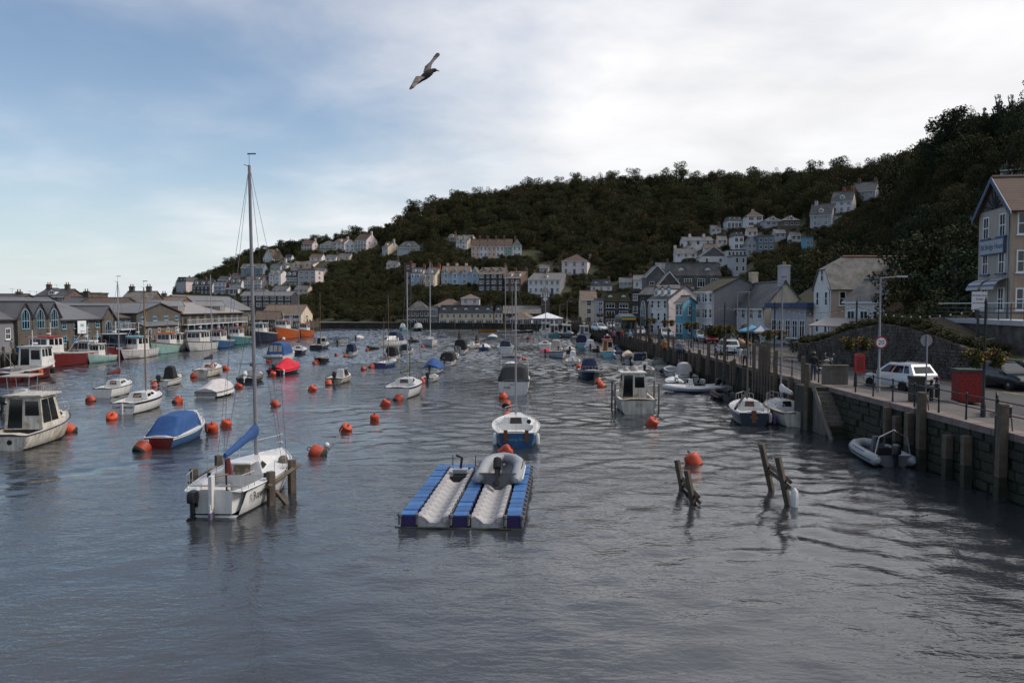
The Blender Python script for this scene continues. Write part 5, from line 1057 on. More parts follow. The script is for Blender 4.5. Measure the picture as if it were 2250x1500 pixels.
# ------------------------------------------------------------------ boats in the harbour
def T_(r, s, y, z, size, m, sx=1.0): return text(s, r, (0, y, z), (R(90), 0, 0), size, m, sx=sx)
# --- the near sloop
L, B, fs, fb = 7.4, 2.75, .92, 1.12
bt = boat('white sloop with blue sail cover and tall grey mast held between timber frames', 470, 1136, L, B, '614', fs, fb, 'sailing_yacht', 'yacht', .74, 'the white sloop with the blue sail cover', mats=(m_gel, m_gel, m_bot, m_gel), deck=m_gel, well=(-.01, .36), floor=.14, sd=.3, smat=m_gel, opent=True)
house_box(bt, 'cabin', -1.05, 1.9, 1.65, .8, fs + .02, .5, m_gel, 1.5, .12, .2, ((.18, .42),), 0, 'hatch', (.3, .75), doorm=M('marbled_hatch', (.16, .12, .075), .35, .45, 3, mottle=((.3, .22, .13), .4, 4)), z1=fb)
q = MB(); q.box(-.52, .52, -1.5, -.9, fs + .5, fs + .56); q.build('companion_slide', m_gel, bt)
mast(bt, .55, fs + .45, 11.6, .085, m_alud, (3.2, fs + 1.35, fs + .95), (.32, .62), L, B, fs, fb, m_cblue, -.12, rr=.008)
rails(bt, L, B, .74, fs, fb, .84, .96, .6, None, 3, 'pulpit', True); rails(bt, L, B, .74, fs, fb, .01, .12, .55, None, 3, 'pushpit')
for s_ in (-1, 1):
    q = MB()
    for t in (.35, .55, .7): x = s_ * (hb(L, B, .74, t) - .07); y = -L / 2 + L * t; z = sheer(fs, fb, t); q.tube([(x, y, z), (x, y, z + .55)], .012, 4)
    q.build('stanchions', m_steel, bt)
    q = MB(); q.box(s_ * .62 - .22, s_ * .62 + .22, -3.0, -1.1, .14, .62); q.build('cockpit_seat', m_gel, bt)
    q = MB(); q.lathe([(.09, 0), (.07, .06), (.06, .14), (.09, .16)], 9, (s_ * 1.08, -1.5, fs + .03)); q.build('winch', m_rub, bt)
q = MB(); q.box(-.06, .06, -L / 2 - .3, -L / 2 - .02, .35, 1.5); q.cbox((0, -L / 2 - .18, .05), (.05, .36, .9)); rd = q.build('rudder', m_gel, bt); q = MB(); q.cbox((0, -L / 2 - .2, -.12), (.07, .38, .7)); q.build('rudder_blade', M('rudder_purple_grey', (.12, .1, .16), .6, .2, 3), rd)
q = MB(); q.tube([(0, -L / 2 - .1, 1.45), (.15, -L / 2 + 1.5, 1.25)], .03, 5); q.build('tiller', m_teak, bt)
outboard(bt, -L / 2 - .1, .55, -.62, m_motor, 0, .95)
q = MB(); q.tube([(-1, -L / 2 + .4, fs + .1), (1, -L / 2 + .4, fs + .1)], .035, 6); q.build('mainsheet_track', m_steel, bt)
q = MB(); q.tube([(0, -2.6, fs + .85), (0, -2.5, .45)], .035, 5); q.ball((0, -2.5, .55), .16, 8, 6); q.build('mainsheet_tackle', m_rub, bt); q = MB(); q.tube([(.05, -2.55, fs + .95), (.1, -2.55, fs + .35)], [.09, .14], 6); q.build('ensign', m_cmar, bt)
text('Rowan', bt, (1.24, -2.5, .6), (R(86), 0, R(84)), .4, m_rub)
q = MB(); q.ball((.95, 1.0, fs + .18), .22, 8, 6); q.build('rope_coil', m_rope, bt)
# --- red boat with blue canopy
L, B, fs, fb = 5.4, 1.95, .55, .9
bt = boat('dark red cabin boat with blue canvas canopy', 349, 984, L, B, '440', fs, fb, 'cabin_boat', 'boat', .8, 'the dark red boat with the blue canopy', mats=(m_hblue, m_gel, m_botb, m_hred), deck=m_gel, smat=m_gel)
house_box(bt, 'cuddy', .4, 2.0, 1.5, .8, fs + .15, .75, m_gel, .55, 0, .14, ((.08, .4),), 2, 0, (.3, .8)); canopy(bt, -L / 2 + .25, .75, 1.75, fs, 1.05, m_cblue, .95, .1); rails(bt, L, B, .8, fs, fb, .6, .94, .45, None, 5, 'bow_rail', True)
q = MB(); q.box(-.75, -.5, -L / 2 - .12, -L / 2 - .01, .15, .45); q.build('transom_bracket', m_gel, bt); fender(bt, .85, 1.3, .45, m_cmar, .8)
q = MB(); q.tube([(-.2, .9, 1.5), (-.2, .9, 2.0)], .01, 4); q.build('aerial', m_wire, bt)
# --- pilot cruiser at the left edge
L, B, fs, fb = 6.6, 2.6, .75, 1.25
bt = boat('weather-stained white cruiser with big wheelhouse windows and bow rail', 8, 990, L, B, '142', fs, fb, 'cabin_cruiser', 'boat', .9, 'the stained white wheelhouse cruiser', mats=(m_geld, m_geld, m_bot, m_geld), deck=m_geld, smat=m_cnavy)
house_box(bt, 'wheelhouse', -1.4, 1.0, 2.0, 1.75, fs + .05, 1.75, m_geld, .55, .1, .16, ((.06, .46), (.5, .84)), 2, 'door', (.18, .9), roof=m_geld, ov=.15); house_box(bt, 'foredeck_trunk', .95, 2.6, 1.5, .7, fb - .15, .32, m_geld, .5, 0, .12, ((.2, .6),), 0, 0); rails(bt, L, B, .9, fs, fb, .66, .97, .5, None, 5, 'bow_rail', True)
for x in (-.6, .3): q = MB(); q.lathe([(.13, 0), (.13, .02)], 10, (x, -L / 2 - .025, .42), 'Y'); q.build('exhaust_port', m_rub, bt)
q = MB(); q.tube([(-.5, .2, fs + 2.0), (.5, -.8, fs + 2.05)], .02, 4); q.build('aerial', m_gel, bt)
# --- centre console with T-top
L, B, fs, fb = 6.2, 2.3, .65, .95
bt = boat('white open fishing boat with canvas T-top behind the stained cruiser', 8, 908, L, B, '88', fs, fb, 'console_boat', 'boat', .9, 'the white T-top boat', mats=(m_gel, m_gel, m_bot), deck=m_deck, well=(.1, .8))
house_box(bt, 'console', -.7, .4, .9, .8, .15, 1.25, m_gel, .25, .1, .06, (), 1, 0, (.5, .95)); q = MB(); q.box(-1.0, 1.0, -1.4, 1.0, 2.35, 2.43); q.build('t_top', m_cbei, bt)
for x in (-.75, .75):
    for y in (-.8, .6): q = MB(); q.tube([(x * .8, y, .2), (x, y, 2.36)], .03, 5); q.build('t_top_leg', m_steel, bt)
rails(bt, L, B, .9, fs, fb, .6, .97, .45, None, 4, 'bow_rail', True); outboard(bt, -L / 2, .75, 0, m_motor)
def yacht(label, px, py, L, B, hd, mh, short, hullm=m_gel, strp=None, cover=None, fs=.75, fb=.95, mm=None, my=.4, deck=m_gel, sp=(.55,), boom=True, hatch=m_wood, bot=m_bot, **k):
    bt = boat(label, px, py, L, B, hd, fs, fb, 'sailing_yacht', 'yacht', .72, short, mats=(hullm, strp or hullm, bot, hullm), deck=deck, well=(.07, .36), floor=.25, sd=.3, smat=strp or m_rub, **k)
    front = not isinstance(hd, str) and abs((hd + 180) % 360 - 180) > 90
    house_box(bt, 'cabin', -L * .13, L * .3, B * .62, B * .34, fs + .02, .45, m_gel, L * .1, .08, .16, ((.1, .4), (.5, .75)), 1 if front else 0, 'hatch', (.3, .75), doorm=hatch, z1=fb - .05)
    if mh: mast(bt, L * my / 4, fs + .4, mh, .05 + L * .002, mm or m_alu, (L * .4, fs + 1.05, fs + 1.0) if boom else None, sp, L, B, fs, fb, cover)
    rails(bt, L, B, .72, fs, fb, .84, .96, .5, None, 3, 'pulpit', True); rails(bt, L, B, .72, fs, fb, .01, .12, .5, None, 3, 'pushpit'); return bt
bt = yacht('small white sloop with maroon furled sail', 225, 874, 5.6, 2.1, '284', 8.3, 'the small sloop with the maroon sail', cover=m_cmar)
bt = yacht('white sloop with brown hatch and dark rubbing band moored near the maroon-sailed sloop', 270, 910, 6.4, 2.35, '349', 7.6, 'the white sloop with the dark rubbing band', m_gel, m_rub, mm=m_teak, boom=False); T_(bt, 'Companion', -3.23, .5, .3, m_rub); T_(bt, 'LOOE', -3.23, .25, .14, m_rub); q = MB(); q.box(-.06, .06, -3.42, -3.2, -.2, .75); q.build('rudder', m_gel, bt)
bt = yacht('white yacht with black sail cover, wooden hatch and orange lifebuoy', 440, 829, 6.2, 2.3, '481', 9.6, 'the yacht with the black sail cover', m_geld, None, m_cblk)
q = MB(); rg = [[(.6 + (.28 + .06 * math.cos(a)) * math.cos(b_), -.95 + .06 * math.sin(a), 1.05 + (.28 + .06 * math.cos(a)) * math.sin(b_)) for a in [2 * math.pi * j / 6 for j in range(6)]] for b_ in [2 * math.pi * i / 14 for i in range(15)]]; q.loft(rg, True, False); q.build('lifebuoy', m_orgp, bt, True)
def open_boat(label, px, py, L, B, hd, short, hullm=m_gel, ob=m_motor, obx=0, tilt=0, can=None, canv=None, cons=False, screen=False, strp=None, deck=m_deck, fs=.5, fb=.75, name='motor_boat', rail=True, cover=None, cov=None, bot=m_bot, bim=None, arch=False, **k):
    bt = boat(label, px, py, L, B, hd, fs, fb, name, 'boat', .84, short, mats=(hullm, strp or hullm, bot, hullm), deck=deck, well=(.07, .66), floor=.12, sd=.2, **k)
    if ob: outboard(bt, -L / 2 - .02, fs + .12, obx, ob, tilt)
    if can: canopy(bt, -L / 2 + canv[0] * L, -L / 2 + canv[1] * L, B * canv[2], fs, canv[3], can, .25 if len(canv) < 5 else canv[4])
    if cons: house_box(bt, 'console', -.4, .35, .75, .65, .1, 1.1, m_gel, .2, .08, .06, (), 1, 0, (.55, .95))
    if screen: q = MB(); q.extr([(-B * .34, L * .1, fs + .15), (B * .34, L * .1, fs + .15), (B * .26, L * .1 - .15, fs + .62), (-B * .26, L * .1 - .15, fs + .62)], (0, .03, 0)); q.build('windscreen', m_bglass, bt)
    if cover: tarp(bt, L, B, .84, fs, fb, cov[0], cov[1], cov[2], cover)
    if bim:
        q = MB(); q.box(-B * .4, B * .4, -L * .25, L * .12, 1.75, 1.82); b0 = q.build('bimini', bim, bt)
        for x in (-1, 1):
            for y in (-.2, .08): q = MB(); q.tube([(x * B * .42, y * L, fs), (x * B * .38, y * L, 1.76)], .018, 4); q.build('bimini_leg', m_steel, b0)
    if arch: q = MB(); q.tube([(-B * .42, -L * .2, fs), (-B * .36, -L * .28, 1.6), (B * .36, -L * .28, 1.6), (B * .42, -L * .2, fs)], .045, 6); q.build('radar_arch', m_gel, bt)
    if rail: rails(bt, L, B, .84, fs, fb, .66, .95, .4, None, 4, 'bow_rail', True)
    # seats / thwarts inside
    q = MB(); q.box(-B * .3, B * .3, -L * .3, -L * .2, .12, .45); q.build('seat', m_deck, bt)
    return bt
open_boat('white day boat with black console cover and black outboard', 350, 849, 5.2, 2.0, '394', 'the day boat with the black console cover', can=m_cblk, canv=(.42, .62, .5, 1.25, .1), cons=True)
bt = boat('boat wrapped in a pale grey tarpaulin', 452, 874, 5.2, 2.2, '505', .45, .6, 'covered_boat', 'boat', .84, 'the boat wrapped in pale tarpaulin', mats=(m_gel, m_gel, m_bot), deck=m_deck); tarp(bt, 5.2, 2.2, .84, .45, .6, .0, .99, .85, m_cwhite, drop=.32, fold=.07, seed=3)
q = MB(); q.tube([(1.12 * math.cos(a) if abs(math.cos(a)) > .01 else 0, -1.9 + .5 * math.sin(a) * 0, .35) for a in (0, 1.57, 3.14)], .012, 4); q.build('tie_rope', m_rope, bt)
open_boat('grey-covered boat with tilted white outboard and red fender', 537, 842, 4.9, 1.95, '572', 'the grey-covered boat', m_navy, m_motorw, .1, 35, cover=m_cgrey, cov=(.12, .7, .55), strp=m_gel)
bt = open_boat('boat under a bright red tarpaulin', 603, 824, 5.8, 2.2, '655', 'the boat under the red tarpaulin', m_navy, m_motor, 0, 20, rail=False); tarp(bt, 5.8, 2.2, .84, .5, .75, .03, 1.0, lambda t: .35 + .75 * math.exp(-((t - .5) / .22) ** 2), m_cred, drop=.18, fold=.05, seed=5); fender(bt, .9, -2.6, .3)
L, B, fs, fb = 7.6, 2.8, .95, 1.25
bt = boat('white motor cruiser with royal blue canopy and a grey dinghy across its stern', 602, 797, L, B, '641', fs, fb, 'motor_cruiser', 'boat', .88, 'the cruiser with the royal blue canopy', mats=(m_gel, m_gel, m_bot), deck=m_gel); house_box(bt, 'cabin', -.4, 2.6, 2.1, 1.1, fs, .8, m_gel, 1.0, 0, .18, ((.15, .75),), 2, 0); canopy(bt, -L / 2 + .5, .5, 2.45, fs, 1.75, m_cblue, .35, .2, 3); rails(bt, L, B, .88, fs, fb, .6, .96, .5, None, 5, 'bow_rail', True)
q = MB(); q.tube([(-1.3, -L / 2 - .3, .75), (-.9, -L / 2 - .35, .8), (.9, -L / 2 - .35, .8), (1.3, -L / 2 - .3, .78)], [.12, .22, .22, .12], 8); q.build('stern_dinghy', m_tubeg, bt, True); q = MB(); q.ball((0, 0.2, 2.95), .25, 8, 5); q.build('radar_dome', m_gel, bt, True)
yacht('dark navy yacht with blue sail cover moored past the royal blue canopy cruiser', 650, 780, 7.2, 2.5, '662', 11.5, 'the dark navy yacht', m_navy, m_gel, m_cnavy, mm=m_alu)
bt = open_boat('black-hulled white-topped cabin boat with thin masts', 694, 769, 7.0, 2.5, '718', 'the black-hulled cabin boat', m_navy, None, strp=m_gel, fs=.8, fb=1.1); house_box(bt, 'cabin', -.2, 2.2, 1.8, 1.1, .8, 1.2, m_gel, .5, 0, .15, ((.1, .45), (.5, .85)), 2, 'door'); mast(bt, -.6, .3, 9.5, .05, m_teak, None, (), 7, 2.5, .8, 1.1, top=False)
open_boat('black open launch with cream interior lying bow-on', 704, 797, 5.4, 2.1, 170, 'the black open launch', m_blk, None, strp=m_gel, rail=False, name='launch')
open_boat('cream centre-console boat with tinted windscreen and tall aerial', 733, 843, 4.8, 1.95, '763', 'the cream centre-console boat', m_geld, m_motor, .1, 25, cons=True, screen=True)
open_boat('small white boat with navy canopy and grey outboard near the black launch', 764, 782, 4.8, 1.9, '782', 'the small boat with the navy canopy', can=m_cnavy, canv=(.25, .62, .7, 1.3, .15))
L, B, fs, fb = 8.5, 2.9, 1.0, 1.35
bt = boat('large white sports cruiser with blue canvas windscreen cover', 833, 763, L, B, 200, fs, fb, 'motor_cruiser', 'boat', .88, 'the large white sports cruiser', mats=(m_gel, m_gel, m_bot), deck=m_gel); house_box(bt, 'cabin', -1.2, 2.8, 2.2, 1.0, fs, .9, m_gel, 1.6, 0, .2, ((.15, .7),), 2, 0); canopy(bt, -3.2, -.6, 2.3, fs, 1.7, m_cnavy, .3, .3); rails(bt, L, B, .88, fs, fb, .55, .96, .5, None, 5, 'bow_rail', True)
open_boat('little black-hulled boat ahead of the large white sports cruiser', 810, 769, 4.4, 1.8, 185, 'the little black-hulled boat', m_blk, None, strp=m_gel, rail=False)
open_boat('white speedboat with radar arch and dark outboard', 881, 779, 6.0, 2.2, 8, 'the speedboat with the radar arch', can=m_cnavy, canv=(.3, .55, .8, 1.0, .1), arch=True)
open_boat('white boat with rounded black canopy and pale grey outboard', 847, 793, 5.2, 2.0, 12, 'the boat with the rounded black canopy', ob=m_motorg, obx=.1, can=m_cblk, canv=(.35, .62, .85, 1.4, .1))
bt = open_boat('small purple-blue sailing dinghy with two thin wooden masts', 834, 807, 4.8, 1.9, 15, 'the purple-blue sailing dinghy', M('purple_blue_hull', (.05, .06, .2), .4, .15, 1), None, strp=m_lblue, rail=False, name='sailing_dinghy', deck=m_gel); mast(bt, .3, .2, 8.6, .04, m_teak, None, (), 4.8, 1.9, .5, .75, top=False); mast(bt, -1.2, .2, 5.8, .035, m_wood, None, (), 4.8, 1.9, .5, .75, top=False, forestay=False)
bt = yacht('white sloop with navy sheer stripe and grey-green furled sail', 873, 875, 7.0, 2.75, 4, 9.0, 'the sloop with the navy stripe', m_gel, m_cnavy, m_cgrn, fs=.85, fb=1.05, hatch=M('brown_grey_hatch', (.1, .075, .07), .6, .2, 2)); mast(bt, 1.55, 1.2, 8.2, .04, m_cgrn, None, (), 7.0, 2.75, .85, 1.05, top=False, forestay=False, lean=.15)
open_boat('white boat under a dark blue tent cover with black outboard', 944, 821, 5.6, 2.15, 6, 'the boat under the dark blue tent cover', ob=m_motor, cover=m_cblue, cov=(.1, .8, 1.05))
open_boat('tiny white dinghy with black outboard', 938, 839, 3.4, 1.6, 8, 'the tiny white dinghy', ob=m_motor, obx=.1, fs=.38, fb=.5, rail=False, name='dinghy')
open_boat('white boat with black wraparound canopy behind the blue tent cover', 976, 805, 5.4, 2.1, 6, 'the boat with the black wraparound canopy', can=m_cblk, canv=(.28, .75, .95, 1.2, .35))
open_boat('white boat shaded by a flat black bimini', 988, 791, 5.6, 2.2, 2, 'the boat with the flat black bimini', bim=m_cblk, cons=True)
bt = open_boat('white angling boat with twin outboards and dark windscreen canopy', 1006, 778, 6.6, 2.4, 5, 'the twin-outboard angling boat', ob=m_motorg, obx=-.3, can=m_cblk, canv=(.3, .6, .85, 1.8, .15)); outboard(bt, -3.32, .62, .3, m_motorg)
open_boat('pale workboat beyond the twin-outboard angling boat', 1022, 767, 6.4, 2.3, 20, 'the pale workboat', m_geld, None, cons=True)
yacht('large white yacht lying bow-on with tall white mast', 950, 762, 8.6, 2.9, 168, 14.0, 'the large bow-on white yacht', m_gel, None, None, fs=1.1, fb=1.4, mm=M('white_mast', (.55, .55, .56), .4, .08), sp=(.4, .7), boom=False)
bt = yacht('blue-and-white yacht with bright blue sail cover behind the grey-covered workboat', 1110, 777, 8.2, 2.7, 0, 12.5, 'the yacht with the bright blue sail cover', m_gel, m_lblue, m_cblue, fs=.95, fb=1.2, sp=(.45, .72)); canopy(bt, -1.8, -.6, 1.9, 1.0, .9, m_cnavy, .2, .2)
bt = open_boat('grey workboat with a draped grey cover and red ball fenders', 1124, 800, 6.2, 2.6, 2, 'the grey workboat with red ball fenders', m_lgrey, None, rail=False, cover=m_cgrey, cov=(0, .5, .45), fs=.9, fb=1.1, strp=m_rub)
for k_ in range(2): q = MB(); q.ball((1.45 + k_ * .3, -2.6, .65 - .1 * k_), .2, 8, 6); q.build('ball_fender', m_buoy, bt, True)
mast(bt, -1.0, .9, 9.5, .05, m_alud, None, (.5,), 6.2, 2.6, .9, 1.1, top=False)
open_boat('low white tender with a rounded foredeck in front of the grey workboat', 1124, 813, 4.4, 1.9, 178, 'the low white tender', m_gel, None, cover=m_gel, cov=(.3, .98, .3), rail=False, name='tender')
L, B, fs, fb = 7.6, 2.75, 1.15, 1.35
bt = boat('white motor cruiser with broad transom and black cockpit cover', 1128, 868, L, B, 2, fs, fb, 'motor_cruiser', 'boat', .92, 'the cruiser with the black cockpit cover', mats=(m_gel, m_gel, m_blk), deck=m_gel); house_box(bt, 'cabin', .3, 2.8, 2.0, 1.0, fs, .75, m_gel, 1.2, 0, .2, ((.15, .7),), 2, 0); canopy(bt, -L / 2 + .06, 1.2, 2.7, fs, 1.25, m_cblk, .75, .3); q = MB(); q.tube([(-1.2, -.6, fs), (-1.15, -.9, fs + 1.5), (1.15, -.9, fs + 1.5), (1.2, -.6, fs)], .05, 6); q.build('radar_arch', m_gel, bt); T_(bt, 'X208', -L / 2 - .02, .62, .26, m_rub).location.x = -.55; T_(bt, 'Seascape', -L / 2 - .02, .9, .16, m_cgrey)
L, B, fs, fb = 6.4, 2.6, .8, 1.0
bt = yacht('blue-hulled white-decked yacht with brown hatch and white fenders', 1134, 984, L, B, 0, 7.6, 'the blue-hulled yacht', m_hblue, m_gel, None, fs=fs, fb=fb, mm=m_alu, boom=False, sp=(.6,), hatch=M('dark_brown_hatch', (.045, .03, .025), .5, .2, 2)); fender(bt, 1.12, -3.0, .45); fender(bt, -1.12, -3.0, .45); T_(bt, 'Amazing Grace', -L / 2 - .03, .45, .2, m_lblue)
for x in (-.55, .55): q = MB(); q.box(x - .1, x + .1, -L / 2 - .1, -L / 2 - .02, .3, .95); q.build('motor_bracket', m_wood, bt)
q = MB(); q.lathe([(.12, 0), (.12, .03)], 12, (.72, -.88, 1.05), 'Y'); q.build('compass', m_rub, bt)
# --- right-hand column
L, B, fs, fb = 6.4, 2.65, .95, 1.25
bt = boat('stained white fishing cruiser with square wheelhouse between thin poles', 1403, 909, L, B, 0, fs, fb, 'cabin_cruiser', 'boat', .93, 'the stained fishing cruiser', mats=(m_geld, m_gel, m_botb, m_geld), deck=m_geld, well=(.05, .4), floor=.35); house_box(bt, 'wheelhouse', -1.1, 1.2, 1.9, 1.6, fs - .1, 1.75, m_geld, .5, .08, .14, ((.1, .46), (.54, .88)), 2, 'door', (.4, .9), roof=m_gel, ov=.1); rails(bt, L, B, .93, fs, fb, .42, .97, .6, None, 6, 'guard_rail', True)
q = MB(); q.ball((.2, .2, fs + 1.85), .3, 8, 5); q.ball((-.4, .1, fs + 1.8), .22, 8, 5); q.build('roof_bundle', m_cbei, bt, True); q = MB(); q.tube([(.1, .2, fs + 1.7), (.1, .2, fs + 2.7)], .012, 4); q.build('aerial', m_wire, bt)
for x, y in ((-1.52, -2.4), (-1.5, -.4), (1.52, -2.4), (1.55, -.4)): q = MB(); q.tube([(x, y, -2), (x + .02, y, 2.0)], .07, 6); tag(q.build('mooring_pole', m_tim, None, loc=bt.location), 'thin timber pole standing beside the stained fishing cruiser', 'pole', 'poles beside the stained fishing cruiser')
open_boat('navy launch with navy canopy lying bow-on beside twin buoys', 1306, 836, 5.2, 2.2, 176, 'the navy bow-on launch', m_navy, None, strp=m_gel, can=m_cnavy, canv=(.25, .6, .7, 1.3, .1), fs=.8, fb=1.0, name='launch')
open_boat('white speedboat with white seat back and big black-and-white outboard', 1259, 803, 4.8, 2.0, 4, 'the speedboat with the black-and-white outboard', ob=m_motorw, rail=False, can=m_gel, canv=(.3, .5, .5, 1.3, .05))
open_boat('pale grey wooden launch lying bow-on with brown gunwale', 1238, 788, 5.8, 2.1, 170, 'the pale grey wooden launch', m_lgrey, None, strp=m_teak, fs=.8, fb=1.05, name='launch')
open_boat('white cruiser with beige rounded canopy', 1221, 775, 6.4, 2.3, 4, 'the cruiser with the beige canopy', ob=m_motor, obx=.4, can=m_cbei, canv=(.3, .6, .8, 1.5, .2))
yacht('white yacht with black sail cover near the pavilion', 1196, 767, 7.4, 2.6, 5, 11.8, 'the white yacht near the pavilion', m_gel, None, m_cblk)
def fisher(label, px, py, L, B, hd, short, hullm, whm=m_gel, roofm=m_gel, fs=.9, fb=1.7, why=.15, gantry=True, cat=False, deck=m_deck, strp=m_gel, sgn=None, wl=.26, wh=1.9, bot=m_bot, name='fishing_boat', mastm=None, num=None):
    bt = boat(label, px, py, L, B, hd, fs, fb, name, 'fishing boat', .85, short, mats=(hullm, strp, bot, hullm), deck=deck, well=(.04, .55), floor=fs - .45, sd=.18, smat=strp)
    y0 = -L / 2 + L * (.5 + why) - L * wl / 2; house_box(bt, 'wheelhouse', y0, y0 + L * wl, B * .68, B * .58, fs - .3 if why < .1 else fs + (fb - fs) * .3 - .2, wh + .3, whm, .25, .05, .1, ((.08, .28), (.34, .54), (.6, .88)), 3, 'door', (.55, .9), roof=roofm, ov=.14)
    zt = fs + wh + .2; q = MB(); q.tube([(0, y0 + .5, zt), (0, y0 + .5, zt + 1.8)], .05, 6); q.tube([(-.5, y0 + .5, zt + 1.1), (.5, y0 + .5, zt + 1.1)], .025, 5); q.lathe([(.25, 0), (.3, .08), (.25, .16)], 8, (0, y0 + .9, zt + .35)); q.build('signal_mast', mastm or m_gel, bt)
    if gantry:
        q = MB(); yg = -L / 2 + .5
        q.tube([(-B * .36, yg, fs), (-B * .34, yg, fs + 1.9), (B * .34, yg, fs + 1.9), (B * .36, yg, fs)], .05, 6); q.tube([(0, yg + L * .3, fs), (0, yg + .1, fs + 2.6)], .04, 5); q.build('stern_gantry', m_alud, bt)
    rails(bt, L, B, .85, fs, fb, .62, .97, .5, None, 5, 'bow_rail', True)
    q = MB(); q.box(-B * .25, B * .25, -L * .38, -L * .22, fs - .45, fs + .25); q.build('fish_box_stack', m_cgrey, bt)
    for k_ in range(3): q = MB(); q.lathe([(.02, -.3), (.24, -.28), (.27, 0), (.24, .28), (.02, .3)], 8, (B * .5 + .12, -L * .3 + k_ * L * .22, fs * .7)); q.build('tyre_fender', m_rub if k_ != 1 else m_orgp, bt, True)
    if num:
        for s_ in (-1, 1): text(num, bt, (s_ * (hb(L, B, .85, .74) + .06), L * .24, fs + .25), (R(90), 0, s_ * R(90) + s_ * R(14)), .42, m_gel)
    return bt
# --- fishing fleet along the left quay
fisher('dark red trawler with white wheelhouse and maroon roof stripe', 62, 812, 12.5, 4.0, 180, 'the dark red trawler', m_hred, m_gel, m_redp, 1.5, 2.1, .22, num='FY848')
fisher('red-hulled open trawler with green net drums by the left edge', -12, 842, 10, 3.6, 0, 'the red open trawler', m_hred, m_gel, m_gel, 1.0, 1.6, .2)
fisher('small dark red fishing boat with short white cabin', 161, 800, 7, 2.6, 180, 'the small dark red fishing boat', m_hred, m_gel, m_gel, .9, 1.4, .05, num='FY 774')
fisher('mint-green small cabin boat next to the dark red boats', 192, 799, 6.2, 2.3, 178, 'the mint-green cabin boat', m_mint, m_gel, m_gel, .75, 1.25, .1, gantry=False, wh=1.4)
fisher('navy and red trawler with white window band', 219, 793, 9.5, 3.6, 180, 'the navy and red trawler', m_hred, m_navy, m_gel, 1.3, 1.9, .1, strp=m_navy, num='FY 83')
fisher('white catamaran workboat with light blue roof', 266, 790, 9.0, 3.8, 178, 'the white catamaran with the light blue roof', m_gel, m_gel, m_lblue, 1.1, 1.3, .0, wl=.4)
fisher('turquoise and rust old trawler with net gear', 331, 780, 10.5, 3.6, 175, 'the turquoise rusty trawler', m_mint, m_gel, m_orgp, 1.2, 2.0, -.15, strp=m_wood, mastm=m_alud)
fisher('white angling boat moored past the rusty trawler', 372, 774, 8, 2.9, 178, 'the white angling boat by the rusty trawler', m_gel, m_gel, m_gel, 1.0, 1.5, .08)
fisher('big white angling catamaran with raked windows and dark green stripe', 413, 773, 10, 3.9, 178, 'the big angling catamaran', m_gel, m_gel, m_gel, 1.3, 1.7, .05, strp=m_cgrn, wl=.42, gantry=False)
fisher('blue-hulled angling boat with white top and red-trimmed roof', 463, 767, 9.5, 3.5, 176, 'the blue angling boat with red roof trim', m_hblue, m_gel, m_redp, 1.2, 1.7, .08, strp=m_gel, wl=.34)
fisher('light blue angling boat with a white bow and red trim', 505, 759, 10, 3.5, 176, 'the light blue angling boat', m_teal, m_gel, m_redp, 1.3, 1.9, .08, strp=m_gel, wl=.32)
fisher('navy trawler with dark red bottom and tall mast', 556, 753, 12.5, 4.2, 178, 'the navy trawler', m_navy, m_gel, m_gel, 1.6, 2.5, .12, bot=m_hred, mastm=m_alud)
fisher('orange trawler with high white bow', 607, 746, 12, 4.4, 180, 'the orange trawler with the white bow', m_orange, m_gel, m_orgp, 1.8, 2.9, .1, strp=m_gel)
fisher('small all-orange fishing boat near the end of the fish quay', 660, 741, 9, 3.4, 178, 'the all-orange fishing boat', m_orange, m_gel, m_orgp, 1.3, 1.9, .05, strp=m_orange)
# --- boats below the right quay
fisher('white passenger boat with tall cabins by the pavilion', 1200, 736, 9, 3.2, 0, 'the white passenger boat', m_gel, m_gel, m_gel, 1.1, 1.5, .05, wl=.45, gantry=False)
fisher('teal trip boat with white roof', 1219, 741, 8, 2.9, 0, 'the teal trip boat', m_teal, m_gel, m_gel, .95, 1.4, .0, wl=.5, gantry=False)
bt = fisher('navy trip boat with name across the stern', 1247, 742, 8.6, 3.1, 0, 'the navy trip boat', m_navy, m_gel, m_gel, 1.0, 1.5, .0, wl=.5, gantry=False); T_(bt, 'Puddleduck', -4.35, .55, .5, m_lblue)
fisher('white trip boat with red roof rails', 1284, 746, 8.5, 3.1, 4, 'the trip boat with red roof rails', m_gel, m_gel, m_gel, 1.0, 1.5, .02, wl=.4, gantry=False)
open_boat('blue and white canopied boat below the quay piles', 1279, 763, 6, 2.3, 2, 'the blue and white canopied boat', m_lblue, None, strp=m_gel, can=m_cnavy, canv=(.15, .5, .9, 1.6, .1), fs=.7, fb=.95)
open_boat('white outboard boat with a dark open cuddy', 1297, 769, 5.2, 2.1, 5, 'the white boat with the open cuddy', can=m_gel, canv=(.4, .7, .8, 1.2, .1))
open_boat('black inflatable-sided boat with red fuel tank', 1313, 773, 4.8, 2.1, 8, 'the black boat with the red fuel tank', m_blk, m_motor, can=m_redp, canv=(.2, .3, .3, .5, .03))
L, B, fs, fb = 6.2, 2.35, .8, 1.2
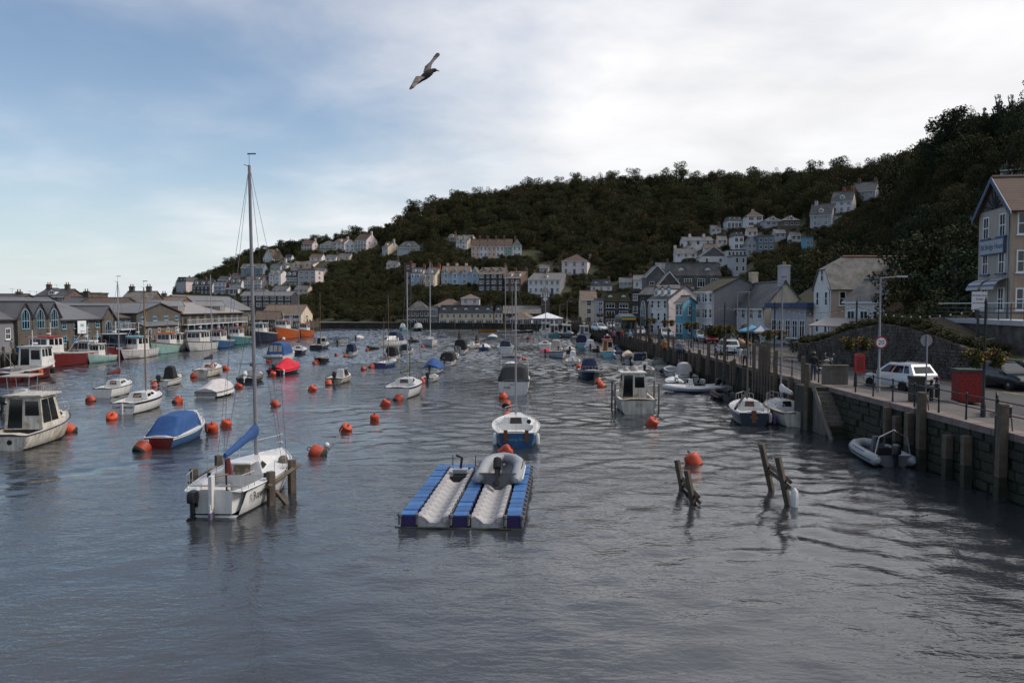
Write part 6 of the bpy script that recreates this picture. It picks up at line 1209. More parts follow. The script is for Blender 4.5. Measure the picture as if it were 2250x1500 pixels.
bt = boat('light blue pilot boat with cream wheelhouse and red roof edge', 1338, 785, L, B, 2, fs, fb, 'cabin_cruiser', 'boat', .85, 'the light blue pilot boat', mats=(m_lblue, m_cream, m_botb, m_lblue), deck=m_deck); house_box(bt, 'wheelhouse', -.9, 1.1, 1.6, 1.4, fs - .2, 1.8, m_cream, .3, .05, .1, ((.1, .45), (.55, .88)), 2, 'door', (.4, .88), roof=m_redp, ov=.1, doorm=m_wood); rails(bt, L, B, .85, fs, fb, .55, .95, .4, None, 4, 'bow_rail', True); q = MB(); q.tube([(-.5, 0, 2.45), (-.4, 0, 3.0), (.4, 0, 3.0), (.5, 0, 2.45)], .03, 5); q.ball((0, 0, 3.1), .18, 8, 5); q.build('light_bar', m_gel, bt)
open_boat('white dinghy with navy dodger beside the light blue pilot boat', 1365, 788, 5.0, 2.0, 4, 'the dinghy with the navy dodger', ob=m_motor, tilt=30, cover=m_cnavy, cov=(.55, .98, .45), rail=False)
open_boat('cream day boat with small cabin under the quay', 1385, 791, 5.2, 2.0, 3, 'the cream day boat', m_cream, None, cover=m_cream, cov=(.5, .98, .5), rail=False)
open_boat('white sports boat with dark outboard and steel hoop', 1408, 804, 5.2, 2.1, 4, 'the sports boat with the steel hoop', ob=m_motor, obx=.3, tilt=10, arch=True, can=m_cnavy, canv=(.45, .68, .7, 1.0, .05))
open_boat('white moulded dinghy behind the cream skiff', 1433, 807, 4.4, 1.9, 3, 'the white moulded dinghy', m_gel, None, rail=False, name='dinghy')
open_boat('cream skiff with seat console and black outboard', 1420, 823, 4.9, 2.1, 5, 'the cream skiff', m_geld, m_motor, -.2, 10, cons=True, name='skiff')
bt = open_boat('white clinker rowing boat with brown gunwale', 1489, 831, 4.8, 2.1, 1, 'the clinker rowing boat', m_gel, None, strp=m_wood, rail=False, name='rowing_boat', deck=m_lgrey, fs=.7, fb=1.0); T_(bt, 'RONA', -2.43, .35, .2, m_rub)
for f in (.25, .45): q = MB(); q.box(-.85, .85, -2.4 + 4.8 * f - .12, -2.4 + 4.8 * f + .12, .42, .47); q.build('thwart', m_teak, bt)
open_boat('small white dinghy with tilted silver motor', 1486, 851, 3.7, 1.75, 4, 'the dinghy with the tilted silver motor', m_gel, m_motorw, 0, 55, cover=m_gel, cov=(.35, .98, .3), rail=False, name='dinghy', fs=.42, fb=.55)
open_boat('white boat with crumpled white canvas hood', 1517, 839, 5.4, 2.0, 0, 'the boat with the white canvas hood', can=m_cwhite, canv=(.4, .68, .75, 1.25, .15), ob=m_motor)
def rib(label, px, py, L, B, hd, short, tube=m_tubeg, z=0, aframe=False, cons=True, ob=m_motor, name='inflatable_boat', stripe=None, tilt=0, P=None):
    P = P or at(px, py, 0); d = Vector((math.sin(R(hd)), math.cos(R(hd)), 0)); c = P + d * (L / 2) if abs(math.cos(R(hd))) > .35 else P + Vector((0, B / 2, 0)); c.z = z
    root = thing(name, label, 'boat', c, -R(hd)); BOATS.append((c, short, L)); r_ = B * .125; w = B / 2 - r_; q = MB(); pts = [(w, -L / 2 - .12), (w, -L / 2 + .1), (w, -L * .1), (w, L * .15), (w * .86, L * .3), (w * .55, L * .41), (.0, L * .47)]
    full = [(x, y, .3 + .32 * max(0, (y / L + .1)) ** 1.5) for x, y in pts] + [(-x, y, .3 + .32 * max(0, (y / L + .1)) ** 1.5) for x, y in pts[-2::-1]]; rs = [r_ * .35] + [r_] * (len(full) - 2) + [r_ * .35]; q.tube(full, rs, 12); q.build('tube', tube, root, True)
    q = MB(); rg = []
    for i in range(9): t = i / 8; y = -L / 2 + .05 + L * .9 * t; bw = w * (1 - max(0, t - .5) ** 2 * 3.2); rg.append([(bw, y, .22 + .1 * t), (0, y, -.22 + .34 * t ** 2), (-bw, y, .22 + .1 * t)])
    q.loft(rg, False, False); q.add([(w, -L / 2 + .05, .22), (0, -L / 2 + .05, -.22), (-w, -L / 2 + .05, .22), (-w, -L / 2 + .05, .55), (w, -L / 2 + .05, .55)], [(0, 1, 2, 3, 4)]); q.build('hull', m_cgrey if tube is not m_tubew else m_gel, root)
    if stripe:
        q = MB(); q.tube([(x * 1.0 + math.copysign(r_ * .96, x) if abs(x) > .02 else 0, y, zz) for x, y, zz in full[1:-1]], .035, 4); q.build('rubbing_strake', stripe, root)
    if cons: house_box(root, 'console', -.2, .35, .6, .5, .25, .85, m_gel if tube is m_tubew else m_cgrey, .15, .05, .05, (), 1, 0, (.6, .95)); q = MB(); q.box(-.3, .3, -.95, -.45, .25, .7); q.build('seat', m_rub, root); q = MB(); q.lathe([(.16, 0), (.18, .02), (.16, .04)], 12, (0, -.28, 1.0), 'Y'); q.build('steering_wheel', m_rub, root)
    if aframe: q = MB(); q.tube([(-w, -L / 2 + .3, .5), (-w * .8, -L / 2 + .25, 1.35), (0, -L / 2 + .2, 1.7), (w * .8, -L / 2 + .25, 1.35), (w, -L / 2 + .3, .5)], .035, 6); q.build('a_frame', m_steel, root)
    for s_ in (-1, 1): q = MB(); q.tube([(s_ * (w + r_ * .6), -L * .22, .3 + r_ * .85), (s_ * (w + r_ * .7), 0, .3 + r_ * .95), (s_ * (w + r_ * .6), L * .15, .34 + r_ * .85)], .015, 4); q.build('grab_rope', m_rub, root)
    if ob: outboard(root, -L / 2 + .02, .62, 0, ob, tilt)
    return root
rib('pale grey rigid inflatable lying broadside with blue stripe', 1522, 863, 4.8, 2.0, -98, 'the pale broadside inflatable', m_tubew, stripe=m_hblue, ob=m_motor)
rib('pale inflatable with grey outboard nosed towards the quay piles', 1546, 860, 4.2, 1.9, 62, 'the pale inflatable by the piles', m_tubew, stripe=m_rub, ob=m_motorg, cons=False)
rib('black inflatable lying behind the rowing boat', 1462, 822, 4.6, 2.0, 60, 'the black inflatable behind the rowing boat', m_rub, cons=False, ob=None)
rib('black inflatable tender with red trim near the pale inflatables', 1603, 881, 3.6, 1.8, 0, 'the black tender with red trim', m_rub, stripe=m_redp, cons=False, tilt=30)
rib('grey rigid inflatable with steel frame and steering wheel under the quay wall', 1966, 1027, 4.3, 2.1, 5, 'the grey inflatable with the steel frame', m_tubeg, aframe=True, stripe=m_rub)
bt = yacht('navy-hulled small yacht with brown hatch and lowered dark spar', 1656, 935, 6.0, 2.4, 10, 7.2, 'the navy-hulled small yacht', m_navy, m_gel, None, fs=.8, fb=1.0, hatch=M('red_brown_hatch', (.14, .065, .045), .5, .2, 2), mm=m_tim, boom=False, sp=()); T_(bt, 'Tarka', -3.03, .5, .2, m_gel); q = MB(); q.tube([(-1.1, -2.8, 1.0), (.1, .6, 1.9)], .09, 6); q.build('lowered_spar', m_cblk, bt); fender(bt, 1.1, -2.2, .4); fender(bt, 1.12, -1.6, .4, m_cmar)
q = MB(); q.box(-.14, .14, -3.18, -3.0, .2, .95); q.build('motor_bracket', m_wood, bt)
bt = yacht('dirty white yacht with bundled pale sail beside the quay steps', 1753, 938, 6.2, 2.3, 3, 7.6, 'the dirty white yacht', m_geld, m_teak, m_cwhite, fs=.85, fb=1.05, mm=m_alud, sp=(.6,), hatch=m_blk); q = MB(); q.box(-.1, .1, -3.35, -3.1, -.2, .95); q.build('rudder', m_geld, bt); fender(bt, -1.15, -2.2, .35, M('purple_fender', (.1, .07, .22), .5, .1))
# --- far quay boats
def gig(label, px, py, L, m):
    P = at(px, py, 0); r_ = thing('rowing_gig', label, 'boat', P, R(-86)); BOATS.append((P, label, L)); hull(r_, L, 1.7, .6, 1.0, .35, (m, m, m_bot), m_teak, (.1, .9), .15, .1)
    for k_ in range(5): q = MB(); q.box(-.7, .7, -L * .3 + k_ * L * .15, -L * .3 + k_ * L * .15 + .22, .4, .44); q.build('thwart', m_teak, r_)
gig('long yellow-orange rowing gig under the far quay', 1088, 729, 9.5, M('yellow_orange_hull', (.42, .17, .02), .4, .15, 1))
open_boat('light blue boat moored at the dark stone warehouse', 884, 727, 6.5, 2.4, 175, 'the light blue boat at the warehouse', m_lblue, None, strp=m_gel, can=m_gel, canv=(.4, .7, .7, 1.4, .1), fs=.8, fb=1.1)
open_boat('white and navy cabin boat at the far slipway', 925, 728, 7.5, 2.6, 160, 'the white and navy cabin boat', m_navy, None, strp=m_gel, can=m_gel, canv=(.35, .7, .8, 1.6, .1), fs=.8, fb=1.1)
open_boat('pair-moored black skiff by the church quay', 1148, 731, 7, 2.2, 100, 'the black skiff', m_blk, None, strp=m_gel, rail=False)
open_boat('white launch next to the yellow-orange gig', 1118, 731, 6.5, 2.3, 95, 'the white launch by the gig', m_gel, None, rail=False)
for a in (('white day boat with grey cover off the fish quay end', 742, 760, 5.2, 2.0, 8, 'the day boat with the grey cover', m_gel, m_motor, m_cgrey), ('small blue boat with white cover near the mid-river piles', 1062, 770, 4.6, 1.9, 5, 'the small blue boat by the piles', m_hblue, m_motor, m_cwhite), ('white boat with navy cover ahead of the bow-on white yacht', 968, 748, 5.4, 2.1, 4, 'the boat with the navy cover', m_gel, None, m_cnavy),
          ('black boat with grey cover past the speedboat with the arch', 905, 752, 5, 2, 6, 'the black boat with the grey cover', m_blk, m_motor, m_cgrey), ('white boat with white cover beyond the sports cruiser', 782, 748, 5.2, 2.0, 5, 'the boat with the white cover', m_gel, m_motor, m_cwhite), ('cream boat with black cover by the navy trip boat', 1266, 753, 5.0, 2.0, 0, 'the cream boat with the black cover', m_geld, m_motor, m_cblk),
          ('white skiff with red cover beside the cruiser with the beige canopy', 1198, 783, 4.6, 1.8, 6, 'the skiff with the red cover', m_gel, m_motor, m_cred), ('navy boat with beige cover near the pale grey wooden launch', 1252, 776, 4.8, 1.9, 3, 'the navy boat with the beige cover', m_navy, m_motor, m_cbei), ('white boat with blue cover lying past the light blue pilot boat', 1352, 775, 4.8, 1.9, 2, 'the boat with the blue cover', m_gel, m_motor, m_cblue),
          ('grey boat with black cover beneath the quay piles by the sports boat', 1385, 800, 4.4, 1.8, 4, 'the grey boat with the black cover', m_lgrey, m_motor, m_cblk), ('white boat with grey-green cover under the quay piles', 1455, 812, 4.3, 1.7, 0, 'the boat with the grey-green cover', m_gel, None, m_cgrn), ('teal boat with white cover off the church quay', 1080, 745, 5.4, 2.1, 5, 'the teal boat with the white cover', m_teal, None, m_cwhite),
          ('white boat with maroon cover in mid channel before the far quay', 1160, 752, 5.2, 2.0, 3, 'the boat with the maroon cover', m_gel, m_motor, m_cmar)):
    open_boat(a[0], a[1], a[2], a[3], a[4], a[5], a[6], a[7], a[8], cover=a[9], cov=(.12, .8, .5))
# --- modular drive-on pontoon
m_fb = M('blue_float_plastic', (.035, .13, .34), .6, .2, 2, tint=.22, mottle=((.1, .15, .2), .4, 3), streak=.2); m_fbd = M('purple_float_plastic', (.035, .02, .09), .55, .15, 2); m_fg = M('grey_float_plastic', (.4, .385, .385), .55, .15, 2, streak=.22, tint=.1, mottle=((.2, .18, .15), .3, 3))
PZ = .42; pf = at(1012, 1160, 0); pt = thing('pontoon', 'blue and grey modular drive-on pontoon with two cradle lanes', 'pontoon', (pf.x, pf.y, 0), R(-3.6)); BOATS.append((Vector((pf.x, pf.y + 4, 0)), 'the blue pontoon', 8))
q = MB(); q.box(-.245, .245, -.29, .29, -.1, PZ - .03); q.mat(1).box(-.24, .24, -.28, .28, PZ - .028, PZ + .02); q.box(-.27, -.2, -.06, .06, PZ - .05, PZ + .005); q.box(.2, .27, -.06, .06, PZ - .05, PZ + .005); fblk = q.mesh('float_block', [m_fbd, m_fb]); recalc(fblk)
rows = 14; pit = .6; rb8 = random.Random(8)
for x in (-1.78, -.02, 1.78):
    for k_ in range(rows): obj('float_block', fblk, pt, (x + rb8.uniform(-.012, .012), .3 + k_ * pit + rb8.uniform(-.012, .012), rb8.uniform(-.012, .015)), rb8.uniform(-.02, .02))
prof = [(-.53, PZ), (-.42, PZ + .03), (-.3, PZ - .04), (-.12, PZ - .2), (.12, PZ - .2), (.3, PZ - .04), (.42, PZ + .03), (.53, PZ)]
q = MB(); rg = []
for y, dz in ((-.29, -.05), (-.22, .02), (-.05, .035), (.1, .02), (.22, -.02), (.29, -.07)): rg.append([(x, y, z + dz) for x, z in prof])
q.loft(rg, False, False); q.add([(x, -.29, z - .05) for x, z in prof] + [(.53, -.29, -.1), (-.53, -.29, -.1)], [tuple(range(10))]); q.add([(-.53, -.29, -.1), (-.53, .29, -.1), (-.53, .29, PZ - .05), (-.53, -.29, PZ - .05)], [(0, 1, 2, 3)]); q.add([(.53, -.29, -.1), (.53, .29, -.1), (.53, .29, PZ - .05), (.53, -.29, PZ - .05)], [(0, 1, 2, 3)])
crad = q.mesh('cradle_segment', [m_fg], True); recalc(crad)
for x in (-.91, .89):
    for k_ in range(rows - 1): obj('cradle_segment', crad, pt, (x, .3 + k_ * pit, 0))
    obj('float_block', fblk, pt, (x - .27, .3 + 13 * pit, 0)); obj('float_block', fblk, pt, (x + .25, .3 + 13 * pit, 0))
pin = MB(); pin.lathe([(.05, -.12), (.05, .12), (.075, .16), (.075, .24), (.04, .26)], 8); pinm = pin.mesh('coupling_pin', [m_cgrey]); recalc(pinm)
for x in (-2.05, -1.47, -.33, .27, 1.48, 2.05): obj('coupling_pin', pinm, pt, (x, -.02, PZ - .2))
for x in (2.06,):
    for k_ in range(rows): obj('coupling_pin', pinm, pt, (x, .6 + k_ * pit, PZ - .22))
q = MB(); q.tube([(-2.2, -.08, .02), (2.15, -.08, .02)], .035, 5); q.build('front_bar', m_bot, pt)
for x in (-1.4, -.4, .4): q = MB(); q.tube([(x, 8.3, PZ), (x, 8.3, PZ + .45)], .02, 5); q.build('mooring_pin', m_rub, pt)
c_, s_ = math.cos(R(-3.6)), math.sin(R(-3.6)); lp = lambda x, y: Vector((pf.x + x * c_ - y * s_, pf.y + x * s_ + y * c_, 0))
wp = lp(-.85, 6.6); wc = thing('winch_stand', 'black winch stand with grey seat on the left pontoon lane', 'winch', (wp.x, wp.y, PZ - .2), R(-3.6)); q = MB(); q.box(-.35, .35, -.6, .1, 0, .22); q.build('base', m_motor, wc); q = MB(); q.box(-.3, .3, -.25, .25, .28, .42); q.build('seat', m_tubeg, wc); q = MB(); q.tube([(0, .1, .4), (.05, .15, .85), (-.2, .15, .95)], .06, 6); q.build('winch_post', m_rub, wc)
rp_ = lp(.86, 4.6); rib('grey inflatable with black outboard parked on the right pontoon lane', 0, 0, 3.9, 1.95, 3.6, 'the grey inflatable on the pontoon', m_tubeg, z=PZ - .08, cons=False, stripe=m_tubew, tilt=28, P=rp_)
# ------------------------------------------------------------------ mooring buoys
bprof = [(.03, -.36), (.24, -.35), (.31, -.3), (.335, -.18), (.34, 0), (.335, .2), (.3, .3), (.2, .345), (.05, .35)]
q = MB(); n_ = 14
for i in range(len(bprof) - 1):
    (r0, z0), (r1, z1) = bprof[i], bprof[i + 1]; q.mat(1 if z1 <= -.17 else 0); A = [(r0 * math.cos(a), r0 * math.sin(a), z0) for a in [2 * math.pi * j / n_ for j in range(n_)]]; B2 = [(r1 * math.cos(a), r1 * math.sin(a), z1) for a in [2 * math.pi * j / n_ for j in range(n_)]]; q.add(A + B2, [(j, (j + 1) % n_, n_ + (j + 1) % n_, n_ + j) for j in range(n_)])
bm_ = q.mesh('drum', [m_buoy, m_weed], True); recalc(bm_); autosmooth(bm_, 30)
q = MB(); q.loft([[(.09 * math.cos(b_) + .02 * math.cos(a) * math.cos(b_), .02 * math.sin(a), .4 + .09 * math.sin(b_) + .02 * math.cos(a) * math.sin(b_)) for a in [2 * math.pi * j / 5 for j in range(5)]] for b_ in [2 * math.pi * i / 10 for i in range(11)]], True, False); q.tube([(0, 0, .3), (0, 0, .36)], .05, 6); rm_ = q.mesh('mooring_ring', [m_rub])
rb = random.Random(5); cnt = {}; bl_ = []
for px, py, s_ in ((305, 993, 1.15), (461, 950, 1), (492, 939, 1), (194, 883, 1), (240, 922, 1), (386, 885, 1), (146, 950, 1), (602, 893, 1), (684, 859, 1), (757, 948, 1), (694, 1002, 1.05), (821, 925, 1), (845, 892, 1), (873, 880, 1), (1108, 1002, 1.05), (1113, 922, 1), (1099, 937, 1), (1113, 894, 1), (1106, 876, 1), (1323, 851, 1), (1315, 843, 1), (1273, 811, 1), (1265, 803, 1), (1434, 936, 1.05), (1528, 1022, 1.1), (521, 853, 1), (494, 813, 1), (422, 830, 1), (597, 826, 1), (589, 798, 1), (554, 803, .9), (720, 846, 1), (690, 801, .9), (695, 797, .9), (738, 782, .9), (758, 785, .9), (798, 813, 1), (815, 808, 1), (860, 784, .9), (806, 771, .9), (928, 764, .9), (925, 841, 1), (968, 809, 1), (335, 851, 1), (683, 768, .9), (900, 766, .9), (1127, 818, .9), (1357, 868, 1), (58, 962, 0)):
    if not s_: continue
    P = at(px, py, 0); near = min(BOATS, key=lambda b_: (b_[0] - P).length - b_[2] * .45); cnt.setdefault(near[1], []).append(((near[0] - P).length, P, s_))
for k_, lst in cnt.items():
    for i, (d_, P, s_) in enumerate(sorted(lst, key=lambda x: x[0])):
        lb = ('orange drum mooring buoy floating closest to ' if i == 0 else ('second-closest orange drum buoy to ' if i == 1 else ('third-closest orange drum buoy to ' if i == 2 else 'fourth-closest orange drum buoy to '))) + k_
        o = thing('mooring_buoy', lb, 'buoy', P + Vector((0, .35, .1)), 0, 'orange mooring buoys'); o.rotation_euler = (R(rb.uniform(-55, 35)), R(rb.uniform(-45, 45)), rb.uniform(0, 6.28)); o.scale = (s_ * rb.uniform(.82, 1.08), s_ * rb.uniform(.82, 1.08), s_ * rb.uniform(.85, 1.15)); obj('drum', bm_, o); obj('mooring_ring', rm_, o)
# slack mooring lines
def rope(label, pts, r=.018, m=None, cat='rope', name='mooring_rope'): q = MB(); q.tube(pts, r, 5); return tag(q.build(name, m or m_rope, None, True), label, cat)
def sag(a, b_, s_, n=8): a, b_ = Vector(a), Vector(b_); return [a.lerp(b_, i / n) - Vector((0, 0, s_ * 4 * (i / n) * (1 - i / n))) for i in range(n + 1)]
rope('slack mooring rope from the small white float to the lone orange buoy', sag(at(700, 992, .3), at(752, 940, .4), .25)); rope('mooring rope on the red boat with the blue canopy', sag(at(440, 925, .4), at(458, 940, .3), .1)); rope('mooring rope behind the tarpaulin-wrapped boat', sag(at(390, 876, .3), at(440, 868, .3), .2))
q = MB(); q.ball((0, 0, .1), .16, 10, 7); tag(q.build('small_float', m_fend, None, True, loc=at(718, 982)), 'small white float on the slack mooring rope', 'float')
# ------------------------------------------------------------------ timber piles
m_pile = M('timber_pile', (.115, .09, .068), .9, .35, 2.5, .02, 9, streak=.25); m_pilew = M('weedy_pile_foot', (.035, .034, .022), .8, .4, 3, .03, 8)
def pile_mesh(h, w, sq, seed):
    rg = random.Random(seed); q = MB(); n = 4 if sq else 8; rings = []
    for z, f in ((-2.5, 1), (.9, 1.0), (1.15, 1.0), (h - .06, .97), (h, .9)): rings.append([((w * f * (1.41 if sq else 1)) * .5 * math.cos(2 * math.pi * (j + .5) / n) + rg.uniform(-.008, .008), (w * f * (1.41 if sq else 1)) * .5 * math.sin(2 * math.pi * (j + .5) / n) + rg.uniform(-.008, .008), z) for j in range(n)])
    q.mat(1).loft(rings[:2], True, True); q.mat(0).loft(rings[1:], True, True); me = q.mesh('pile', [m_pile, m_pilew]); recalc(me); return me
PM = {}
def pile(x, y, h, label, group, w=.3, sq=True):
    k_ = (round(h, 1), round(w, 2), sq)
    if k_ not in PM: PM[k_] = pile_mesh(k_[0], k_[1], sq, len(PM))
    o = tag(obj('fender_pile', PM[k_], None, (x, y, 0), rp9.uniform(-.1, .1)), label, 'pile', group); o.rotation_euler[0] = rp9.uniform(-.012, .012); o.rotation_euler[1] = rp9.uniform(-.012, .012); return o
rp9 = random.Random(9)
for px, ht in ((1955, 2.35), (1976, 2.1), (2003, 2.4), (2030, 3.45), (2088, 1.9), (2131, 2.1), (2207, 3.7), (2330, 3.0)):
    Y = 18.62 * FPX / (px - 1125); pile(18.62, Y, ht, 'tall pale timber pile rising past the railing near the big red box' if ht > 3 else 'cut-off timber pile against the stone wall below the railing', 'piles below the near railing', .32)
y = 50.5; k_ = 0
while y < 232:
    tall = rp9.random() < (.42 if y < 120 else .36); ht = QZ + (rp9.uniform(1.3, 2.3) if tall else rp9.uniform(-.15, .6))
    pile(qx(y) - .26, y, ht, 'tall grey-brown timber pile standing above the quay railing' if tall else 'short dark timber pile fixed to the quay wall', 'tall quay piles' if tall else 'short quay piles', rp9.choice((.22, .26)))
    y += rp9.choice((.7, 1.8, 2.4, 3.0)) if y < 110 else rp9.uniform(1.8, 3.0)
y = 92
while y < 232:
    pile(LX + .28, y, LZ + rp9.uniform(.5, 1.5), 'slanted dark timber post along the fish quay', 'posts along the fish quay', .26); y += rp9.uniform(1.7, 2.5)
y = 233
while y < 247:
    pile(LX + .4, y, LZ + rp9.uniform(1.0, 2.2), 'weathered pile of the close-set palisade at the end of the fish quay', 'palisade at the end of the fish quay', .34, False); y += .55
x = LX - .4
while x > -74: pile(x, 246.4, LZ + rp9.uniform(.8, 2.0), 'weathered pile of the close-set palisade at the end of the fish quay', 'palisade at the end of the fish quay', .34, False); x -= .9
for px, Y in ((1108, 246), (1125, 243), (1140, 240), (1152, 238), (1166, 236), (1180, 235), (1040, 256), (1060, 255), (1000, 257)): pile((px - 1125) / FPX * Y, Y - 1.2, FZ + 1.3, 'thin timber post at the far quay edge', 'posts at the far quay edge', .28)
for px, py, nn_, lb in ((1010, 752, 4, 'clump of lashed old piles in mid river beside the workboat'), (1048, 762, 4, 'pair-topped clump of old lashed piles standing in mid river')):
    P = at(px, py, 0); dl = thing('pile_dolphin', lb, 'piles', P)
    for i in range(nn_): q = MB(); a = i * 1.6; q.tube([(.5 * math.cos(a), .5 * math.sin(a), -2), (.14 * math.cos(a), .14 * math.sin(a), 1.9 + .3 * (i % 2))], [.2, .16], 7); q.build('pile', m_pile, dl)
    q = MB(); q.tube([(-1.4, .1, .15), (-.2, 0, .5)], .1, 6); q.build('brace', m_pilew, dl)
# timber berth frames
def beam(q, a, b_, w): q.tube([a, b_], w * .7, 4)
def frame(label, posts, beams, r0=.17):
    r_ = thing('timber_frame', label, 'timber frame', (posts[0][0][0], posts[0][0][1], 0)); o_ = Vector((posts[0][0][0], posts[0][0][1], 0))
    for a, b_ in posts: q = MB(); A, B2 = Vector(a) - o_, Vector(b_) - o_; mid = A.lerp(B2, .5 if A.z < -.5 else .3); q.mat(1).tube([A, mid], r0 * 1.15, 4); q.mat(0).tube([mid, B2], r0, 4); q.build('post', [m_pile, m_pilew], r_)
    for a, b_ in beams: q = MB(); beam(q, Vector(a) - o_, Vector(b_) - o_, .13); q.build('beam', m_pile, r_)
    return r_
frame('timber mooring frame on the starboard side of the near sloop', [((-8.98, 29.4, -2), (-8.98, 29.4, 1.25)), ((-8.75, 31.4, -2), (-8.75, 31.4, 1.3))], [((-9.0, 29.1, .75), (-8.6, 31.9, 1.0)), ((-8.85, 29.5, .5), (-8.2, 29.7, -.4))])
frame('timber mooring frame on the port side of the near sloop', [((-12.25, 30.4, -2), (-12.25, 30.4, 1.15)), ((-12.1, 32.6, -2), (-12.1, 32.6, 1.25))], [((-12.25, 30.0, .7), (-12.1, 33, .8))])
frame('leaning two-post timber frame with a single dark plank', [((7.15, 29.4, -2), (6.55, 29.6, 1.25)), ((7.25, 31.9, -2), (6.7, 32.1, 1.15))], [((6.9, 29.2, .35), (6.95, 32.4, .4)), ((6.95, 29.25, .12), (7.0, 32.3, .17))], .12)
fr = frame('leaning timber frame with wide plank and a white fender', [((10.75, 29.4, -2), (9.95, 29.6, 1.75)), ((10.9, 31.7, -2), (10.05, 31.9, 1.85))], [((10.3, 29.2, .9), (10.4, 32.0, .95)), ((10.3, 29.3, .68), (10.4, 31.9, .73)), ((10.5, 29.6, .0), (10.0, 29.6, -.6)), ((10.55, 29.5, .1), (10.7, 30.4, -.5))], .13); fender(fr, -.3, -.22, .3, None, 1.2)
# ------------------------------------------------------------------ quay railing, steps, parapet block
m_rail = M('black_rail_paint', (.016, .017, .019), .5, .2, 3); m_conc = M('weathered_concrete', (.17, .15, .125), .9, .25, 1.2, .015, 12, streak=.3)
q = MB(); q.lathe([(.05, 0), (.045, .1), (.035, .5), (.05, .55), (.05, .62), (.035, .66), (.035, 1.02), (.055, 1.06), (.05, 1.14), (.02, 1.17)], 8); rpm = q.mesh('post', [m_rail], True); recalc(rpm)
segs = [(20, 27, 'nearest stretch of black tubular railing by the big red box'), (27, 44.2, 'black tubular railing between the steps and the tall near pile'), (49.5, 66, 'black tubular railing beside the motorcyclist'), (66, 88, 'black tubular railing opposite the cottage pub'), (88, 112, 'black tubular railing opposite the sky-blue house'), (112, 140, 'black tubular railing opposite the chapel'), (140, 175, 'black tubular railing beside the parked coach'), (175, 230, 'far black tubular railing before the pavilion')]
for y0, y1, lb in segs:
    r_ = thing('quay_railing', lb, 'railing', (0, 0, 0)); ys_ = np.linspace(y0, y1, max(2, int((y1 - y0) / 2.1)) + 1)
    for y in ys_: obj('post', rpm, r_, (qx(y) + .32, y, QZ))
    for z in (.58, 1.06):
        q = MB(); q.tube([(qx(y) + .32, y, QZ + z) for y in ys_], .028, 6); q.build('rail', m_rail, r_, True)
st = thing('quay_steps', 'worn stone steps leading from the quay down into the water', 'steps', (0, 0, 0))
for k_ in range(10): q = MB(); q.box(17.85, 19.0, 47.0 - .28 * (k_ + 1), 47.0 - .28 * k_ + .02, -2, QZ - .25 * (k_ + 1) + .006 * (k_ % 3)); q.build('step', m_conc if k_ < 7 else m_quaywet, st)
q = MB(); q.box(17.55, 19.1, 47.02, 49.3, -2, QZ - .02); q.build('landing_block', m_quay, st)
q = MB(); q.tube([(17.78, 46.9, QZ + .1), (17.78, 43.9, -.15)], .13, 4); q.build('handrail_beam', m_tim, st); q = MB(); q.tube([(17.6, 47.3, -2), (17.6, 47.3, QZ + 1.35)], .2, 4); q.build('corner_post', m_pile, st)
pb = thing('parapet_block', 'square concrete parapet block with faint lettering at the head of the steps', 'parapet', (19.75, 48.6, QZ)); q = MB(); q.box(-.75, .75, -.15, .15, -.05, 1.12); q.box(-.8, .8, -.2, .2, 1.122, 1.2); q.build('block', m_conc, pb); text('WEST LOOE', pb, (0, -.156, .92), (R(90), 0, 0), .2, m_tim); text('QUAY', pb, (0, -.156, .7), (R(90), 0, 0), .16, m_tim)
for y in (36.6, 30.5, 58): 
    ld = thing('quay_ladder', 'black iron ladder hooped over the quay edge ' + ('by the white car' if y == 36.6 else ('near the big red box' if y < 35 else 'beside the motorcyclist')), 'ladder', (qx(y) - .12, y, 0))
    for s_ in (-.22, .22): q = MB(); q.tube([(0, s_, -.8), (0, s_, QZ + .5), (.15, s_, QZ + .75), (.35, s_, QZ + .5), (.4, s_, QZ)], .025, 5); q.build('stringer', m_rail, ld)
    for k_ in range(9): q = MB(); q.tube([(0, -.22, -.5 + k_ * .35), (0, .22, -.5 + k_ * .35)], .018, 4); q.build('rung', m_rail, ld)
# ------------------------------------------------------------------ lamps, baskets, festoon
m_flow = M('basket_foliage', (.05, .06, .02), .8, .5, 2, spec=.15, mottle=((.2, .13, .03), .35, 3)); 
cm_, cs_ = crown_mesh(77, 1100, .055, {'kind': 'round', 'k': 16, 'cr': 1.3}, m_flow); cm2_, _ = crown_mesh(78, 260, .035, {'kind': 'round', 'k': 16, 'cr': 1.35}, M('basket_blooms', (.35, .14, .05), .7, .5, 3, mottle=((.35, .28, .05), .5, 2)))
lamps = [(2165, 34.3, 'nearest', 'by the big red box'), (1882, 47.2, '', 'with the red lifebelt box'), (1702, 62, '', 'opposite the cottage pub'), (1592, 77, '', 'by the grey gable wall'), (1519, 91, '', 'by the sky-blue house'), (1468, 105, '', 'by the white dormered house'), (1430, 119, '', 'by the chapel'), (1396, 135, '', 'beside the coach'), (1365, 152, '', 'ahead of the coach'), (1342, 170, '', 'near the black-fronted building'), (1318, 192, '', 'nearest the pavilion')]
tops = []
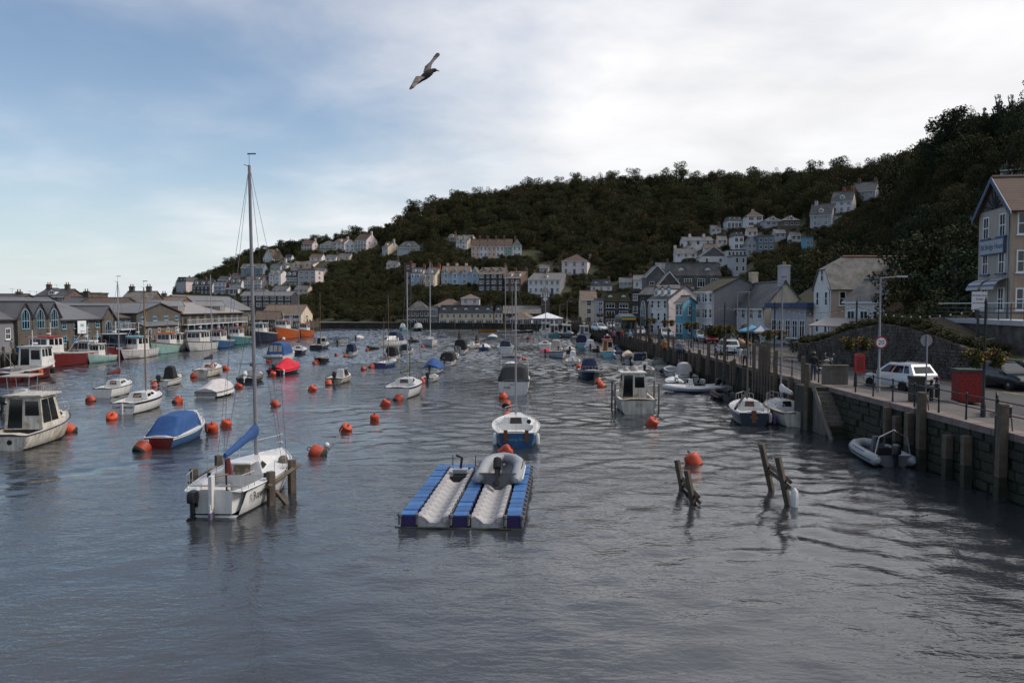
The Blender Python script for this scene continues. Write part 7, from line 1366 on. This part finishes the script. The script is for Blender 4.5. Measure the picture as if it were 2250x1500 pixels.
for px, Y, _, lb in lamps:
    X = (px - 1125) / FPX * Y; X = max(X, qx(Y) + .9); lp_ = thing('basket_post', 'black post with hanging flower baskets ' + lb, 'lamp post', (X, Y, QZ), 0, 'black basket posts'); q = MB(); q.lathe([(.11, -.1), (.1, .5), (.06, .7), (.05, 4.9), (.07, 4.95), (.01, 5.2)], 8); q.build('pole', m_rail, lp_, True); tops.append(Vector((X, Y, QZ + 4.75)))
    for s_ in (-1, 1):
        q = MB(); q.tube([(0, 0, 3.35), (s_ * .42, 0, 3.4)], .02, 4); q.build('bracket', m_rail, lp_)
        b_ = obj('flower_basket', cm_, lp_, (s_ * .45, 0, 2.1)); b_.scale = (1.05, 1.05, .95); stuff(obj('blooms', cm2_, b_, (0, 0, .05)))
q = MB(); q.ball((0, 0, 0), .045, 6, 5); bulb = q.mesh('bulb', [M('festoon_bulb', (.4, .38, .33), .3, .1)], True)
for a, b_ in zip(tops, tops[1:]):
    i_ = tops.index(a); fs_ = thing('festoon_string', 'string of festoon bulbs hung ' + ('from the post by the big red box' if i_ == 0 else f'from the basket post {lamps[i_][3]}'), 'string lights', (0, 0, 0)); pts = sag(a, b_, .45, 14); q = MB(); q.tube(pts, .012, 4, False); q.build('cable', m_rub, fs_)
    for p in pts[1:-1]: obj('bulb', bulb, fs_, p - Vector((0, 0, .07)))
for px, Y, zt, lb in ((1933, 44.3, 9.0, 'tall grey street lamp carrying the speed limit sign'), (1620, 93, 9.0, 'tall grey street lamp before the cottage pub'), (1471, 140, 9.2, 'tall grey street lamp by the white dormered house'), (1246, 225, 9.4, 'slim grey street lamp by the pavilion'), (1230, 228, 8.5, 'thin lamp standard beside the pavilion')):
    X = (px - 1125) / FPX * Y; l_ = thing('street_lamp', lb, 'street lamp', (X, Y, QZ if Y < 220 else FZ)); h_ = zt - QZ; q = MB(); q.lathe([(.1, -.1), (.1, 1.3), (.065, 1.35), (.05, h_)], 8); q.build('pole', m_alud, l_, True); q = MB(); q.tube([(0, 0, h_ - .05), (1.1, 0, h_ + .02)], .03, 5); q.build('arm', m_alud, l_); q = MB(); q.cbox((1.15, 0, h_ + .03), (.6, .2, .09)); q.build('lamp_head', m_lgrey, l_)
P = Vector((( 1936 - 1125) / FPX * 44.1, 44.05, 5.38)); sg = thing('speed_sign', 'round white speed limit sign with red rim reading 20', 'road sign', P); q = MB(); q.lathe([(.34, 0), (.34, .02)], 28, (0, 0, 0), 'Y'); q.build('red_rim', m_redp, sg); q = MB(); q.lathe([(.265, 0), (.265, .012)], 28, (0, -.014, 0), 'Y'); q.build('white_disc', M('sign_white', (.7, .7, .7), .5, .04), sg); text('20', sg, (0, -.02, -.005), (R(90), 0, 0), .36, m_rub, ext=.003); q = MB(); q.box(-.05, .05, .0, .2, -.1, .1); q.build('clamp', m_alud, sg)
P = Vector(((2038 - 1125) / FPX * 40.3, 40.3, QZ)); sg = thing('road_sign', 'round grey back of a road sign on a pole by the white car', 'road sign', P); q = MB(); q.tube([(0, 0, -.1), (0, 0, 3.35)], .04, 6); q.build('pole', m_alud, sg); q = MB(); q.lathe([(.3, 0), (.3, .02)], 24, (0, .05, 3.05), 'Y'); q.build('disc', m_alud, sg)
lb_ = Vector(((1890 - 1125) / FPX * 47, 46.95, QZ + .85)); lr_ = thing('lifebelt_box', 'red lifebelt cabinet fixed to a basket post', 'lifebelt box', lb_); q = MB(); q.extr([(-.27, -.1, .1), (-.2, -.1, 0), (.2, -.1, 0), (.27, -.1, .1), (.27, -.1, 1.05), (.2, -.1, 1.15), (-.2, -.1, 1.15), (-.27, -.1, 1.05)], (0, .22, 0)); q.build('cabinet', m_redp, lr_); q = MB(); q.box(-.18, .18, -.118, -.102, .2, .95); q.build('door', M('dark_red_panel', (.2, .015, .015), .5, .1), lr_)
# red clad box, bin, bollards, bench
P = at(2134, 884, QZ); rx = thing('red_box', 'big red-clad box with dark green lid on the pavement', 'storage box', (P.x, P.y, QZ), R(-10)); q = MB(); q.box(-.55, .55, 0, 1.1, .06, 1.5); q.build('body', M('red_mottled_cladding', (.3, .012, .012), .7, .35, 9, mottle=((.07, .01, .01), .6, 14)), rx); q = MB(); q.box(-.6, .6, -.05, 1.15, 1.502, 1.64); q.build('lid', M('dark_green_lid', (.02, .035, .025), .6, .2), rx); q = MB(); q.box(-.57, .57, -.02, 1.12, 0, .058); q.build('base', m_rub, rx)
P = at(2022, 884, QZ); bn = thing('litter_bin', 'black litter bin between the white car and the railing', 'bin', (P.x, P.y + .4, QZ)); q = MB(); q.box(-.28, .28, -.28, .28, 0, 1.1); q.build('body', m_motor, bn); q = MB(); q.box(-.31, .31, -.31, .31, 1.102, 1.28); q.build('hood', m_rub, bn)
for px, py, lb in ((2058, 872, 'black bollard right of the white car'), (2046, 880, 'black bollard beside the litter bin'), (2290, 905, 'black bollard by the bench')):
    P = at(px, py, QZ); bo = thing('bollard', lb, 'bollard', P); q = MB(); q.lathe([(.1, -.1), (.1, .85), (.075, .88), (.075, .93), (.1, .96), (.09, 1.05), (.02, 1.1)], 10); q.build('post', m_rail, bo, True); q = MB(); q.lathe([(.103, .72), (.103, .78)], 10); q.build('white_band', m_lgrey, bo)
P = at(2205, 912, QZ); bc = thing('bench', 'dark timber bench facing the river near the red box', 'bench', (P.x, P.y, QZ), R(60))
for k_ in range(3): q = MB(); q.box(-.85, .85, -.3 + k_ * .16, -.18 + k_ * .16, .43, .47); q.build('seat_slat', m_tim, bc)
for k_ in range(3): q = MB(); q.box(-.85, .85, .22, .26, .55 + k_ * .14, .65 + k_ * .14); q.build('back_slat', m_tim, bc)
for s_ in (-.7, .7): q = MB(); q.box(s_ - .04, s_ + .04, -.28, .26, 0, .428); q.box(s_ - .04, s_ + .04, .262, .3, 0, .95); q.build('leg', m_rail, bc)
for px, Y, lb, c1 in ((1652, 86, 'light blue cafe parasol', M('parasol_sky_blue', (.1, .32, .45), .8, .1)), (1672, 84, 'dark blue cafe parasol with white panel', M('parasol_blue', (.03, .08, .2), .8, .1))):
    pr = thing('parasol', lb, 'parasol', ((px - 1125) / FPX * Y, Y, QZ)); q = MB(); q.tube([(0, 0, 0), (0, 0, 2.75)], .03, 6); q.build('pole', m_trim, pr)
    q = MB(); n = 8; q.mat(0)
    for j in range(n): a0, a1 = 2 * math.pi * j / n, 2 * math.pi * (j + 1) / n; q.mat(1 if j == 5 and 'panel' in lb else 0).add([(0, 0, 2.75), (1.5 * math.cos(a0), 1.5 * math.sin(a0), 2.15), (1.5 * math.cos(a1), 1.5 * math.sin(a1), 2.15), (1.5 * math.cos(a0), 1.5 * math.sin(a0), 1.98), (1.5 * math.cos(a1), 1.5 * math.sin(a1), 1.98)], [(0, 1, 2), (1, 3, 4, 2)])
    q.build('canopy', [c1, m_lgrey], pr)

q = MB(); q.box(-.4, .4, -.25, .25, 0, .26); q.box(-.43, .43, -.28, .28, .262, .3); crate_m = q.mesh('crate', [m_cgrey]); recalc(crate_m)
cr_cols = [('blue', M('blue_crate', (.03, .1, .25), .6, .15)), ('yellow', M('yellow_crate', (.4, .25, .04), .6, .15)), ('red', M('red_crate', (.3, .03, .03), .6, .15)), ('grey', m_cgrey)]; cmz = []
for nm, mm in cr_cols: me = crate_m.copy(); me.materials[0] = mm; cmz.append((nm, me))
spots = [(99, 'by the three-gabled hall'), (104, 'before the three-gabled hall'), (112, 'by the hall with the sign board'), (119, 'beside the narrow stone gable'), (127, 'under the net loft balcony'), (140, 'by the lean-to store'), (149, 'at the near end of the fish market'), (158, 'under the fish market balcony'), (170, 'before the fish market columns'), (181, 'at the far end of the fish market'), (205, 'by the low tan-roofed store')]
for i, (y, wh) in enumerate(spots):
    for k_ in range(rb.randint(2, 5)):
        nm, me = cmz[(i + k_ * (i % 3)) % 4]; o = tag(obj('fish_crate', me, None, (-61.2 - rb.uniform(0, .05), y, LZ + .3 * k_), rb.uniform(-.1, .1)), f'{nm} fish crate {wh}, ' + ('lowest', 'second', 'third', 'fourth', 'fifth')[k_] + ' of its stack', 'crate', 'fish crates on the left quay')
for y, lb in ((108, 'yellow net heap by the three-gabled hall'), (133, 'yellow-brown net heap by the net loft'), (163, 'green-brown net heap under the market')):
    q = MB(); q.ball((0, 0, .1), .9, 10, 7, (1, 1.4, .55)); o = tag(q.build('net_heap', M('fishing_net', (.1, .09, .04), .95, .5, 6, .08, 5), None, True, loc=(-61.3, y, LZ)), lb, 'net')
# ------------------------------------------------------------------ vehicles
m_tyre = M('tyre_rubber', (.012, .012, .013), .85, .2, 4); m_rim = M('alloy_rim', (.3, .3, .31), .35, .1, metal=.6); m_cgl = glassmat('car_glass', (.012, .014, .017), .05)
m_tail = M('tail_light_red', (.16, .008, .01), .2, .1); m_head = M('head_light_clear', (.4, .4, .42), .1, .1)
def car(label, px, py, hd, paint, L=4.35, W=1.82, Hc=1.6, suv=True, name='parked_car', plate=None, group=None, z=None):
    P = at(px, py, QZ); r_ = thing(name, label, 'car', (P.x, P.y, QZ - .11), -R(hd), group); h = Hc
    # side profile (y, z) lower body, nose at +y
    st = [(-L / 2, .66, .8), (-L / 2 + .05, 1.02, .9), (-L / 2 + .5, 1.07, .95), (-.6, 1.06, .98), (.6, 1.03, .98), (1.0, .98, .97), (L / 2 - .45, .88, .92), (L / 2 - .08, .68, .8), (L / 2, .5, .68)]
    rg = []
    for y, zt, wf in st:
        w = W / 2 * wf; zb = .3 if abs(y) < L / 2 - .1 else .4; rg.append([(-w * .92, y, zb), (-w, y, zb + .15), (-w, y, zt - .16), (-w * .9, y, zt), (w * .9, y, zt), (w, y, zt - .16), (w, y, zb + .15), (w * .92, y, zb)])
    q = MB(); q.loft(rg); body = q.build('body', paint, r_, True)
    yr0, yr1 = -L / 2 + .12, 1.05; base = [(-W * .455, yr0, 1.02), (W * .455, yr0, 1.02), (W * .455, yr1, .98), (-W * .455, yr1, .98)]; top = [(-W * .36, yr0 + .42, h), (W * .36, yr0 + .42, h), (W * .35, .1, h), (-W * .35, .1, h)]
    q = MB(); q.add(base + top, [(0, 1, 5, 4), (1, 2, 6, 5), (2, 3, 7, 6), (3, 0, 4, 7), (4, 5, 6, 7)]); cb = q.build('cabin', paint, r_); V = [Vector(p) for p in base + top]
    q = MB(); pan(q, (V[0], V[1], V[5], V[4]),   .1, .9, .18, .78, .012); q.build('rear_window', m_cgl, cb)
    q = MB(); pan(q, (V[2], V[3], V[7], V[6]), .05, .95, .12, .93, .012); q.build('windscreen', m_cgl, cb)
    for quad, f in (((V[1], V[2], V[6], V[5]), 0), ((V[3], V[0], V[4], V[7]), 1)):
        for a, b_ in ((.1, .25), (.28, .56), (.59, .9)):
            if f: a, b_ = 1 - b_, 1 - a
            q = MB(); pan(q, quad, a, b_, .14, .84, .01); q.build('side_window', m_cgl, cb)
    for x in (-1, 1):
        q = MB(); q.tube([(x * W * .33, yr0 + .5, h + .05), (x * W * .33, .05, h + .05)], .02, 4); q.build('roof_rail', m_alu, cb)
        q = MB(); q.cbox((x * (W / 2 + .06), .85, 1.0), (.18, .1, .14)); q.build('mirror', m_rub, r_)
        q = MB(); q.cbox((x * W * .37, -L / 2 - .005, .86), (.42, .06, .15)); q.build('tail_light', m_tail, r_); q = MB(); q.cbox((x * W * .3, L / 2 - .08, .68), (.4, .1, .14)); q.build('headlight', m_head, r_)
        for y in (-L * .29, L * .31):
            w_ = obj('wheel', None, r_, (x * (W / 2 - .1), y, .33)); q = MB(); q.lathe([(.2, -.11), (.31, -.11), (.335, -.06), (.335, .06), (.31, .11), (.2, .11)], 18, ax='X'); q.build('tyre', m_tyre, w_, True); q = MB(); q.lathe([(.21, -.1), (.21, .1), (.05, .115)], 12, ax='X'); q.build('rim', m_rim, w_)
    q = MB(); q.box(-W * .46, W * .46, -L / 2 - .03, -L / 2 + .25, .28, .5); q.build('bumper', m_rub, r_)
    if plate: q = MB(); q.box(-.27, .27, -L / 2 - .03, -L / 2 + .0, .66, .78); po_ = q.build('number_plate', m_yelp, r_); text(plate, po_, (0, -L / 2 - .034, .72), (R(90), 0, 0), .11, m_rub)
    return r_
m_cw = M('white_car_paint', (.62, .64, .66), .25, .04, coat=.4); m_cdk = M('dark_car_paint', (.02, .022, .026), .25, .1, coat=.4); m_csil = M('silver_blue_paint', (.22, .27, .33), .3, .06, metal=.3, coat=.3); m_cor = M('orange_car_paint', (.4, .17, .03), .3, .06, coat=.3); m_crd = M('red_car_paint', (.32, .02, .025), .3, .06, coat=.3)
car('white estate car with roof rails beside the speed limit sign', 1974, 852, -16, m_cw, plate='WK18 LOE')
car('dark saloon car parked behind the red box', 2208, 848, 172, m_cdk, Hc=1.5)
for px, py, hd, pm, lb in ((1404, 737, 178, m_cw, 'white car facing the harbour by the chapel'), (1541, 748, 185, m_csil, 'silver-blue car parked before the sky-blue house'), (1563, 752, 190, m_crd, 'red car with pale bonnet beside the clipped hedge'), (1598, 778, 4, m_cw, 'white hatchback passing the clipped hedge'), (1632, 762, 175, m_cor, 'orange car parked by the parasols'), (1462, 742, 178, m_cw, 'white car at the foot of the white dormered house'), (1318, 727, 160, m_cw, 'white van-like car before the cream quoined building'), (1342, 722, 185, m_cw, 'white car in front of the black-fronted building')): car(lb, px, py, hd, pm, name='street_car')
# coach
P = at(1381, 736, QZ); bs = thing('coach', 'green coach with yellow trim driving along the quay street', 'coach', (P.x, P.y + 4, QZ - .11), R(178)); m_bg = M('green_coach_paint', (.03, .1, .085), .35, .1); q = MB(); rg = []
for y, s_, zt in ((-5.5, .95, 3.2), (-5.3, 1, 3.35), (5.0, 1, 3.35), (5.35, .97, 3.2), (5.5, .9, 2.0), (5.5, .9, 1.2)): rg.append([(-1.25 * s_, y, .35), (-1.25 * s_, y, zt - .25), (-1.0 * s_, y, zt), (1.0 * s_, y, zt), (1.25 * s_, y, zt - .25), (1.25 * s_, y, .35)])
q.loft(rg[:4]); q.build('body', m_bg, bs, True)
q = MB(); q.box(-1.1, 1.1, 5.36, 5.4, 1.25, 2.6); q.build('windscreen', m_cgl, bs); q = MB(); q.box(-1.15, 1.15, 5.36, 5.41, 2.65, 2.95); q.build('destination_panel', m_yelp, bs); q = MB(); q.box(-1.1, 1.1, -1, 2, 3.352, 3.55); q.build('roof_unit', m_lgrey, bs); q = MB(); q.box(-1.2, 1.2, 5.36, 5.45, .35, .6); q.build('bumper', m_lgrey, bs)
for x in (-1, 1):
    for k_ in range(5): q = MB(); q.box(x * 1.252 - .012, x * 1.252 + .012, -4.8 + k_ * 1.95, -3.0 + k_ * 1.95, 1.5, 2.7); q.build('side_window', m_cgl, bs)
    for y in (-3.3, 3.4): q = MB(); q.lathe([(.2, -.14), (.46, -.13), (.48, 0), (.46, .13), (.2, .14)], 16, (x * 1.12, y, .48), 'X'); q.build('wheel', m_tyre, bs, True)
    q = MB(); q.cbox((x * .9, 5.42, .85), (.3, .06, .2)); q.build('headlight', m_head, bs); q = MB(); q.cbox((x * 1.45, 5.3, 2.3), (.15, .12, .4)); q.build('mirror', m_rub, bs)
# motorcycle
P = at(1817, 818, QZ); mc = thing('motorcycle', 'parked motorcycle with round mirror and chrome exhaust', 'motorcycle', (P.x, P.y + .3, QZ), R(-70))
for y in (-.72, .74):
    w_ = obj('wheel', None, mc, (0, y, .31)); q = MB(); q.loft([[(.055 * math.cos(a), (.25 + .055 * math.sin(a)) * math.cos(b_), (.25 + .055 * math.sin(a)) * math.sin(b_)) for a in [2 * math.pi * j / 6 for j in range(6)]] for b_ in [2 * math.pi * i / 18 for i in range(19)]], True, False); q.build('tyre', m_tyre, w_, True); q = MB(); q.lathe([(.2, -.015), (.2, .015)], 12, ax='X'); q.build('rim', m_rim, w_)
q = MB(); q.ball((0, .15, .82), .17, 10, 6, (.8, 1.7, .8)); q.build('fuel_tank', M('cream_tank', (.35, .3, .26), .25, .1), mc, True); q = MB(); q.ball((0, -.4, .76), .14, 8, 5, (1, 2.2, .5)); q.build('seat', m_rub, mc, True); q = MB(); q.cbox((0, .0, .48), (.3, .5, .36)); q.build('engine', m_alud, mc); q = MB(); q.tube([(.17, .2, .4), (.19, -.3, .3), (.2, -.95, .34)], .045, 6); q.build('exhaust', m_steel, mc)
q = MB(); q.tube([(0, .74, .31), (0, .48, .95)], .035, 5); q.build('fork', m_steel, mc); q = MB(); q.tube([(-.38, .3, 1.08), (-.2, .45, 1.02), (.2, .45, 1.02), (.38, .3, 1.08)], .016, 5); q.build('handlebar', m_steel, mc); q = MB(); q.lathe([(.09, 0), (.1, .06), (.04, .1)], 10, (0, .56, .88), 'Y'); q.build('headlamp', m_head, mc)
for x in (-.36, .36): q = MB(); q.tube([(x, .32, 1.08), (x * 1.15, .35, 1.28)], .008, 4); q.lathe([(.065, 0), (.065, .02)], 10, (x * 1.15, .34, 1.32), 'Y'); q.build('mirror', m_steel, mc)
# ------------------------------------------------------------------ people
m_skin = M('skin', (.34, .2, .14), .6, .08); m_hair = {k: M(k + '_hair', c, .7, .2) for k, c in (('dark', (.02, .016, .013)), ('grey', (.3, .29, .28)), ('brown', (.06, .035, .02)))}
def person(label, px, py, hd, topm, legm, hair='dark', h=1.72, walk=.12, arm=.1, z=QZ, helmet=False, P=None, sit=False, bag=None, name='person'):
    s = h / 1.75; V = []; E = []; Rr = []
    def nd(p, r, par=None): V.append(Vector(p) * s); Rr.append(r * s); (E.append((par, len(V) - 1)) if par is not None else None); return len(V) - 1
    pel = nd((0, 0, .96), .135); ab = nd((0, .01, 1.12), .135, pel); ch = nd((0, .0, 1.32), .15, ab); up = nd((0, -.01, 1.44), .12, ch); nk = nd((0, 0, 1.53), .052, up); hd1 = nd((0, .015, 1.6), .075, nk); hd2 = nd((0, .015, 1.69), .085, hd1); nd((0, .01, 1.745), .045, hd2)
    for sx_ in (-1, 1):
        w = walk * sx_; a = -arm * sx_; hp = nd((sx_ * .095, 0, .9), .105, pel)
        if sit: kn = nd((sx_ * .13, .42, .88), .075, hp); an = nd((sx_ * .13, .45, .5), .05, kn); nd((sx_ * .13, .58, .46), .045, an)
        else: kn = nd((sx_ * .1, w * .6 + .03, .5), .068, hp); an = nd((sx_ * .105, w, .1), .045, kn); nd((sx_ * .115, w + .1, .045), .042, an); nd((sx_ * .12, w + .17, .035), .03, len(V) - 1)
        sh = nd((sx_ * .18, -.01, 1.42), .07, up); el = nd((sx_ * .25, a * .5 - .03, 1.14), .048, sh); wr_ = nd((sx_ * .26, a + .06, .9), .034, el); pm_ = nd((sx_ * .262, a + .08, .83), .034, wr_)
        for k_, (dx, dy, dz) in enumerate(((-.005, .028, -.08), (0, .01, -.09), (0, -.008, -.087), (.003, -.026, -.075))): f1 = nd((sx_ * .262 + dx, a + .08 + dy, .83 + dz * .55), .0095, pm_); nd((sx_ * .262 + dx - sx_ * .012, a + .085 + dy, .83 + dz), .008, f1)
        t1 = nd((sx_ * .25, a + .125, .82), .011, pm_); nd((sx_ * .245, a + .14, .785), .009, t1)
    me = bpy.data.meshes.new('body'); me.from_pydata(V, E, []); o = bpy.data.objects.new('body', me); COL.objects.link(o); md = o.modifiers.new('skin', 'SKIN')
    for i, sv in enumerate(me.skin_vertices[0].data): sv.radius = (Rr[i] * (1.18 if i < 4 else 1), Rr[i] * (.8 if i < 4 else 1)); sv.use_root = i == 0
    o.modifiers.new('sub', 'SUBSURF').levels = 1; dg = bpy.context.evaluated_depsgraph_get(); me2 = bpy.data.meshes.new_from_object(o.evaluated_get(dg)); bpy.data.objects.remove(o); me2.name = 'body'
    for m in (m_skin, topm, legm, m_rub): me2.materials.append(m)
    for p in me2.polygons:
        c = p.center / s; p.use_smooth = True
        p.material_index = 0 if c.z > 1.5 or (abs(c.x) > .2 and c.z < .9 and not sit) else (3 if c.z < .085 else (1 if c.z > .93 or abs(c.x) > .2 else 2))
    P = P or at(px, py, z); r_ = thing(name, label, 'person', P, -R(hd)); b_ = obj('body', me2, r_)
    q = MB(); hc = (0, .0 * s, 1.69 * s)
    if helmet: q.ball((0, .01 * s, 1.68 * s), .145 * s, 12, 8, (1, 1.15, 1.05)); q.build('helmet', m_motor, r_, True); q = MB(); q.cbox((0, .145 * s, 1.68 * s), (.2, .05, .09)); q.build('visor', m_cgl, r_)
    else:
        q.ball((0, -.012 * s, 1.705 * s), .104 * s, 10, 8, (.95, 1.08, 1)); q.build('hair', m_hair[hair], r_, True)
        q = MB(); q.cbox((0, .115 * s, 1.655 * s), (.022, .04, .04)); q.build('nose', m_skin, r_)
        for x in (-.034, .034): q = MB(); q.ball((x * s, .1 * s, 1.675 * s), .012, 6, 4); q.build('eye', m_rub, r_, True)
    if bag: q = MB(); q.ball((0, -.2 * s, 1.25 * s), .17, 8, 6, (.9, .6, 1.3)); q.build('rucksack', bag, r_, True)
    return r_
C = lambda n, c: M(n, c, .85, .12, 3)
person('motorcyclist in black jacket, helmet and blue jeans standing at the railing', 1787, 836, 10, C('black_jacket', (.014, .014, .016)), C('blue_jeans', (.03, .05, .09)), helmet=True, h=1.8, walk=.05, arm=.04)
person('walker in a mustard orange jacket by the railing', 1460, 785, 30, C('mustard_jacket', (.32, .13, .025)), C('dark_trousers', (.02, .02, .025)), 'grey')
person('grey-haired walker in blue-grey jacket beside a companion', 1492, 790, 5, C('blue_grey_jacket', (.12, .16, .22)), C('dark_trousers', (.02, .02, .025)), 'grey'); person('grey-haired walker in pale grey jacket', 1500, 789, 5, C('pale_grey_jacket', (.28, .28, .29)), C('dark_trousers', (.02, .02, .025)), 'grey', 1.68)
person('walker in white top and beige trousers by the parasols', 1627, 806, 0, C('white_top', (.5, .5, .5)), C('beige_trousers', (.35, .27, .22)), 'dark', 1.65, .14); person('walker in light green-grey jacket and black trousers', 1637, 808, 0, C('green_grey_jacket', (.2, .24, .23)), C('black_trousers', (.014, .014, .016)), 'brown', 1.7, -.14)
person('person in a pink jacket on the road before the coach', 1349, 752, 10, C('pink_jacket', (.35, .1, .16)), C('dark_trousers', (.02, .02, .025)), 'dark', 1.66); person('person in a black coat near the coach', 1360, 752, 20, C('black_jacket', (.014, .014, .016)), C('dark_trousers', (.02, .02, .025)), 'dark'); person('person in a red anorak near the coach', 1366, 750, 190, C('red_anorak', (.34, .03, .03)), C('dark_trousers', (.02, .02, .025)), 'brown', 1.65); person('person in a pale blue shirt by the chapel', 1384, 755, 0, C('pale_blue_shirt', (.25, .35, .45)), C('dark_trousers', (.02, .02, .025)), 'grey', 1.72); person('person in a brown coat by the near-chapel railing', 1428, 760, 180, C('brown_coat', (.1, .06, .04)), C('dark_trousers', (.02, .02, .025)), 'brown')
person('person in grey overalls on the left fish quay', 0, 0, 90, C('grey_overalls', (.12, .13, .14)), C('grey_overalls2', (.1, .11, .12)), 'dark', P=Vector((-61.6, 98, LZ)))
bpos = min(BOATS, key=lambda b_: (b_[0] - at(1462, 822)).length)[0]; person('man in a black jacket sitting in the black inflatable', 0, 0, 200, C('black_jacket', (.014, .014, .016)), C('dark_trousers', (.02, .02, .025)), 'grey', sit=True, P=Vector((bpos.x - .3, bpos.y, -.28)))
# ------------------------------------------------------------------ gull
G = atY(935, 164, 21); gl = thing('gull', 'brown-grey gull gliding with wings spread against the sky', 'gull', G); gp = lambda px, py, dy=0: atY(px, py, 21 + dy) - G
m_gb = M('gull_body_brown', (.05, .042, .036), .8, .3, 8); m_gw = M('gull_wing_grey', (.2, .165, .155), .8, .3, 9, mottle=((.08, .07, .065), .5, 12)); m_gk = M('gull_beak', (.03, .024, .02), .5, .1); m_gt = M('gull_wingtip', (.045, .04, .04), .8, .2, 8)
q = MB(); ax_ = [(gp(914, 184), .012), (gp(922, 178), .045), (gp(931, 170), .085), (gp(940, 163), .095), (gp(947, 158), .08), (gp(951, 155.5), .055), (gp(955, 154.5), .052), (gp(958, 154.5), .04), (gp(960, 155), .018)]; q.tube([a for a, _ in ax_], [b_ for _, b_ in ax_], 12); q.build('body', m_gb, gl, True)
q = MB(); q.tube([gp(959.5, 155), gp(963, 155.8), gp(966, 157.5)], [.02, .013, .004], 6); q.build('beak', m_gk, gl); q = MB(); q.ball(gp(955.5, 153.5, -.055), .011, 6, 4); q.build('eye', m_rub, gl)
def wing(lead, trail, dys, name='wing'):
    q = MB(); n = len(lead); up_ = Vector((0, -.012, .006)); T = []
    for i in range(n): T.append([gp(*lead[i], dys[i]), gp((lead[i][0] * .6 + trail[i][0] * .4), (lead[i][1] * .6 + trail[i][1] * .4), dys[i] - .03), gp(*trail[i], dys[i])])
    for i in range(n - 1):
        q.mat(1 if i >= n - 3 else 0)
        for j in range(2):
            a, b_, c, d = T[i][j], T[i][j + 1], T[i + 1][j + 1], T[i + 1][j]; q.add([a, b_, c, d, a + up_, b_ + up_, c + up_, d + up_], [(0, 1, 2, 3), (7, 6, 5, 4), (0, 3, 7, 4), (1, 2, 6, 5), (0, 1, 5, 4), (2, 3, 7, 6)])
    return q.build(name, [m_gw, m_gt], gl, True)
w_ = wing([(947, 151), (949, 142), (955, 134), (961, 128), (966.5, 122), (965.5, 118)], [(930, 160), (934, 146), (944, 138), (953, 126), (960, 119), (964, 117.4)], [.02, .2, .4, .55, .68, .74])
w2_ = wing([(938, 169), (925, 176), (918, 184), (910, 193), (904, 196.5), (900.5, 198)], [(923, 168), (914, 168.5), (907, 181), (904, 187), (900, 194), (899.5, 196)], [-.02, -.2, -.36, -.5, -.62, -.7])
for k_, (a, b_) in enumerate((((960, 119), (962.5, 116.8)), ((957, 122), (959, 119.5)), ((954, 125.5), (956, 122.5)))): q = MB(); q.tube([gp(*a, .66), gp(*b_, .68)], [.03, .006], 5); q.build('primary_feather', m_gt, w_)
q = MB(); q.extr([gp(922, 175), gp(926, 181), gp(912, 189), (gp(907, 183))], (0, .015, .008)); q.build('tail', m_gw, gl)
